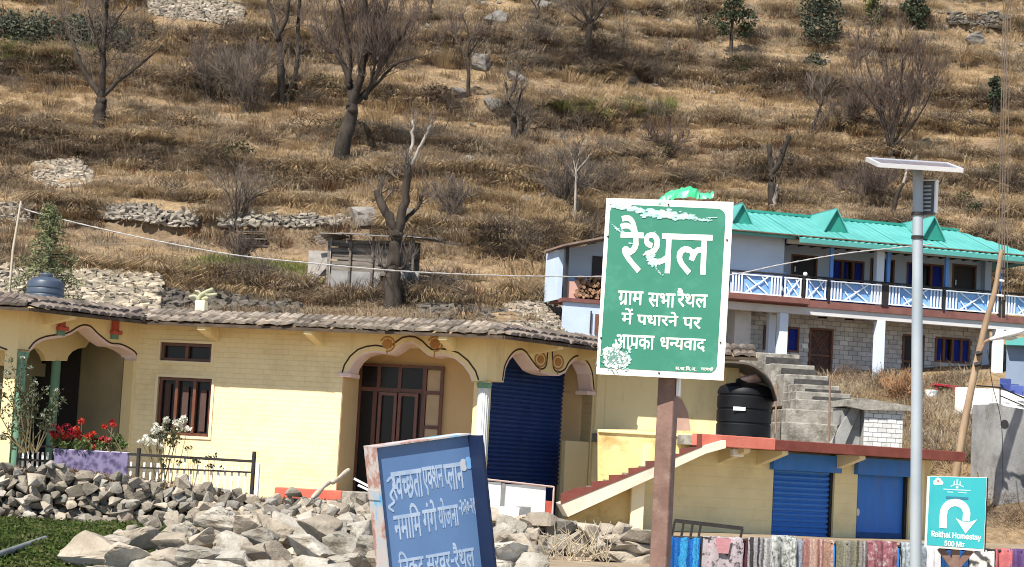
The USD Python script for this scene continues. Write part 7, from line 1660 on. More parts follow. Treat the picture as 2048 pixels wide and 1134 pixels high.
def field_wall(label, top, D, size, most, xs_step=3.0, thick=0.35, jag=0.10):
    """A rough free-standing wall whose crest runs through the picture points top = (x, y)."""
    xa, xb = top[0][0], top[-1][0]
    T = thing('dry_stone_wall', label, 'stone wall', [at((xa + xb) / 2, 1000, D)[0], D, 0.4])
    k = D / 4000.0
    zt = lambda x: at(x, np.interp(x, [a for a, _ in top], [b for _, b in top]), D)[2]
    X = lambda x: at(x, 1000, D)[0]
    cx = np.arange(xa, xb + 1, 20.0)
    v = []
    for x in cx:
        z = zt(x)
        v += [[X(x), D + 0.12, 0.2], [X(x), D + 0.12, z - 0.06], [X(x), D + thick, z - 0.06], [X(x), D + thick + 0.1, 0.2]]
    f = []
    for i in range(len(cx) - 1):
        for j in range(3):
            f += [[4 * i + j, 4 * i + 4 + j, 4 * i + 5 + j], [4 * i + j, 4 * i + 5 + j, 4 * i + 1 + j]]
    part(T, 'earth_core', (np.array(v), np.array(f)), mat('wall_gap_soil', (0.07, 0.055, 0.04), (0.12, 0.095, 0.07), 3.0, 0.95))
    out = []
    z = 0.42
    row = 0
    while z < 2.4:
        h = size * rb.uniform(0.62, 0.95)
        x = xa + rb.uniform(-30, 0)
        any_ = False
        while x < xb:
            w = size * (rb.uniform(0.65, 1.25) if rb.random() < 0.8 else rb.uniform(1.2, 1.9))
            xm = x + w / k / 2
            if xm < xb:
                lim = zt(xm) + rb.uniform(-jag, jag)
                if z + h * 0.35 < lim:
                    any_ = True
                    hh = h * rb.uniform(0.85, 1.35)
                    out.append(field_stone((X(xm), D + rb.normal(0, 0.035), z + h / 2 + rb.normal(0, 0.025)), (w * 1.16, size * 1.4, hh * 1.22), rb, 0.22))
            x += w / k
        if not any_: break
        z += h * 0.80; row += 1
    # small stones on the crest
    for x in np.arange(xa, xb, 9.0):
        s = size * rb.uniform(0.3, 0.6)
        out.append(field_stone((X(x), D + rb.uniform(0, thick), zt(x) + s * 0.1), (s * 1.3, s, s * 0.8), rb, 0.4))
    order = rb.permutation(len(out))
    for i in order[:most]:
        part(T, 'stone', out[i], bw_stone if rb.random() < 0.6 else bw_grey, smooth=24)
    if len(out) > most:
        part(T, 'stone_infill', cat(*[out[i] for i in order[most:]]), bw_mix, None, 'stuff')
    return T
field_wall('long dry stone wall below the flower bed and black railing', [(-260, 925), (0, 938), (120, 945), (250, 960), (330, 972), (400, 974), (450, 986), (520, 1000), (620, 1004), (700, 1006), (790, 1012)], 26.0, 0.132, 299)
field_wall('stone wall with pale flat stones between the blue board and the brown post', [(930, 1030), (985, 1040), (1060, 1040), (1120, 1048), (1180, 1056), (1240, 1068), (1300, 1076), (1345, 1082)], 24.5, 0.20, 299, jag=0.06)
# soil and withered turf on the crest
crest = []
for x in np.arange(-250, 800, 3.0):
    y = np.interp(x, [-260, 0, 120, 250, 400, 520, 790], [922, 933, 940, 956, 974, 998, 1010])
    if rb.random() < (0.9 if x < 300 or x > 520 else 0.4): crest.append(at(x, y + rb.uniform(0, 6), 26.25 + rb.uniform(-0.1, 0.35)))
crest = np.array(crest)
instancer('wall_turf', [(blade_tuft(rb, 60, 0.14, 0.04, 0.12, 0.006, 1.2), dun_straw), (blade_tuft(rb, 60, 0.14, 0.05, 0.14, 0.006, 1.2), brown_weed), (blade_tuft(rb, 50, 0.14, 0.04, 0.10, 0.006, 1.2), ochre_straw)],
          crest, rb.integers(0, 3, len(crest)), rb.uniform(0.7, 1.3, len(crest)), rb.uniform(0, 6.28, len(crest)), rb.normal(0, 0.1, len(crest)), 'withered brown turf along the crest of the long stone wall')
# rubble heap spilling from the wall towards the road
hp = thing('rubble_heap', 'heap of broken pale rubble spilling from the long wall', 'rubble', [at(500, 1080, 21.5)[0], 21.5, 0.4])
n_h = 0
for k in range(700):
    x = rb.uniform(300, 860); t = rb.random() ** 1.2
    if rb.random() > (x - 260) / 250: continue
    D = 25.8 - 6.2 * t
    ytop = np.interp(x, [280, 380, 480, 620, 800], [1095, 1035, 995, 1004, 1018]); ybot = 1118
    zt, zb_ = at(x, ytop, 25.8)[2], at(x, ybot, 19.6)[2]
    z = zt + (zb_ - zt) * t ** 0.8
    s = rb.uniform(0.07, 0.11 + 0.10 * rb.random())
    p = np.array([at(x, 1000, D)[0], D, z])
    part(hp, 'stone', field_stone(p, (s * 1.35, s * 1.1, s * 0.95), rb, 0.6), bw_stone if rb.random() < 0.55 else bw_grey, smooth=24); n_h += 1
    if n_h >= 299: break
mound = []
for x in np.arange(250, 900, 25.0):
    for D in np.linspace(25.9, 18.8, 9):
        t = (25.8 - D) / 6.2
        zt, zb_ = at(x, np.interp(x, [250, 380, 480, 620, 800, 900], [1120, 1050, 1005, 1012, 1026, 1040]), 25.8)[2], at(x, 1126, 19.6)[2]
        mound.append([at(x, 1000, D)[0], D, zt + (zb_ - zt) * max(t, 0) ** 0.8 - 0.06])
nx_, nd = 26, 9
f = [[i * nd + j, (i + 1) * nd + j, (i + 1) * nd + j + 1] for i in range(nx_ - 1) for j in range(nd - 1)] + [[i * nd + j, (i + 1) * nd + j + 1, i * nd + j + 1] for i in range(nx_ - 1) for j in range(nd - 1)]
part(hp, 'earth_bed', (np.array(mound), np.array(f)[:, ::-1]), soil)
# big broken rocks nearest to the road
fr = thing('roadside_rocks', 'row of big broken pale rocks along the roadside by the blue board', 'rock row', [at(500, 1100, 17.8)[0], 17.8, 0.4])
BIG = [(182, 1108, 118, 84), (262, 1120, 90, 66), (232, 1092, 60, 40), (330, 1128, 110, 60), (282, 1078, 66, 48), (350, 1092, 90, 52), (300, 1150, 120, 60), (440, 1048, 92, 66), (405, 1082, 96, 56), (398, 1122, 100, 60), (470, 1092, 84, 54), (492, 1050, 54, 40), (520, 1078, 74, 46), (470, 1130, 90, 56), (545, 1110, 92, 54), (560, 1062, 60, 48),
       (588, 1058, 84, 62), (640, 1056, 84, 50), (655, 1066, 74, 52), (622, 1100, 96, 54), (690, 1092, 84, 54), (600, 1140, 110, 56), (700, 1135, 96, 58), (718, 1062, 70, 44), (742, 1098, 70, 50), (770, 1130, 84, 54), (540, 1146, 96, 50), (820, 1100, 90, 60), (860, 1130, 100, 60), (900, 1080, 80, 56), (950, 1120, 96, 64), (1000, 1080, 70, 66), (1022, 1062, 62, 60),
       (1010, 1118, 84, 66), (1052, 1100, 70, 60), (1064, 1132, 70, 50), (430, 1150, 110, 56), (660, 1155, 110, 56), (190, 1160, 130, 60), (512, 1108, 60, 40), (366, 1062, 44, 30), (700, 1040, 44, 30), (612, 1036, 40, 28), (760, 1052, 60, 44), (980, 1150, 100, 60)]
for k, (x, y, w, h) in enumerate(BIG):
    D = 17.2 + rb.uniform(0, 0.5) + (1120 - y) * 0.02
    s = D / 4000
    part(fr, 'rock', rock(at(x, y, D), (w * s * 1.08, w * s * 0.9, h * s * 1.10), rb, 3, 0.15), big_stone if rb.random() < 0.6 else bw_stone, smooth=20)
for k in range(190):
    x = rb.uniform(230, 1070); y = rb.uniform(1035, 1150); D = 18.2 + (1120 - y) * 0.02
    s = rb.uniform(0.07, 0.16)
    part(fr, 'stone', field_stone(at(x, y, D), (s * 1.3, s, s), rb, 0.5), bw_stone, smooth=24)
# long flat stones by the brown post
fl = thing('flat_stone_pile', 'pile of long flat weathered stones beside the brown post', 'stone pile', [at(1250, 1120, 23.6)[0], 23.6, 0.4])
for x, y, w, h in ((1275, 1072, 78, 22), (1230, 1078, 60, 18), (1245, 1093, 96, 20), (1285, 1096, 70, 22), (1262, 1112, 104, 26), (1240, 1130, 90, 24), (1290, 1122, 60, 24), (1200, 1104, 50, 24), (1215, 1118, 60, 26)):
    part(fl, 'stone', rock(at(x, y, 23.6), (w * 0.0064, 0.35, h * 0.0072), rb, 2, 0.10), bw_stone, smooth=35)
dry = mat('dry_stalk', (0.38, 0.31, 0.21), (0.48, 0.40, 0.28), 6.0)
segs = []
for k in range(60):
    x = rb.uniform(1090, 1215); b = at(x, rb.uniform(1100, 1140), 23.3); e = b + np.array([rb.normal(0, 0.18), rb.normal(0, 0.1), rb.uniform(0.12, 0.42)])
    segs += [(b, (b + e) / 2 + rb.normal(0, 0.02, 3), 0.006, 0.005), ((b + e) / 2, e, 0.005, 0.003)]
solo('dry_stalks', tubes(segs, 4), dry, 'dry pale weed stalks against the stone wall left of the brown post', 'dry weed', None, 'stuff')

# ------------------------------------------------------------------ green ground cover and pipe
n = 15000
gx_, gy_ = rb.uniform(-9.5, -2.6, n), rb.uniform(13.5, 25.6, n)
cl = meshkit.fbm(np.stack([gx_ * 1.3, gy_ * 1.3, 0 * gx_], 1), 3, 6)
ok = (cl + rb.normal(0, 0.05, n) > 0.36) & (gx_ < -2.6 - 0.9 * smooth01(13, 26, gy_))
gx_, gy_, cl = gx_[ok], gy_[ok], cl[ok]
gp = np.stack([gx_, gy_, flat_z(gx_, gy_) + 0.01], 1)
v, f = leaf_cloud(rb, 26, 0.11, 0.045, 0.022, 0.04, 0.0)
v2, f2 = leaf_cloud(rb, 22, 0.10, 0.06, 0.020, 0.05, 0.0)
clover = grass_mat('clover_leaf', (0.115, 0.165, 0.045), 0.45)
clover2 = grass_mat('dull_clover', (0.17, 0.18, 0.075), 0.4)
instancer('ground_cover', [((v, f), clover), ((v2, f2), clover), ((v2, f2), clover2)], gp, rb.choice(3, len(gp), p=[0.45, 0.3, 0.25]), rb.uniform(0.7, 1.3, len(gp)), rb.uniform(0, 6.28, len(gp)), rb.normal(0, 0.1, len(gp)), 'low green leafy ground cover between road and wall')
pz = lambda x, y, D: at(x, y, D)
solo('metal_pipe', path_tube([pz(-40, 1122, 17.0), pz(0, 1108, 17.6), pz(90, 1077, 19.6)], 0.028, 10), mat('dull_zinc', (0.17, 0.19, 0.19), (0.26, 0.28, 0.28), 5.0, 0.5, metal=0.3), 'dull grey pipe lying on the green ground cover', 'pipe', smooth=True)

# ------------------------------------------------------------------ garden in front of the yellow house
def gz(x, y): return float(flat_z(np.array([x]), np.array([y]))[0])
pl0 = at(108, 920, 34.6)
PL = Frame((pl0[0], pl0[1]), 8)
pl1 = PL.uv(256, 920)[0]
purple = usdkit.material(stage, '/World/Looks/purple_panel', {'g': ('geometry', {}), 'v': ('voronoi_texture', {'scale': 9.0, 'feature': 'f1'}), 'n': ('noise_texture', {'scale': 18.0, 'detail': 4.0}), 'm': ('mix_float', {'fac': 0.5}),
    'r': ('rgb_ramp', {'ramp': [(0.25, (0.03, 0.022, 0.06)), (0.42, (0.075, 0.06, 0.135)), (0.6, (0.17, 0.145, 0.25))]}), 'p': ('principled_bsdf', {'roughness': 0.7})},
    [('g.position', 'v.vector'), ('g.position', 'n.vector'), ('v.distance', 'm.a'), ('n.fac', 'm.b'), ('m.result', 'r.fac'), ('r.color', 'p.base_color')], surface='p.BSDF')
box_ = thing('flower_box', 'long planter with a mottled purple front holding red geraniums', 'planter', PL.p(pl1 / 2, 0.2, 0.5))
pt_ = PL.uv(180, 902)[1]
part(box_, 'front_panel', PL.box(0, pl1, -0.02, 0.0, 0.45, pt_, 0.006), purple)
part(box_, 'rim', PL.box(-0.02, pl1 + 0.02, 0.002, 0.5, pt_ - 0.10, pt_ + 0.012, 0.008), mat('lilac_rim', (0.36, 0.33, 0.46), (0.44, 0.41, 0.52), 5.0))
part(box_, 'end_panel', PL.box(0, 0.02, 0.004, 0.5, 0.45, pt_ - 0.105), purple); part(box_, 'end_panel', PL.box(pl1 - 0.02, pl1, 0.004, 0.5, 0.45, pt_ - 0.105), purple)
petal_red = mat('scarlet_petal', (0.55, 0.030, 0.02), (0.72, 0.075, 0.035), 12.0, 0.6, vary=0.3, island=True, trans=0.25)
petal_deep = mat('deep_red_petal', (0.36, 0.015, 0.03), (0.48, 0.03, 0.05), 12.0, 0.6, vary=0.3, island=True, trans=0.25)
petal_white = mat('white_petal', (0.72, 0.71, 0.60), (0.80, 0.79, 0.70), 10.0, 0.6, vary=0.1, island=True, trans=0.2)
leaf_ger = mat('geranium_leaf', (0.10, 0.17, 0.045), (0.24, 0.30, 0.10), 6.0, 0.6, vary=0.4, island=True, trans=0.25)
leaf_rose = mat('rose_leaf', (0.08, 0.11, 0.05), (0.19, 0.21, 0.12), 6.0, 0.5, vary=0.45, island=True, trans=0.2)
stem_m = mat('flower_stem', (0.12, 0.10, 0.05), (0.18, 0.15, 0.08), 6.0)
def blossom(c, r, n, size):
    v, f = leaf_cloud(rb, n, r, r * 0.8, size, 0.0, 0.55)
    return v + np.asarray(c), f
def flower_plant(name, label, catg, base, stems, leaves, D, leaf_m, petal_m, head_r, psize, lsize, petal2=None):
    T = thing(name, label, catg, base)
    segs = []
    for x, y in stems:
        p = at(x, y, D + rb.uniform(-0.15, 0.15)); b = np.asarray(base) + [rb.normal(0, 0.12), rb.normal(0, 0.05), 0]
        m_ = (p + b) / 2 + [0, 0, 0.05]
        segs += [(b, m_, 0.010, 0.007), (m_, p, 0.007, 0.005)]
        part(T, 'blossom', blossom(p, head_r * rb.uniform(0.8, 1.2), 38, psize), petal2 if (petal2 and rb.random() < 0.3) else petal_m)
    L = []
    for x, y, r in leaves:
        c = at(x, y, D + rb.uniform(-0.15, 0.2)); k = D / 4000 * r
        v, f = leaf_cloud(rb, int(26 + 2.2 * r), k, k, lsize, 0.0, 0.1); L.append((v + c, f))
        segs.append((np.asarray(base) + [rb.normal(0, 0.1), 0, 0], c, 0.008, 0.004))
    part(T, 'foliage', cat(*L), leaf_m)
    part(T, 'stems', tubes(segs, 4), stem_m, None, 'stuff')
    return T
Dg = 34.75
flower_plant('geranium', 'scarlet geranium at the sunny end of the purple planter', 'flowers', at(135, 900, Dg) - [0, 0, 0.05], [(106, 852), (104, 866), (110, 872), (120, 857), (122, 868), (134, 850), (130, 872), (140, 862), (146, 868), (152, 858), (158, 866), (136, 876), (124, 880), (150, 876)], [(112, 884, 12), (125, 890, 10), (140, 890, 12), (156, 888, 12), (118, 876, 8)], Dg, leaf_ger, petal_red, 0.062, 0.03, 0.035, petal_deep)
flower_plant('geranium', 'darker red geranium in the middle of the purple planter', 'flowers', at(185, 902, Dg) - [0, 0, 0.05], [(163, 843), (165, 877), (178, 872), (186, 868), (182, 882), (190, 880), (186, 895), (176, 886), (196, 886)], [(172, 884, 12), (188, 876, 12), (198, 890, 12), (178, 896, 9)], Dg + 0.05, leaf_ger, petal_red, 0.06, 0.03, 0.035, petal_deep)
flower_plant('geranium', 'leafy geranium with two high red heads at the wall end of the planter', 'flowers', at(232, 902, Dg) - [0, 0, 0.05], [(210, 853), (227, 850), (224, 843), (215, 880), (206, 876), (212, 892), (200, 882)], [(220, 882, 16), (236, 880, 14), (228, 892, 14), (208, 886, 12), (246, 890, 10)], Dg + 0.05, leaf_ger, petal_deep, 0.056, 0.028, 0.035, petal_red)
flower_plant('white_rose', 'white rose bush in front of the brown window', 'rose bush', [at(330, 940, 37.3)[0], 37.3, 0.5], [(332, 840), (312, 852), (310, 862), (322, 858), (352, 845), (358, 850), (366, 842), (368, 836), (375, 857), (360, 858), (292, 876), (283, 882), (296, 886), (300, 878), (310, 884), (322, 892), (318, 876)], [(335, 862, 20), (350, 868, 16), (325, 874, 14), (340, 886, 12), (310, 870, 12), (296, 884, 10), (352, 880, 12)], 37.2, leaf_rose, petal_white, 0.066, 0.034, 0.032)
rs = thing('rose_bush', 'sprawling small-leaved rose bush around the green corner column', 'rose bush', [at(60, 920, 34.4)[0], 34.4, 0.5])
segs, L, Fw = [], [], []
for tx, ty in [(20, 720), (45, 715), (60, 735), (10, 745), (0, 775), (40, 780), (70, 790), (90, 780), (110, 792), (125, 800), (100, 815), (85, 830), (70, 765), (30, 760), (55, 800), (115, 780), (-20, 760), (-30, 800), (20, 850), (0, 870), (30, 890)]:
    b = at(rb.uniform(35, 75), 905, 34.4); p = at(tx, ty, 34.4 + rb.uniform(-0.3, 0.3))
    c = curve([b, (b + p) / 2 + [rb.normal(0, 0.08), 0, 0.12], p], 8)
    segs += [(c[i], c[i + 1], 0.012 - 0.001 * i, 0.011 - 0.001 * i) for i in range(7)]
    for i in (3, 4, 5, 6, 7):
        v, f = leaf_cloud(rb, 16, 0.11, 0.10, 0.030, 0, 0.0); L.append((v + c[i], f))
    if rb.random() < 0.6: Fw.append(blossom(p, 0.035, 20, 0.02))
part(rs, 'foliage', cat(*L), leaf_rose); part(rs, 'stems', tubes(segs, 4), stem_m, None, 'stuff')
for q in Fw: part(rs, 'blossom', q, petal_white)
# black railing with white pickets
fe0 = at(254, 930, 33.9)
FE = Frame((fe0[0], fe0[1]), -22)
fe = thing('garden_fence', 'black iron rail fence with white pickets in front of the yellow wall', 'fence', FE.p(1, 0, 0.5))
ua_, ub_ = 0.0, FE.uv(508, 940)[0]
zt0 = FE.uv(254, 908)[1]; zl0 = FE.uv(254, 934)[1]
part(fe, 'rail', beam(FE.p(ua_, 0, zt0), FE.p(ub_, 0, FE.uv(508, 923)[1]), 0.03, 0.045), black_iron)
part(fe, 'rail', beam(FE.p(ua_, 0, zl0), FE.p(ub_, 0, FE.uv(508, 945)[1]), 0.03, 0.03), black_iron)
for x, y0_, y1_ in ((276, 896, 960), (507, 903, 1000)):
    u = FE.uv(x, 930)[0]; part(fe, 'post', FE.box(u - 0.025, u + 0.025, -0.025, 0.025, FE.uv(x, y1_)[1], FE.uv(x, y0_)[1]), black_iron)
part(fe, 'end_post', FE.box(ub_ + 0.03, ub_ + 0.09, 0.0, 0.05, 0.4, FE.uv(512, 926)[1], 0.006), lampw)
for k in range(19):
    u = ua_ + 0.06 + (ub_ - ua_ - 0.1) * k / 18
    zt_ = zl0 + (FE.uv(508, 945)[1] - zl0) * k / 18 + 0.09 + (0.10 if k == 8 else 0)
    part(fe, 'picket', FE.box(u - 0.017, u + 0.017, 0.03, 0.045, 0.35, zt_), white_paint)
f2_ = at(34, 908, 35.0); FG = Frame((f2_[0], f2_[1]), 8)
fg = thing('low_railing', 'short black railing with white pickets between the column and the purple planter', 'fence', FG.p(0.3, 0, 0.5))
ue = FG.uv(107, 908)[0]
for y in (893, 922):
    z = FG.uv(34, y - 4)[1]; part(fg, 'rail', beam(FG.p(0, 0, z), FG.p(ue, 0, z - 0.01), 0.03, 0.04), black_iron)
for x in (36, 106):
    u = FG.uv(x, 908)[0]; part(fg, 'post', FG.box(u - 0.02, u + 0.02, -0.02, 0.02, 0.45, FG.uv(x, 886)[1]), black_iron)
for k in range(6):
    u = 0.10 + (ue - 0.2) * k / 5; part(fg, 'picket', FG.box(u - 0.018, u + 0.018, 0.03, 0.045, 0.5, FG.uv(60, 903)[1]), white_paint)
for x, y, hh, lab in ((385, 960, 62, 'thin dark weed stalk against the black fence'), (420, 960, 48, 'little dark sapling by the fence rail'), (340, 952, 34, 'small dark weed by the white pickets')):
    T = thing('weed', lab, 'weed', [at(x, y, 33.4)[0], 33.4, 0.5]); segs, L = [], []
    b = np.array([at(x, y, 33.4)[0], 33.4, 0.5])
    for k in range(5):
        p = at(x + rb.normal(0, 10), y - hh * rb.uniform(0.5, 1.05), 33.4 + rb.normal(0, 0.08)); segs.append((b, p, 0.007, 0.003))
        v, f = leaf_cloud(rb, 10, 0.05, 0.05, 0.03, 0, 0); L.append((v + p, f))
    part(T, 'stem', tubes(segs, 4), bark_dark); part(T, 'foliage', cat(*L), leaf_green)
# driftwood, white boards and blocks
solo('broken_branch', path_tube(curve([at(626, 996, 26.6), at(655, 966, 27.2), at(668, 963, 27.3), at(697, 940, 27.8)], 14), np.linspace(0.035, 0.03, 14) * (1 + 0.25 * np.sin(np.arange(14) * 1.7)), 7), wood_pale, 'broken crooked branch propped on the stone wall by the red plinth', 'branch', smooth=True)
wbd = at(975, 1000, 35.2); WB = Frame((wbd[0], wbd[1]), 20)
bt = thing('white_counter', 'white boarded counter with a pinkish pipe frame before the navy shutter', 'counter', WB.p(0.5, 0, 0.5))
part(bt, 'board', WB.box(WB.uv(972, 990)[0], WB.uv(1002, 990)[0], 0.02, 0.05, 0.45, WB.uv(985, 964)[1]), white_paint)
part(bt, 'board', WB.box(WB.uv(1010, 990)[0], WB.uv(1092, 990)[0], 0.02, 0.05, 0.45, WB.uv(1050, 970)[1]), white_paint)
fp = mat('pinkish_pipe', (0.42, 0.30, 0.26), (0.5, 0.38, 0.33), 6.0, 0.6)
part(bt, 'pipe_frame', WB.tube([WB.uv(966, 958), WB.uv(1108, 974)], 0.0, 0.018), fp); part(bt, 'pipe_frame', WB.tube([WB.uv(1108, 974), WB.uv(1104, 1040)], 0.0, 0.018), fp)
part(bt, 'support', WB.box(WB.uv(1003, 990)[0], WB.uv(1009, 990)[0], 0.0, 0.06, 0.45, WB.uv(1005, 966)[1]), concrete_grey)
part(bt, 'shelf', WB.box(WB.uv(975, 1015)[0], WB.uv(1030, 1015)[0], -0.25, 0.0, 0.45, WB.uv(1000, 1013)[1], 0.01), white_paint)
part(bt, 'grey_block', WB.box(WB.uv(1032, 1015)[0], WB.uv(1052, 1015)[0], -0.25, 0.0, 0.45, WB.uv(1040, 1012)[1], 0.01), concrete_grey)
part(bt, 'red_panel', WB.box(WB.uv(1091, 1010)[0], WB.uv(1105, 1010)[0], 0.03, 0.06, 0.4, WB.uv(1098, 1002)[1]), red_paint)
pc = thing('scrap_sticks', 'two white sticks poking out by the door behind the blue board', 'sticks', at(725, 990, 36.5))
part(pc, 'stick', beam(at(708, 957, 36.5), at(748, 978, 36.5), 0.04, 0.04), white_paint); part(pc, 'stick', beam(at(716, 970, 36.4), at(748, 985, 36.4), 0.04, 0.04), white_paint)

# ================================================================== the boards and lamp by the road
class Board(Frame):
    """A board plane turned within itself by an angle, so that it may lean."""
    def __init__(self, O, ang, rot):
        super().__init__((O[0], O[1]), ang)
        self.O = np.asarray(O, float); r = math.radians(rot)
        t = self.t.copy(); z = np.array([0, 0, 1.0])
        self.t = t * math.cos(r) + z * math.sin(r); self.zz = z * math.cos(r) - t * math.sin(r)
    def uv(self, px, py, w=0.0):
        d = ray(px, py); k = ((self.O + self.n * w - EYE) @ self.n) / (d @ self.n)
        p = EYE + d * k - self.O
        return float(p @ self.t), float(p @ self.zz)
    def p(self, u, w, z): return self.O + self.t * u + self.n * w + self.zz * z
    def tr(self, v):
        v = np.asarray(v, float)
        return self.O + v[:, :1] * self.t + v[:, 1:2] * self.n + v[:, 2:3] * self.zz
def put_word(parent, F, key, xL, xR, yT, yB, slope, w, m_, d=0.003, name='lettering'):
    u0, zt_ = F.uv(xL, yT, w); _, zb_ = F.uv(xL - slope * 0 , yB, w); u1, _ = F.uv(xR, yT + slope * (xR - xL), w)
    return part(parent, name, F.poly(fit(word(key), u0, u1, zb_, zt_), w - d, w), m_)
def rough_blob(F, pts, r, seed, w, d=0.0015, n=90, flat=1.0):
    """A torn patch along picture points: many little scraps joined."""
    rng = np.random.default_rng(seed); c = curve([F.uv(x, y, w) for x, y in pts], 60) if len(pts) > 2 else np.linspace(F.uv(*pts[0], w), F.uv(*pts[-1], w), 60)
    g = []
    for _ in range(n):
        i = int(rng.integers(60)); e = 0.55 + 0.45 * math.sin(i / 59 * math.pi)
        x, y = c[i] + rng.normal(0, r * 0.55 * e, 2) * [1, flat]; q = r * e * rng.uniform(0.15, 0.55)
        k = int(rng.integers(5, 9)); a = np.sort(rng.uniform(0, 2 * np.pi, k)); rr = q * rng.uniform(0.5, 1.3, k)
        pg = Polygon(np.stack([x + rr * np.cos(a) * 1.5, y + rr * np.sin(a) * flat], 1)).buffer(0)
        if not pg.is_empty: g.append(pg)
    return unary_union(g).buffer(0.0008).simplify(0.0006)

# --- green village board
oG = at(1330, 580, 14.0)
G = Board(oG, -9.5, 0.0)
gr = thing('village_sign', 'green village board with white Hindi lettering on a brown steel post', 'sign', [oG[0], oG[1] + 0.1, 0.2])
cream = mat('aged_white_board', (0.66, 0.64, 0.58), (0.74, 0.725, 0.67), 2.0, 0.5, grime=(0.58, 0.54, 0.45), gcut=(0.62, 0.85))
green_b = mat('sign_green', (0.030, 0.172, 0.112), (0.038, 0.195, 0.13), 2.5, 0.42, spec=0.4, grime=(0.07, 0.255, 0.19), gscale=4.0, gcut=(0.52, 0.80))
letter_w = mat('letter_white', (0.70, 0.69, 0.62), (0.76, 0.75, 0.69), 5.0, 0.5)
peel_mint = mat('torn_mint', (0.26, 0.52, 0.48), (0.52, 0.66, 0.64), 40.0, 0.8)
peel_grey = mat('torn_grey', (0.42, 0.41, 0.41), (0.60, 0.58, 0.57), 50.0, 0.85)
co = G.pix([(1213, 396), (1467, 404), (1447, 761), (1192, 748)])
plate = Polygon(co)
part(gr, 'board', G.poly(plate, 0.0, 0.014), cream)
gi = Polygon(G.pix([(1221, 408), (1452, 418), (1433, 747), (1199, 735)]))
gi = gi.buffer(-0.06).buffer(0.06, 12)
gi = unary_union([gi, Polygon(G.pix([(1221, 470), (1260, 470), (1250, 735), (1199, 735)]))])
part(gr, 'green_field', G.poly(gi, -0.0025, -0.0005), green_b)
sl = 0.045
for key, a in (('headline', (1241, 1427, 430, 545)), ('gram', (1237, 1287, 581, 610)), ('sabha', (1297, 1351, 585, 614)), ('raithal', (1355, 1416, 576, 614)), ('mein', (1244, 1267, 616, 648)), ('padharne', (1275, 1357, 621, 650)), ('par', (1366, 1403, 634, 657)),
               ('aapka', (1230, 1310, 668, 696)), ('dhanyavad', (1321, 1412, 674, 700)), ('imprint', (1351, 1393, 731, 740)), ('imprint2', (1402, 1427, 733, 742))):
    put_word(gr, G, key, a[0], a[1], a[2], a[3], sl, -0.003, letter_w, 0.002)
W_ = -0.0055
lim = plate.buffer(-0.002)
for k, (pts, r, m_, fl_, nn) in enumerate([([(1226, 412), (1250, 414), (1290, 424), (1330, 428), (1360, 433), (1390, 436)], 0.045, peel_mint, 0.55, 190), ([(1385, 437), (1405, 440), (1425, 441)], 0.018, peel_mint, 0.4, 50), ([(1240, 410), (1262, 412)], 0.03, peel_grey, 0.7, 40), ([(1318, 424), (1332, 428), (1346, 430)], 0.03, peel_grey, 0.7, 50), ([(1362, 431), (1376, 432)], 0.018, peel_grey, 0.7, 26),
        ([(1221, 446), (1234, 458), (1246, 466), (1256, 472)], 0.012, peel_mint, 0.8, 40), ([(1296, 508), (1304, 520), (1308, 532)], 0.03, peel_mint, 0.9, 45), ([(1292, 506), (1304, 508)], 0.022, peel_grey, 0.8, 30), ([(1306, 530), (1316, 542), (1327, 551)], 0.008, peel_mint, 0.8, 26), ([(1310, 462), (1311, 478)], 0.010, peel_mint, 1.0, 20),
        ([(1258, 486), (1268, 488)], 0.010, peel_mint, 0.5, 20), ([(1412, 436), (1436, 434)], 0.012, peel_mint, 0.4, 20), ([(1222, 702), (1228, 714), (1228, 728)], 0.06, letter_w, 1.0, 110), ([(1250, 706), (1254, 722), (1252, 738)], 0.028, peel_mint, 1.0, 46), ([(1262, 690), (1258, 704)], 0.014, peel_mint, 1.0, 24)]):
    g = rough_blob(G, pts, r, 300 + k, W_, n=nn, flat=fl_).intersection(lim)
    if not g.is_empty: part(gr, 'torn_patch', G.poly(g, W_ - 0.0012 - 0.0012 * (m_ is peel_grey), W_), m_)
rng_ = np.random.default_rng(9); specks = []
for _ in range(200):
    u, z = G.uv(1227 + rng_.normal(0, 12), 716 + rng_.normal(0, 11), W_); q = rng_.uniform(0.002, 0.010)
    specks.append(shapely.affinity.rotate(sbox(u - q, z - q * 0.35, u + q, z + q * 0.35), float(rng_.uniform(0, 180))))
part(gr, 'emblem_remains', G.poly(unary_union(specks), W_ - 0.0034, W_ - 0.0015), mat('worn_teal_print', (0.06, 0.20, 0.16), (0.16, 0.28, 0.25), 60.0))
for x, y in ((1337, 409), (1454, 480), (1441, 685), (1318, 746), (1216, 473), (1202, 676)):
    u, z = G.uv(x, y); part(gr, 'bolt', trimesh.creation.icosphere(1, 0.007).apply_translation(G.p(u, -0.004, z)), black_iron)
brown_steel = mat('red_brown_steel', (0.13, 0.075, 0.058), (0.20, 0.12, 0.095), 4.0, 0.6, 0.003, 40.0, grime=(0.235, 0.16, 0.13), gscale=7.0, gcut=(0.5, 0.72))
pb_ = at(1326, 900, 14.12); PF = Frame((pb_[0], pb_[1]), -24)
part(gr, 'post', PF.box(-0.062, 0.062, 0.0, 0.10, 0.1, at(1330, 450, 14.15)[2], 0.006), brown_steel)
for yy in (470, 690):
    part(gr, 'bracket', G.box(-0.30, 0.30, 0.016, 0.045, G.uv(1330, yy)[1] - 0.02, G.uv(1330, yy)[1] + 0.02), black_iron)
part(gr, 'stub', PF.box(0.07, 0.09, 0.02, 0.06, at(1350, 792, 14.1)[2], at(1350, 752, 14.1)[2]), white_paint)
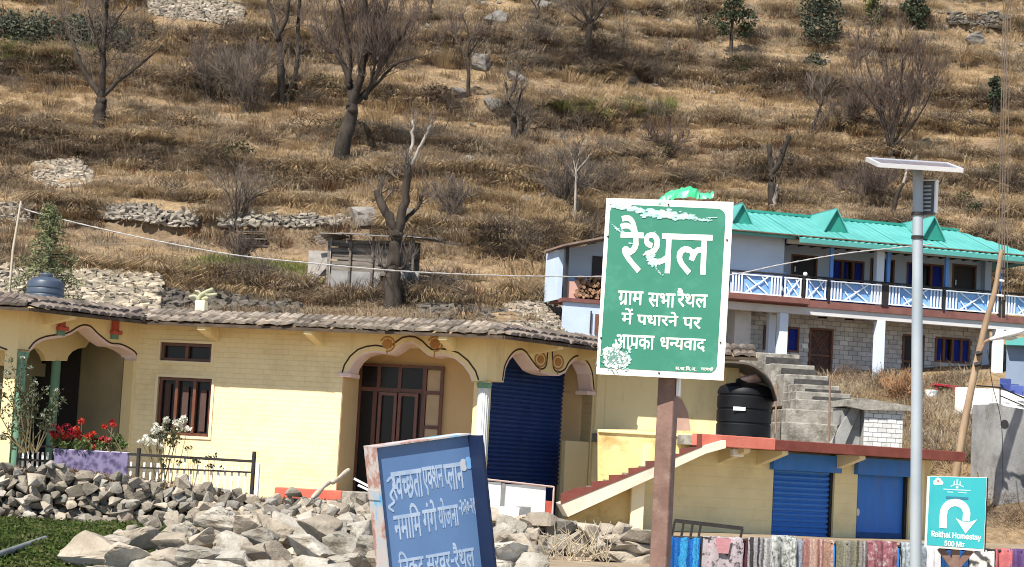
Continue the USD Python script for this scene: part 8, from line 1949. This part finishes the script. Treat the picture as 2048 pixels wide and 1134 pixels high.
# crumpled plastic on its top edge
tp_ = curve([at(x, y, 14.06) for x, y in [(1316, 402), (1335, 393), (1358, 389), (1385, 386), (1400, 392), (1424, 388)]], 26)
v = []
for k, p in enumerate(tp_):
    h_ = 0.028 * math.sin(min(1, k / 25 * 1.15) * math.pi * 0.9) + 0.006
    for j, (dy, dz) in enumerate([(-0.05, -0.035), (-0.045, 0.2 * h_), (-0.015, h_ * 1.1), (0.03, h_ * 0.8), (0.06, 0.0)]):
        v.append(p + [rb.normal(0, 0.004), dy + rb.normal(0, 0.006), dz + rb.normal(0, 0.005)])
f = [[i * 5 + j, i * 5 + 5 + j, i * 5 + 6 + j] for i in range(25) for j in range(4)] + [[i * 5 + j, i * 5 + 6 + j, i * 5 + 1 + j] for i in range(25) for j in range(4)]
solo('plastic_sheet', (np.array(v), np.array(f)), mat('mint_plastic', (0.05, 0.50, 0.22), (0.12, 0.62, 0.33), 20.0, 0.35, trans=0.3), 'crumpled bright green plastic caught on the top of the village sign', 'plastic sheet', smooth=True)

# --- leaning blue board
oB = at(850, 1000, 14.0)
BB = Board(oB, 27, 10.2)
bb = thing('blue_board', 'leaning blue tray-framed board with pale painted Hindi lines', 'sign', [oB[0], oB[1], 0.3])
cL, cT = BB.uv(737, 896), BB.uv(957, 870)
uL_, uR_ = BB.uv(762, 1010)[0] - 0.0, BB.uv(949, 1000)[0]
zT_ = (BB.uv(757, 892)[1] + BB.uv(957, 870)[1]) / 2; zB_ = zT_ - 1.25
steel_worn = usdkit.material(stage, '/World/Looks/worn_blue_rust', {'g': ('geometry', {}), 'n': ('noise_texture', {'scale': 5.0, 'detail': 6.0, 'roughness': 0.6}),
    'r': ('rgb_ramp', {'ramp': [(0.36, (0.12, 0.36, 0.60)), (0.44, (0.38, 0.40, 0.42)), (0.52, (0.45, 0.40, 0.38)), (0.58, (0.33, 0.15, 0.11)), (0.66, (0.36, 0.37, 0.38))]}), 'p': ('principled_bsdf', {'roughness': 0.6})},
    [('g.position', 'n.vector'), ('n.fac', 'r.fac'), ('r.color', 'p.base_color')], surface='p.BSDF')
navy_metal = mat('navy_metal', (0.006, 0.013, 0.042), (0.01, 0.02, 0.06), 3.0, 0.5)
board_blue = mat('board_blue', (0.085, 0.165, 0.33), (0.105, 0.195, 0.375), 1.6, 0.42, spec=0.4, grime=(0.15, 0.24, 0.38), gcut=(0.6, 0.85))
pale_ink = mat('pale_blue_ink', (0.27, 0.37, 0.51), (0.40, 0.49, 0.62), 9.0, 0.6)
dp = 0.20
part(bb, 'panel', BB.box(uL_, uR_, 0.0, 0.012, zB_, zT_), board_blue)
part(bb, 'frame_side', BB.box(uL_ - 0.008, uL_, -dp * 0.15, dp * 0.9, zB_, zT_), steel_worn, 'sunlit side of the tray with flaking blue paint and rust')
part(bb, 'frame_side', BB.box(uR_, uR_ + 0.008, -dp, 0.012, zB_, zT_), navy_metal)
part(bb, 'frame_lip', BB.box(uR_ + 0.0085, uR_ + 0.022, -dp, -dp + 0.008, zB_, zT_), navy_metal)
part(bb, 'frame_top', BB.box(uL_ - 0.008, uR_ + 0.008, -0.03, dp * 0.9, zT_ + 0.001, zT_ + 0.012), steel_worn)
for uu in (uL_ + 0.12, uR_ - 0.12):
    part(bb, 'leg', beam(BB.p(uu, 0.05, zB_ + 0.3), BB.p(uu, 0.05, zB_ - 0.35), 0.04, 0.04), steel_worn)
part(bb, 'weld_strap', BB.box(uL_ - 0.014, uL_ - 0.009, -0.02, dp * 0.88, BB.uv(750, 1002)[1], BB.uv(750, 982)[1]), steel_worn)
sb_ = -0.125
for key, a in (('swachchhata', (781, 842, 945, 1004)), ('action', (843, 884, 934, 994)), ('plan', (886, 924, 929, 984)), ('namami', (784, 838, 1012, 1082)), ('gange', (842, 870, 1002, 1066)), ('yojana', (873, 913, 997, 1058)), ('year', (916, 948, 1000, 1036)), ('panchayat', (795, 946, 1104, 1160))):
    put_word(bb, BB, key, a[0], a[1], a[2], a[3], sb_, -0.0005, pale_ink, 0.002)
for x, m_ in ((927, mat('grey_white_print', (0.45, 0.47, 0.5))), (937, mat('light_blue_print', (0.16, 0.36, 0.66)))):
    u, z = BB.uv(x, 930 if x < 932 else 926); part(bb, 'lens_mark', BB.poly(shapely.affinity.scale(Point(u, z).buffer(0.028, 12), 0.95, 1.55), -0.003, -0.0005), m_)
q = curve([BB.uv(x, y) for x, y in [(775, 962), (783, 955), (789, 972), (781, 990), (788, 1004), (778, 1014), (786, 1022)]], 40)
part(bb, 'scroll_mark', BB.poly(LineString(q).buffer(0.008), -0.003, -0.0005), pale_ink)

# --- turquoise direction board
oT = at(1912, 1028, 16.0)
TB = Board(oT, 3, 0.0)
td = thing('direction_sign', 'turquoise homestay sign with a white u-turn arrow on brown legs', 'sign', [oT[0], oT[1], 0.2])
turq = mat('sign_turquoise', (0.03, 0.33, 0.36), (0.04, 0.37, 0.40), 2.0, 0.45, grime=(0.08, 0.37, 0.39), gcut=(0.6, 0.85))
cs = TB.pix([(1856, 952), (1974, 955), (1968, 1103), (1850, 1094)])
part(td, 'board', TB.poly(Polygon(cs), 0.0, 0.02), white_paint)
part(td, 'turquoise_field', TB.poly(Polygon(TB.pix([(1860, 953), (1973, 956), (1967, 1098), (1853, 1090)])), -0.0025, -0.0005), turq)
part(td, 'edge', TB.poly(Polygon(TB.pix([(1974.3, 955), (1977, 957), (1971, 1104), (1968.3, 1103)])), 0.0, 0.04), black_iron)
arc = [TB.uv(1885.5 + 0, 1056), TB.uv(1886.5, 1030)] + [TB.uv(1910 - 23 * math.cos(t), 1027 - 22 * math.sin(t)) for t in np.linspace(0.15, math.pi, 16)] + [TB.uv(1932, 1042)]
arrow = unary_union([LineString(arc).buffer(0.029, cap_style=2, join_style=1), Polygon(TB.pix([(1911, 1036), (1924, 1043), (1940, 1044), (1954, 1039), (1931, 1067)]))])
part(td, 'arrow', TB.poly(arrow, -0.005, -0.003), letter_w)
def latin(parent, F, text, xL, xR, yT, yB, slope, m_):
    t = meshkit.text_mesh(text, 0.1, 0.002, True); v = np.array(t.vertices); f = np.array(t.faces)
    u0, zt_ = F.uv(xL, yT); _, zb_ = F.uv(xL, yB); u1, z1_ = F.uv(xR, yT + slope * (xR - xL))
    a = (v - v.min(0)) / np.maximum(v.max(0) - v.min(0), 1e-9)
    q = np.stack([u0 + a[:, 0] * (u1 - u0), -0.003 - a[:, 2] * 0.002, zb_ + a[:, 1] * (zt_ - zb_) + a[:, 0] * (z1_ - zt_)], 1)
    part(parent, 'lettering', (F.tr(q), f[:, ::-1]), m_)
latin(td, TB, 'Raithal Homestay', 1863, 1962, 1061, 1076, 0.08, letter_w)
latin(td, TB, '500 Mtr', 1889, 1929, 1081, 1092, 0.07, letter_w)
u, z = TB.uv(1876, 962)
part(td, 'cloud_mark', TB.poly(unary_union([Point(u, z).buffer(0.026), Point(u - 0.024, z - 0.012).buffer(0.016), Point(u + 0.026, z - 0.012).buffer(0.016), sbox(u - 0.03, z - 0.03, u + 0.034, z - 0.01)]), -0.004, -0.003), letter_w)
part(td, 'cloud_mark', TB.poly(Point(u, z).buffer(0.010), -0.006, -0.0045), mat('faded_red_print', (0.42, 0.20, 0.18)))
u, z = TB.uv(1914, 974)
mk = [Point(u, z - 0.002).buffer(0.011), LineString([(u - 0.05, z + 0.004), (u - 0.02, z + 0.018), (u + 0.02, z + 0.018), (u + 0.05, z + 0.004)]).buffer(0.004), LineString([(u - 0.024, z + 0.022), (u - 0.024, z + 0.044)]).buffer(0.004), LineString([(u + 0.024, z + 0.022), (u + 0.024, z + 0.044)]).buffer(0.004), LineString([(u, z + 0.02), (u, z + 0.056)]).buffer(0.006), sbox(u - 0.11, z - 0.026, u + 0.11, z - 0.019), sbox(u - 0.08, z - 0.046, u - 0.03, z - 0.040), sbox(u + 0.01, z - 0.046, u + 0.08, z - 0.040)]
part(td, 'tent_mark', TB.poly(unary_union(mk), -0.004, -0.003), mat('pale_turquoise_print', (0.45, 0.62, 0.63)))
u, z = TB.uv(1914, 996); part(td, 'faded_line', TB.poly(sbox(u - 0.09, z - 0.010, u + 0.09, z + 0.010), -0.004, -0.003), mat('faded_navy_print', (0.03, 0.16, 0.24)))
for a, b in (((1911, 1096), (1909, 1170)), ((1880, 1096), (1907, 1134)), ((1942, 1100), (1911, 1136))):
    part(td, 'leg', beam(at(a[0], a[1], 16.05), at(b[0], b[1], 16.05), 0.035, 0.05) if a[0] != 1911 else beam(at(1911, 1090, 16.06), [at(1909, 1100, 16.06)[0], 16.06, 0.1], 0.06, 0.06), brown_steel)

# --- solar street light
galv = mat('galvanised_steel', (0.30, 0.345, 0.375), (0.37, 0.41, 0.44), 1.5, 0.5, metal=0.25, grime=(0.26, 0.29, 0.31), gcut=(0.6, 0.85))
SD = 17.0
base_, top_ = at(1831, 1200, SD), at(1836, 350, SD)
sl_ = thing('solar_street_light', 'grey solar street light pole with a white-framed panel on top', 'street light', [base_[0], base_[1], 0.2])
d = (top_ - base_); bt_ = base_ + d * ((0.2 - base_[2]) / d[2])
part(sl_, 'pole', path_tube([bt_, bt_ + (top_ - bt_) * 0.5, top_ + d / np.linalg.norm(d) * 0.04], [0.050, 0.048, 0.044], 20), galv, smooth=True)
pc_ = (at(1745, 334, SD) + at(1913, 344, SD)) / 2
ra_ = at(1913, 346, SD) - at(1745, 335, SD); wid = np.linalg.norm(ra_); ra_ /= wid
bk2 = np.array([0.0, math.cos(math.radians(13.2)), math.sin(math.radians(13.2))]); bk2 -= ra_ * (bk2 @ ra_); bk2 /= np.linalg.norm(bk2); up2 = np.cross(ra_, bk2)
o2 = (at(1745, 335, SD) + at(1913, 346, SD)) / 2 - np.array([0, 0.25, 0.02])
def slabp(c, a, b, h):
    bx_ = trimesh.creation.box([a, b, h]); M = np.eye(4); M[:3, 0], M[:3, 1], M[:3, 2], M[:3, 3] = ra_, bk2, up2, c; bx_.apply_transform(M); return np.array(bx_.vertices), np.array(bx_.faces)
Lp = 0.62
pn = part(sl_, 'panel', slabp(o2 + bk2 * Lp / 2 + up2 * 0.012, wid * 0.955, Lp * 0.95, 0.012), usdkit.material(stage, '/World/Looks/solar_cell', {'g': ('geometry', {}), 'p': ('principled_bsdf', {'base_color': (0.12, 0.14, 0.23), 'roughness': 0.22, 'specular_ior_level': 0.6, 'coat_weight': 0.6, 'coat_roughness': 0.1})}, [], surface='p.BSDF'))
part(pn, 'frame', cat(slabp(o2 + up2 * 0.005, wid, 0.03, 0.036), slabp(o2 + bk2 * Lp + up2 * 0.005, wid, 0.03, 0.036), slabp(o2 + bk2 * Lp / 2 - ra_ * (wid / 2 - 0.012) + up2 * 0.005, 0.026, Lp - 0.032, 0.036), slabp(o2 + bk2 * Lp / 2 + ra_ * (wid / 2 - 0.012) + up2 * 0.005, 0.026, Lp - 0.032, 0.036)), mat('white_aluminium', (0.62, 0.63, 0.65), (0.70, 0.71, 0.73), 3.0, 0.35, metal=0.3))
part(pn, 'backing', slabp(o2 + bk2 * Lp / 2 - up2 * 0.008, wid * 0.955, Lp * 0.95, 0.006), mat('panel_back', (0.10, 0.10, 0.10)))
for k in range(1, 3): part(pn, 'cell_line', slabp(o2 + bk2 * Lp / 2 + ra_ * (k / 6 - 0.5) * wid * 0.95 + up2 * 0.0195, 0.002, Lp * 0.9, 0.002), galv)
part(sl_, 'bracket', beam(top_ + [0, 0, 0.02], o2 + bk2 * Lp * 0.45 - up2 * 0.014, 0.07, 0.05), galv)
LB = Frame(tuple(at(1856, 395, SD + 0.05)[:2]), -28)
bx1 = part(sl_, 'lamp_box', LB.box(-0.065, 0.060, -0.02, 0.05, LB.uv(1856, 430)[1], LB.uv(1856, 363)[1], 0.006), mat('dark_lamp_grey', (0.07, 0.075, 0.085), (0.11, 0.115, 0.125), 4.0, 0.4))
z0_, z1_ = LB.uv(1856, 430)[1], LB.uv(1856, 363)[1]
for k in range(7): part(bx1, 'fin', LB.box(-0.055, 0.035, -0.034, -0.021, z0_ + 0.03 + k * (z1_ - z0_ - 0.05) / 7, z0_ + 0.045 + k * (z1_ - z0_ - 0.05) / 7), galv)
part(bx1, 'side_plate', LB.box(0.061, 0.075, -0.03, 0.05, z0_ + 0.02, z1_ + 0.01, 0.003), lampw); part(bx1, 'cap', LB.box(-0.07, 0.08, -0.03, 0.06, z1_ + 0.001, z1_ + 0.014, 0.003), lampw)
part(bx1, 'mount', beam(LB.p(-0.05, 0.0, z0_ - 0.03), LB.p(-0.06, 0.0, z0_ + 0.06), 0.05, 0.05), galv)
for y in (428, 475):
    c_ = at(1835, y, SD); part(sl_, 'clamp', lathe([(0.046, -0.014), (0.054, -0.014), (0.054, 0.014), (0.046, 0.014)], 18, c_), black_iron)

# ------------------------------------------------------------------ railing with rugs and washing
RD = 20.0
r0_, r1_ = at(1338, 1074, RD), at(2100, 1106, RD)
rail = thing('roadside_railing', 'dark iron railing hung with rugs and clothes in front of the shop row', 'railing', [(r0_[0] + r1_[0]) / 2, RD, 0.4])
part(rail, 'top_rail', path_tube([r0_, r1_], 0.016, 8), black_iron)
for x in (1338, 1402, 1560, 1735, 1845, 1975, 2095):
    p = at(x, 1074 + (x - 1338) * 0.042, RD); part(rail, 'post', beam([p[0], RD, 0.2], p + [0, 0, 0.02], 0.035, 0.035), black_iron)
for k in range(5):
    p = at(1340 + k * 14, 1078, RD + 0.02); part(rail, 'bar', beam([p[0], RD + 0.02, 0.3], p, 0.014, 0.014), black_iron)
def stripe_mat(name, stops, scale=26.0, dist=1.2, noise=6.0):
    n = {'g': ('geometry', {}), 's': ('separate_xyz', {}), 'nn': ('noise_texture', {'scale': noise, 'detail': 3.0}), 'w': ('white_noise_texture', {'dimensions': '1D'}), 'm': ('math', {'math_type': 'multiply_add', 'value2': scale}), 'fl': ('math', {'math_type': 'floor'}),
         'r': ('rgb_ramp', {'ramp': stops, 'interpolate': False}), 'n2': ('noise_texture', {'scale': 60.0, 'detail': 4.0}), 'r2': ('rgb_ramp', {'ramp': [(0.3, (0.32, 0.32, 0.32)), (0.7, (0.78, 0.78, 0.78))]}), 'x': ('mix', {'mix_type': 'multiply', 'fac': 1.0}), 'p': ('principled_bsdf', {'roughness': 0.95, 'specular_ior_level': 0.1}),
         'md': ('math', {'math_type': 'multiply', 'value2': dist})}
    L = [('g.position', 's.vector'), ('g.position', 'nn.vector'), ('s.x', 'm.value1'), ('nn.fac', 'md.value1'), ('md.value', 'm.value3'), ('m.value', 'fl.value1'), ('fl.value', 'w.w'), ('w.value', 'r.fac'), ('g.position', 'n2.vector'), ('n2.fac', 'r2.fac'), ('r.color', 'x.color1'), ('r2.color', 'x.color2'), ('x.color', 'p.base_color')]
    return usdkit.material(stage, f'/World/Looks/{name}', n, L, surface='p.BSDF')
def patch_mat(name, cols, scale=14.0):
    cols = [(a, tuple(x * 0.68 for x in c)) for a, c in cols]
    n = {'g': ('geometry', {}), 'v': ('voronoi_texture', {'scale': scale, 'feature': 'f1'}), 'nn': ('noise_texture', {'scale': scale * 1.4, 'detail': 5.0, 'roughness': 0.7}), 'r': ('rgb_ramp', {'ramp': cols}), 'p': ('principled_bsdf', {'roughness': 0.95, 'specular_ior_level': 0.1})}
    return usdkit.material(stage, f'/World/Looks/{name}', n, [('g.position', 'nn.vector'), ('nn.fac', 'r.fac'), ('r.color', 'p.base_color')], surface='p.BSDF')
def drape(name, label, catg, x0, x1, m_, drop=0.55, folds=0.012, lift=0.0, front=0.02, seed=0, back=0.25, fringe=False):
    rng = np.random.default_rng(seed)
    n = max(8, int((x1 - x0) / 3.0)); xs = np.linspace(x0, x1, n)
    ph = rng.uniform(0, 6.28); fr_ = 2 * math.pi / rng.uniform(14, 24)
    prof = [(back, 0.9), (0.12, 0.35), (0.04, 0.12), (0.0, 0.0)]
    v = []
    rows = [(0.030, -0.30), (0.030, -0.1), (0.022, 0.006), (0.0, 0.024), (-0.022, 0.006)] + [(-front - 0.004 * k, -drop * k / 6) for k in range(1, 7)]
    for x in xs:
        p = at(x, 1074 + (x - 1338) * 0.042 - lift - 5 * (float(meshkit.noise(np.array([[x / 9.0, seed * 3.1, 0.5]]), 5)[0]) - 0.4), RD)
        wv = math.sin(x * fr_ * (1 + 0.25 * math.sin(x * 0.05 + ph)) + ph) + 0.6 * math.sin(x * fr_ * 0.43 + ph * 2)
        for k, (dy, dz) in enumerate(rows):
            amp = folds * (0.4 + 0.15 * k)
            v.append(p + [rng.normal(0, 0.002), dy + wv * amp, dz + (rng.normal(0, 0.006) if k == len(rows) - 1 else 0)])
    m0 = len(rows)
    f = [[i * m0 + j, i * m0 + m0 + j, i * m0 + m0 + 1 + j] for i in range(n - 1) for j in range(m0 - 1)] + [[i * m0 + j, i * m0 + m0 + 1 + j, i * m0 + 1 + j] for i in range(n - 1) for j in range(m0 - 1)]
    return solo(name, (np.array(v), np.array(f)), m_, label, catg, smooth=True)
rose_rug = patch_mat('rose_rug_weave', [(0.30, (0.035, 0.03, 0.03)), (0.40, (0.12, 0.10, 0.11)), (0.44, (0.42, 0.36, 0.38)), (0.60, (0.52, 0.46, 0.48)), (0.68, (0.30, 0.10, 0.12))], 9.0)
drape('blue_tarpaulin', 'bright blue plastic sheet on the first bay of the railing', 'tarpaulin', 1339, 1400, stripe_mat('blue_plastic_sheet', [(0.0, (0.02, 0.13, 0.46)), (0.35, (0.025, 0.16, 0.52)), (0.6, (0.05, 0.34, 0.66)), (0.72, (0.14, 0.20, 0.40)), (0.85, (0.02, 0.12, 0.42)), (0.93, (0.42, 0.30, 0.50))], 16.0, 2.0), 0.5, 0.01, -3, 0.02, 1)
drape('flowered_rug', 'pale rug with a pink centre motif and dark flowers', 'rug', 1405, 1487, rose_rug, 0.55, 0.006, 0, 0.02, 2)
pk = part('/World/flowered_rug', 'centre_motif', Frame((at(1446, 1090, RD - 0.05)[0], RD - 0.055), 2).poly(Polygon([(-0.08, 1.6 - 0.60), (0.08, 1.6 - 0.605), (0.065, 1.6 - 0.70), (0.055, 1.6 - 0.755), (-0.055, 1.6 - 0.75), (-0.062, 1.6 - 0.69)]), -0.004, 0.0), mat('dusty_rose_weave', (0.34, 0.15, 0.17), (0.42, 0.21, 0.22), 60.0))
drape('maroon_cloth', 'narrow dark maroon cloth beside the flowered rug', 'cloth', 1486, 1500, mat('dark_maroon_cloth', (0.045, 0.012, 0.02), (0.075, 0.02, 0.03), 20.0), 0.42, 0.012, -2, 0.0, 3)
drape('rag_rug', 'rag rug in grey, pink and black stripes', 'rug', 1496, 1546, stripe_mat('rag_stripe_one', [(0.0, (0.06, 0.055, 0.06)), (0.2, (0.36, 0.35, 0.36)), (0.4, (0.32, 0.17, 0.17)), (0.55, (0.50, 0.48, 0.47)), (0.75, (0.16, 0.15, 0.17)), (0.88, (0.42, 0.30, 0.28))], 48.0, 2.4), 0.55, 0.012, 1, 0.03, 4)
drape('rag_rug', 'bunched grey and white rag rug, highest on the rail', 'rug', 1543, 1594, patch_mat('grey_white_weave', [(0.32, (0.05, 0.055, 0.05)), (0.44, (0.22, 0.235, 0.22)), (0.55, (0.50, 0.51, 0.49)), (0.7, (0.62, 0.62, 0.60))], 14.0), 0.36, 0.022, 7, 0.05, 5)
drape('rag_rug', 'plain blue-grey rug beside the peach one', 'rug', 1590, 1606, stripe_mat('blue_grey_stripe', [(0.0, (0.30, 0.33, 0.40)), (0.5, (0.38, 0.40, 0.46)), (0.8, (0.26, 0.28, 0.33))], 40.0), 0.55, 0.008, 1, 0.02, 6)
drape('rag_rug', 'peach and dusty pink striped rug', 'rug', 1604, 1668, stripe_mat('peach_stripe', [(0.0, (0.44, 0.27, 0.20)), (0.3, (0.40, 0.20, 0.18)), (0.5, (0.48, 0.33, 0.28)), (0.68, (0.30, 0.15, 0.14)), (0.85, (0.46, 0.28, 0.24))], 44.0, 1.6), 0.55, 0.01, 3, 0.03, 7)
drape('rag_rug', 'olive and grey striped rug with a dotted edge', 'rug', 1672, 1722, stripe_mat('olive_stripe', [(0.0, (0.20, 0.195, 0.15)), (0.35, (0.26, 0.24, 0.15)), (0.6, (0.22, 0.22, 0.20)), (0.8, (0.30, 0.29, 0.22)), (0.93, (0.10, 0.10, 0.09))], 44.0, 1.0), 0.55, 0.008, 3, 0.02, 8)
drape('rag_rug', 'thin grey striped cloth between the olive and plum rugs', 'rug', 1720, 1734, stripe_mat('grey_stripe', [(0.0, (0.30, 0.28, 0.27)), (0.5, (0.42, 0.38, 0.36)), (0.8, (0.2, 0.18, 0.18))], 60.0), 0.36, 0.014, 3, 0.04, 9)
drape('rag_rug', 'plum rug with a black and white patterned middle', 'rug', 1732, 1794, patch_mat('plum_pattern', [(0.33, (0.05, 0.03, 0.035)), (0.43, (0.24, 0.09, 0.11)), (0.54, (0.30, 0.13, 0.15)), (0.62, (0.52, 0.46, 0.45))], 12.0), 0.55, 0.014, 5, 0.04, 10)
drape('knitted_cloth', 'pale blue-grey knitted cloth beside the light pole', 'cloth', 1800, 1852, patch_mat('blue_grey_knit', [(0.35, (0.10, 0.12, 0.14)), (0.48, (0.30, 0.34, 0.37)), (0.62, (0.46, 0.50, 0.52))], 16.0), 0.30, 0.016, 4, 0.05, 11)
drape('grey_cloth', 'pale grey towel hanging right behind the light pole', 'cloth', 1846, 1880, mat('grey_towel', (0.36, 0.36, 0.38), (0.48, 0.47, 0.48), 20.0), 0.4, 0.012, 1, 0.03, 12)
drape('blue_banner', 'deep blue printed banner under the turquoise sign', 'banner', 1882, 1936, stripe_mat('blue_banner_print', [(0.0, (0.025, 0.10, 0.30)), (0.5, (0.03, 0.12, 0.36)), (0.8, (0.10, 0.24, 0.48)), (0.92, (0.42, 0.52, 0.64))], 30.0, 2.0), 0.5, 0.006, -8, 0.02, 13)
drape('swirl_rug', 'cream rug with black curved bands', 'rug', 1938, 1988, usdkit.material(stage, '/World/Looks/swirl_weave', {'g': ('geometry', {}), 'm': ('mapping', {'location': (-4.62, -20.0, -0.55), 'scale': (1, 0, 1)}), 'w': ('wave_texture', {'wave_type': 'rings', 'rings_direction': 'spherical', 'scale': 5.5, 'distortion': 2.0, 'detail': 2.0, 'detail_scale': 2.0}), 'r': ('rgb_ramp', {'ramp': [(0.25, (0.05, 0.05, 0.05)), (0.42, (0.50, 0.47, 0.42)), (0.8, (0.60, 0.57, 0.52))]}), 'p': ('principled_bsdf', {'roughness': 0.95})}, [('g.position', 'm.vector'), ('m.vector', 'w.vector'), ('w.fac', 'r.fac'), ('r.color', 'p.base_color')], surface='p.BSDF'), 0.5, 0.01, -4, 0.03, 14)
drape('red_cloth', 'faded red cloth past the cream swirl rug', 'cloth', 1990, 2022, mat('faded_red_weave', (0.30, 0.07, 0.08), (0.38, 0.11, 0.11), 20.0), 0.4, 0.014, 0, 0.03, 15)
drape('purple_cloth', 'dark purple cloth at the end of the railing', 'cloth', 2018, 2090, mat('purple_weave', (0.06, 0.03, 0.10), (0.10, 0.05, 0.15), 20.0), 0.5, 0.012, 0, 0.03, 16)
solo('blue_sheet', Frame((at(1560, 1100, 20.8)[0], 20.8), 3).box(0.0, 1.9, 0, 0.02, 0.35, 0.98, 0.004), mat('blue_plastic_back', (0.02, 0.13, 0.44), (0.04, 0.19, 0.52), 4.0, 0.4), 'blue plastic sheet showing between and below the hanging rugs', 'tarpaulin')
# slanting iron rack behind the railing
rk = thing('iron_rack', 'slanting dark iron rack leaning behind the first bay of the railing', 'rack', [at(1410, 1070, 26.0)[0], 26.0, 0.4])
q = lambda x, y: at(x, y, 26.0)
part(rk, 'bar', beam(q(1349, 1041), q(1486, 1057), 0.035, 0.05), black_iron)
for a, b in (((1350, 1041), (1336, 1110)), ((1368, 1043), (1356, 1110)), ((1386, 1045), (1374, 1112)), ((1402, 1047), (1390, 1114)), ((1485, 1057), (1470, 1122))):
    part(rk, 'bar', beam(q(*a), q(*b), 0.03, 0.03), black_iron)
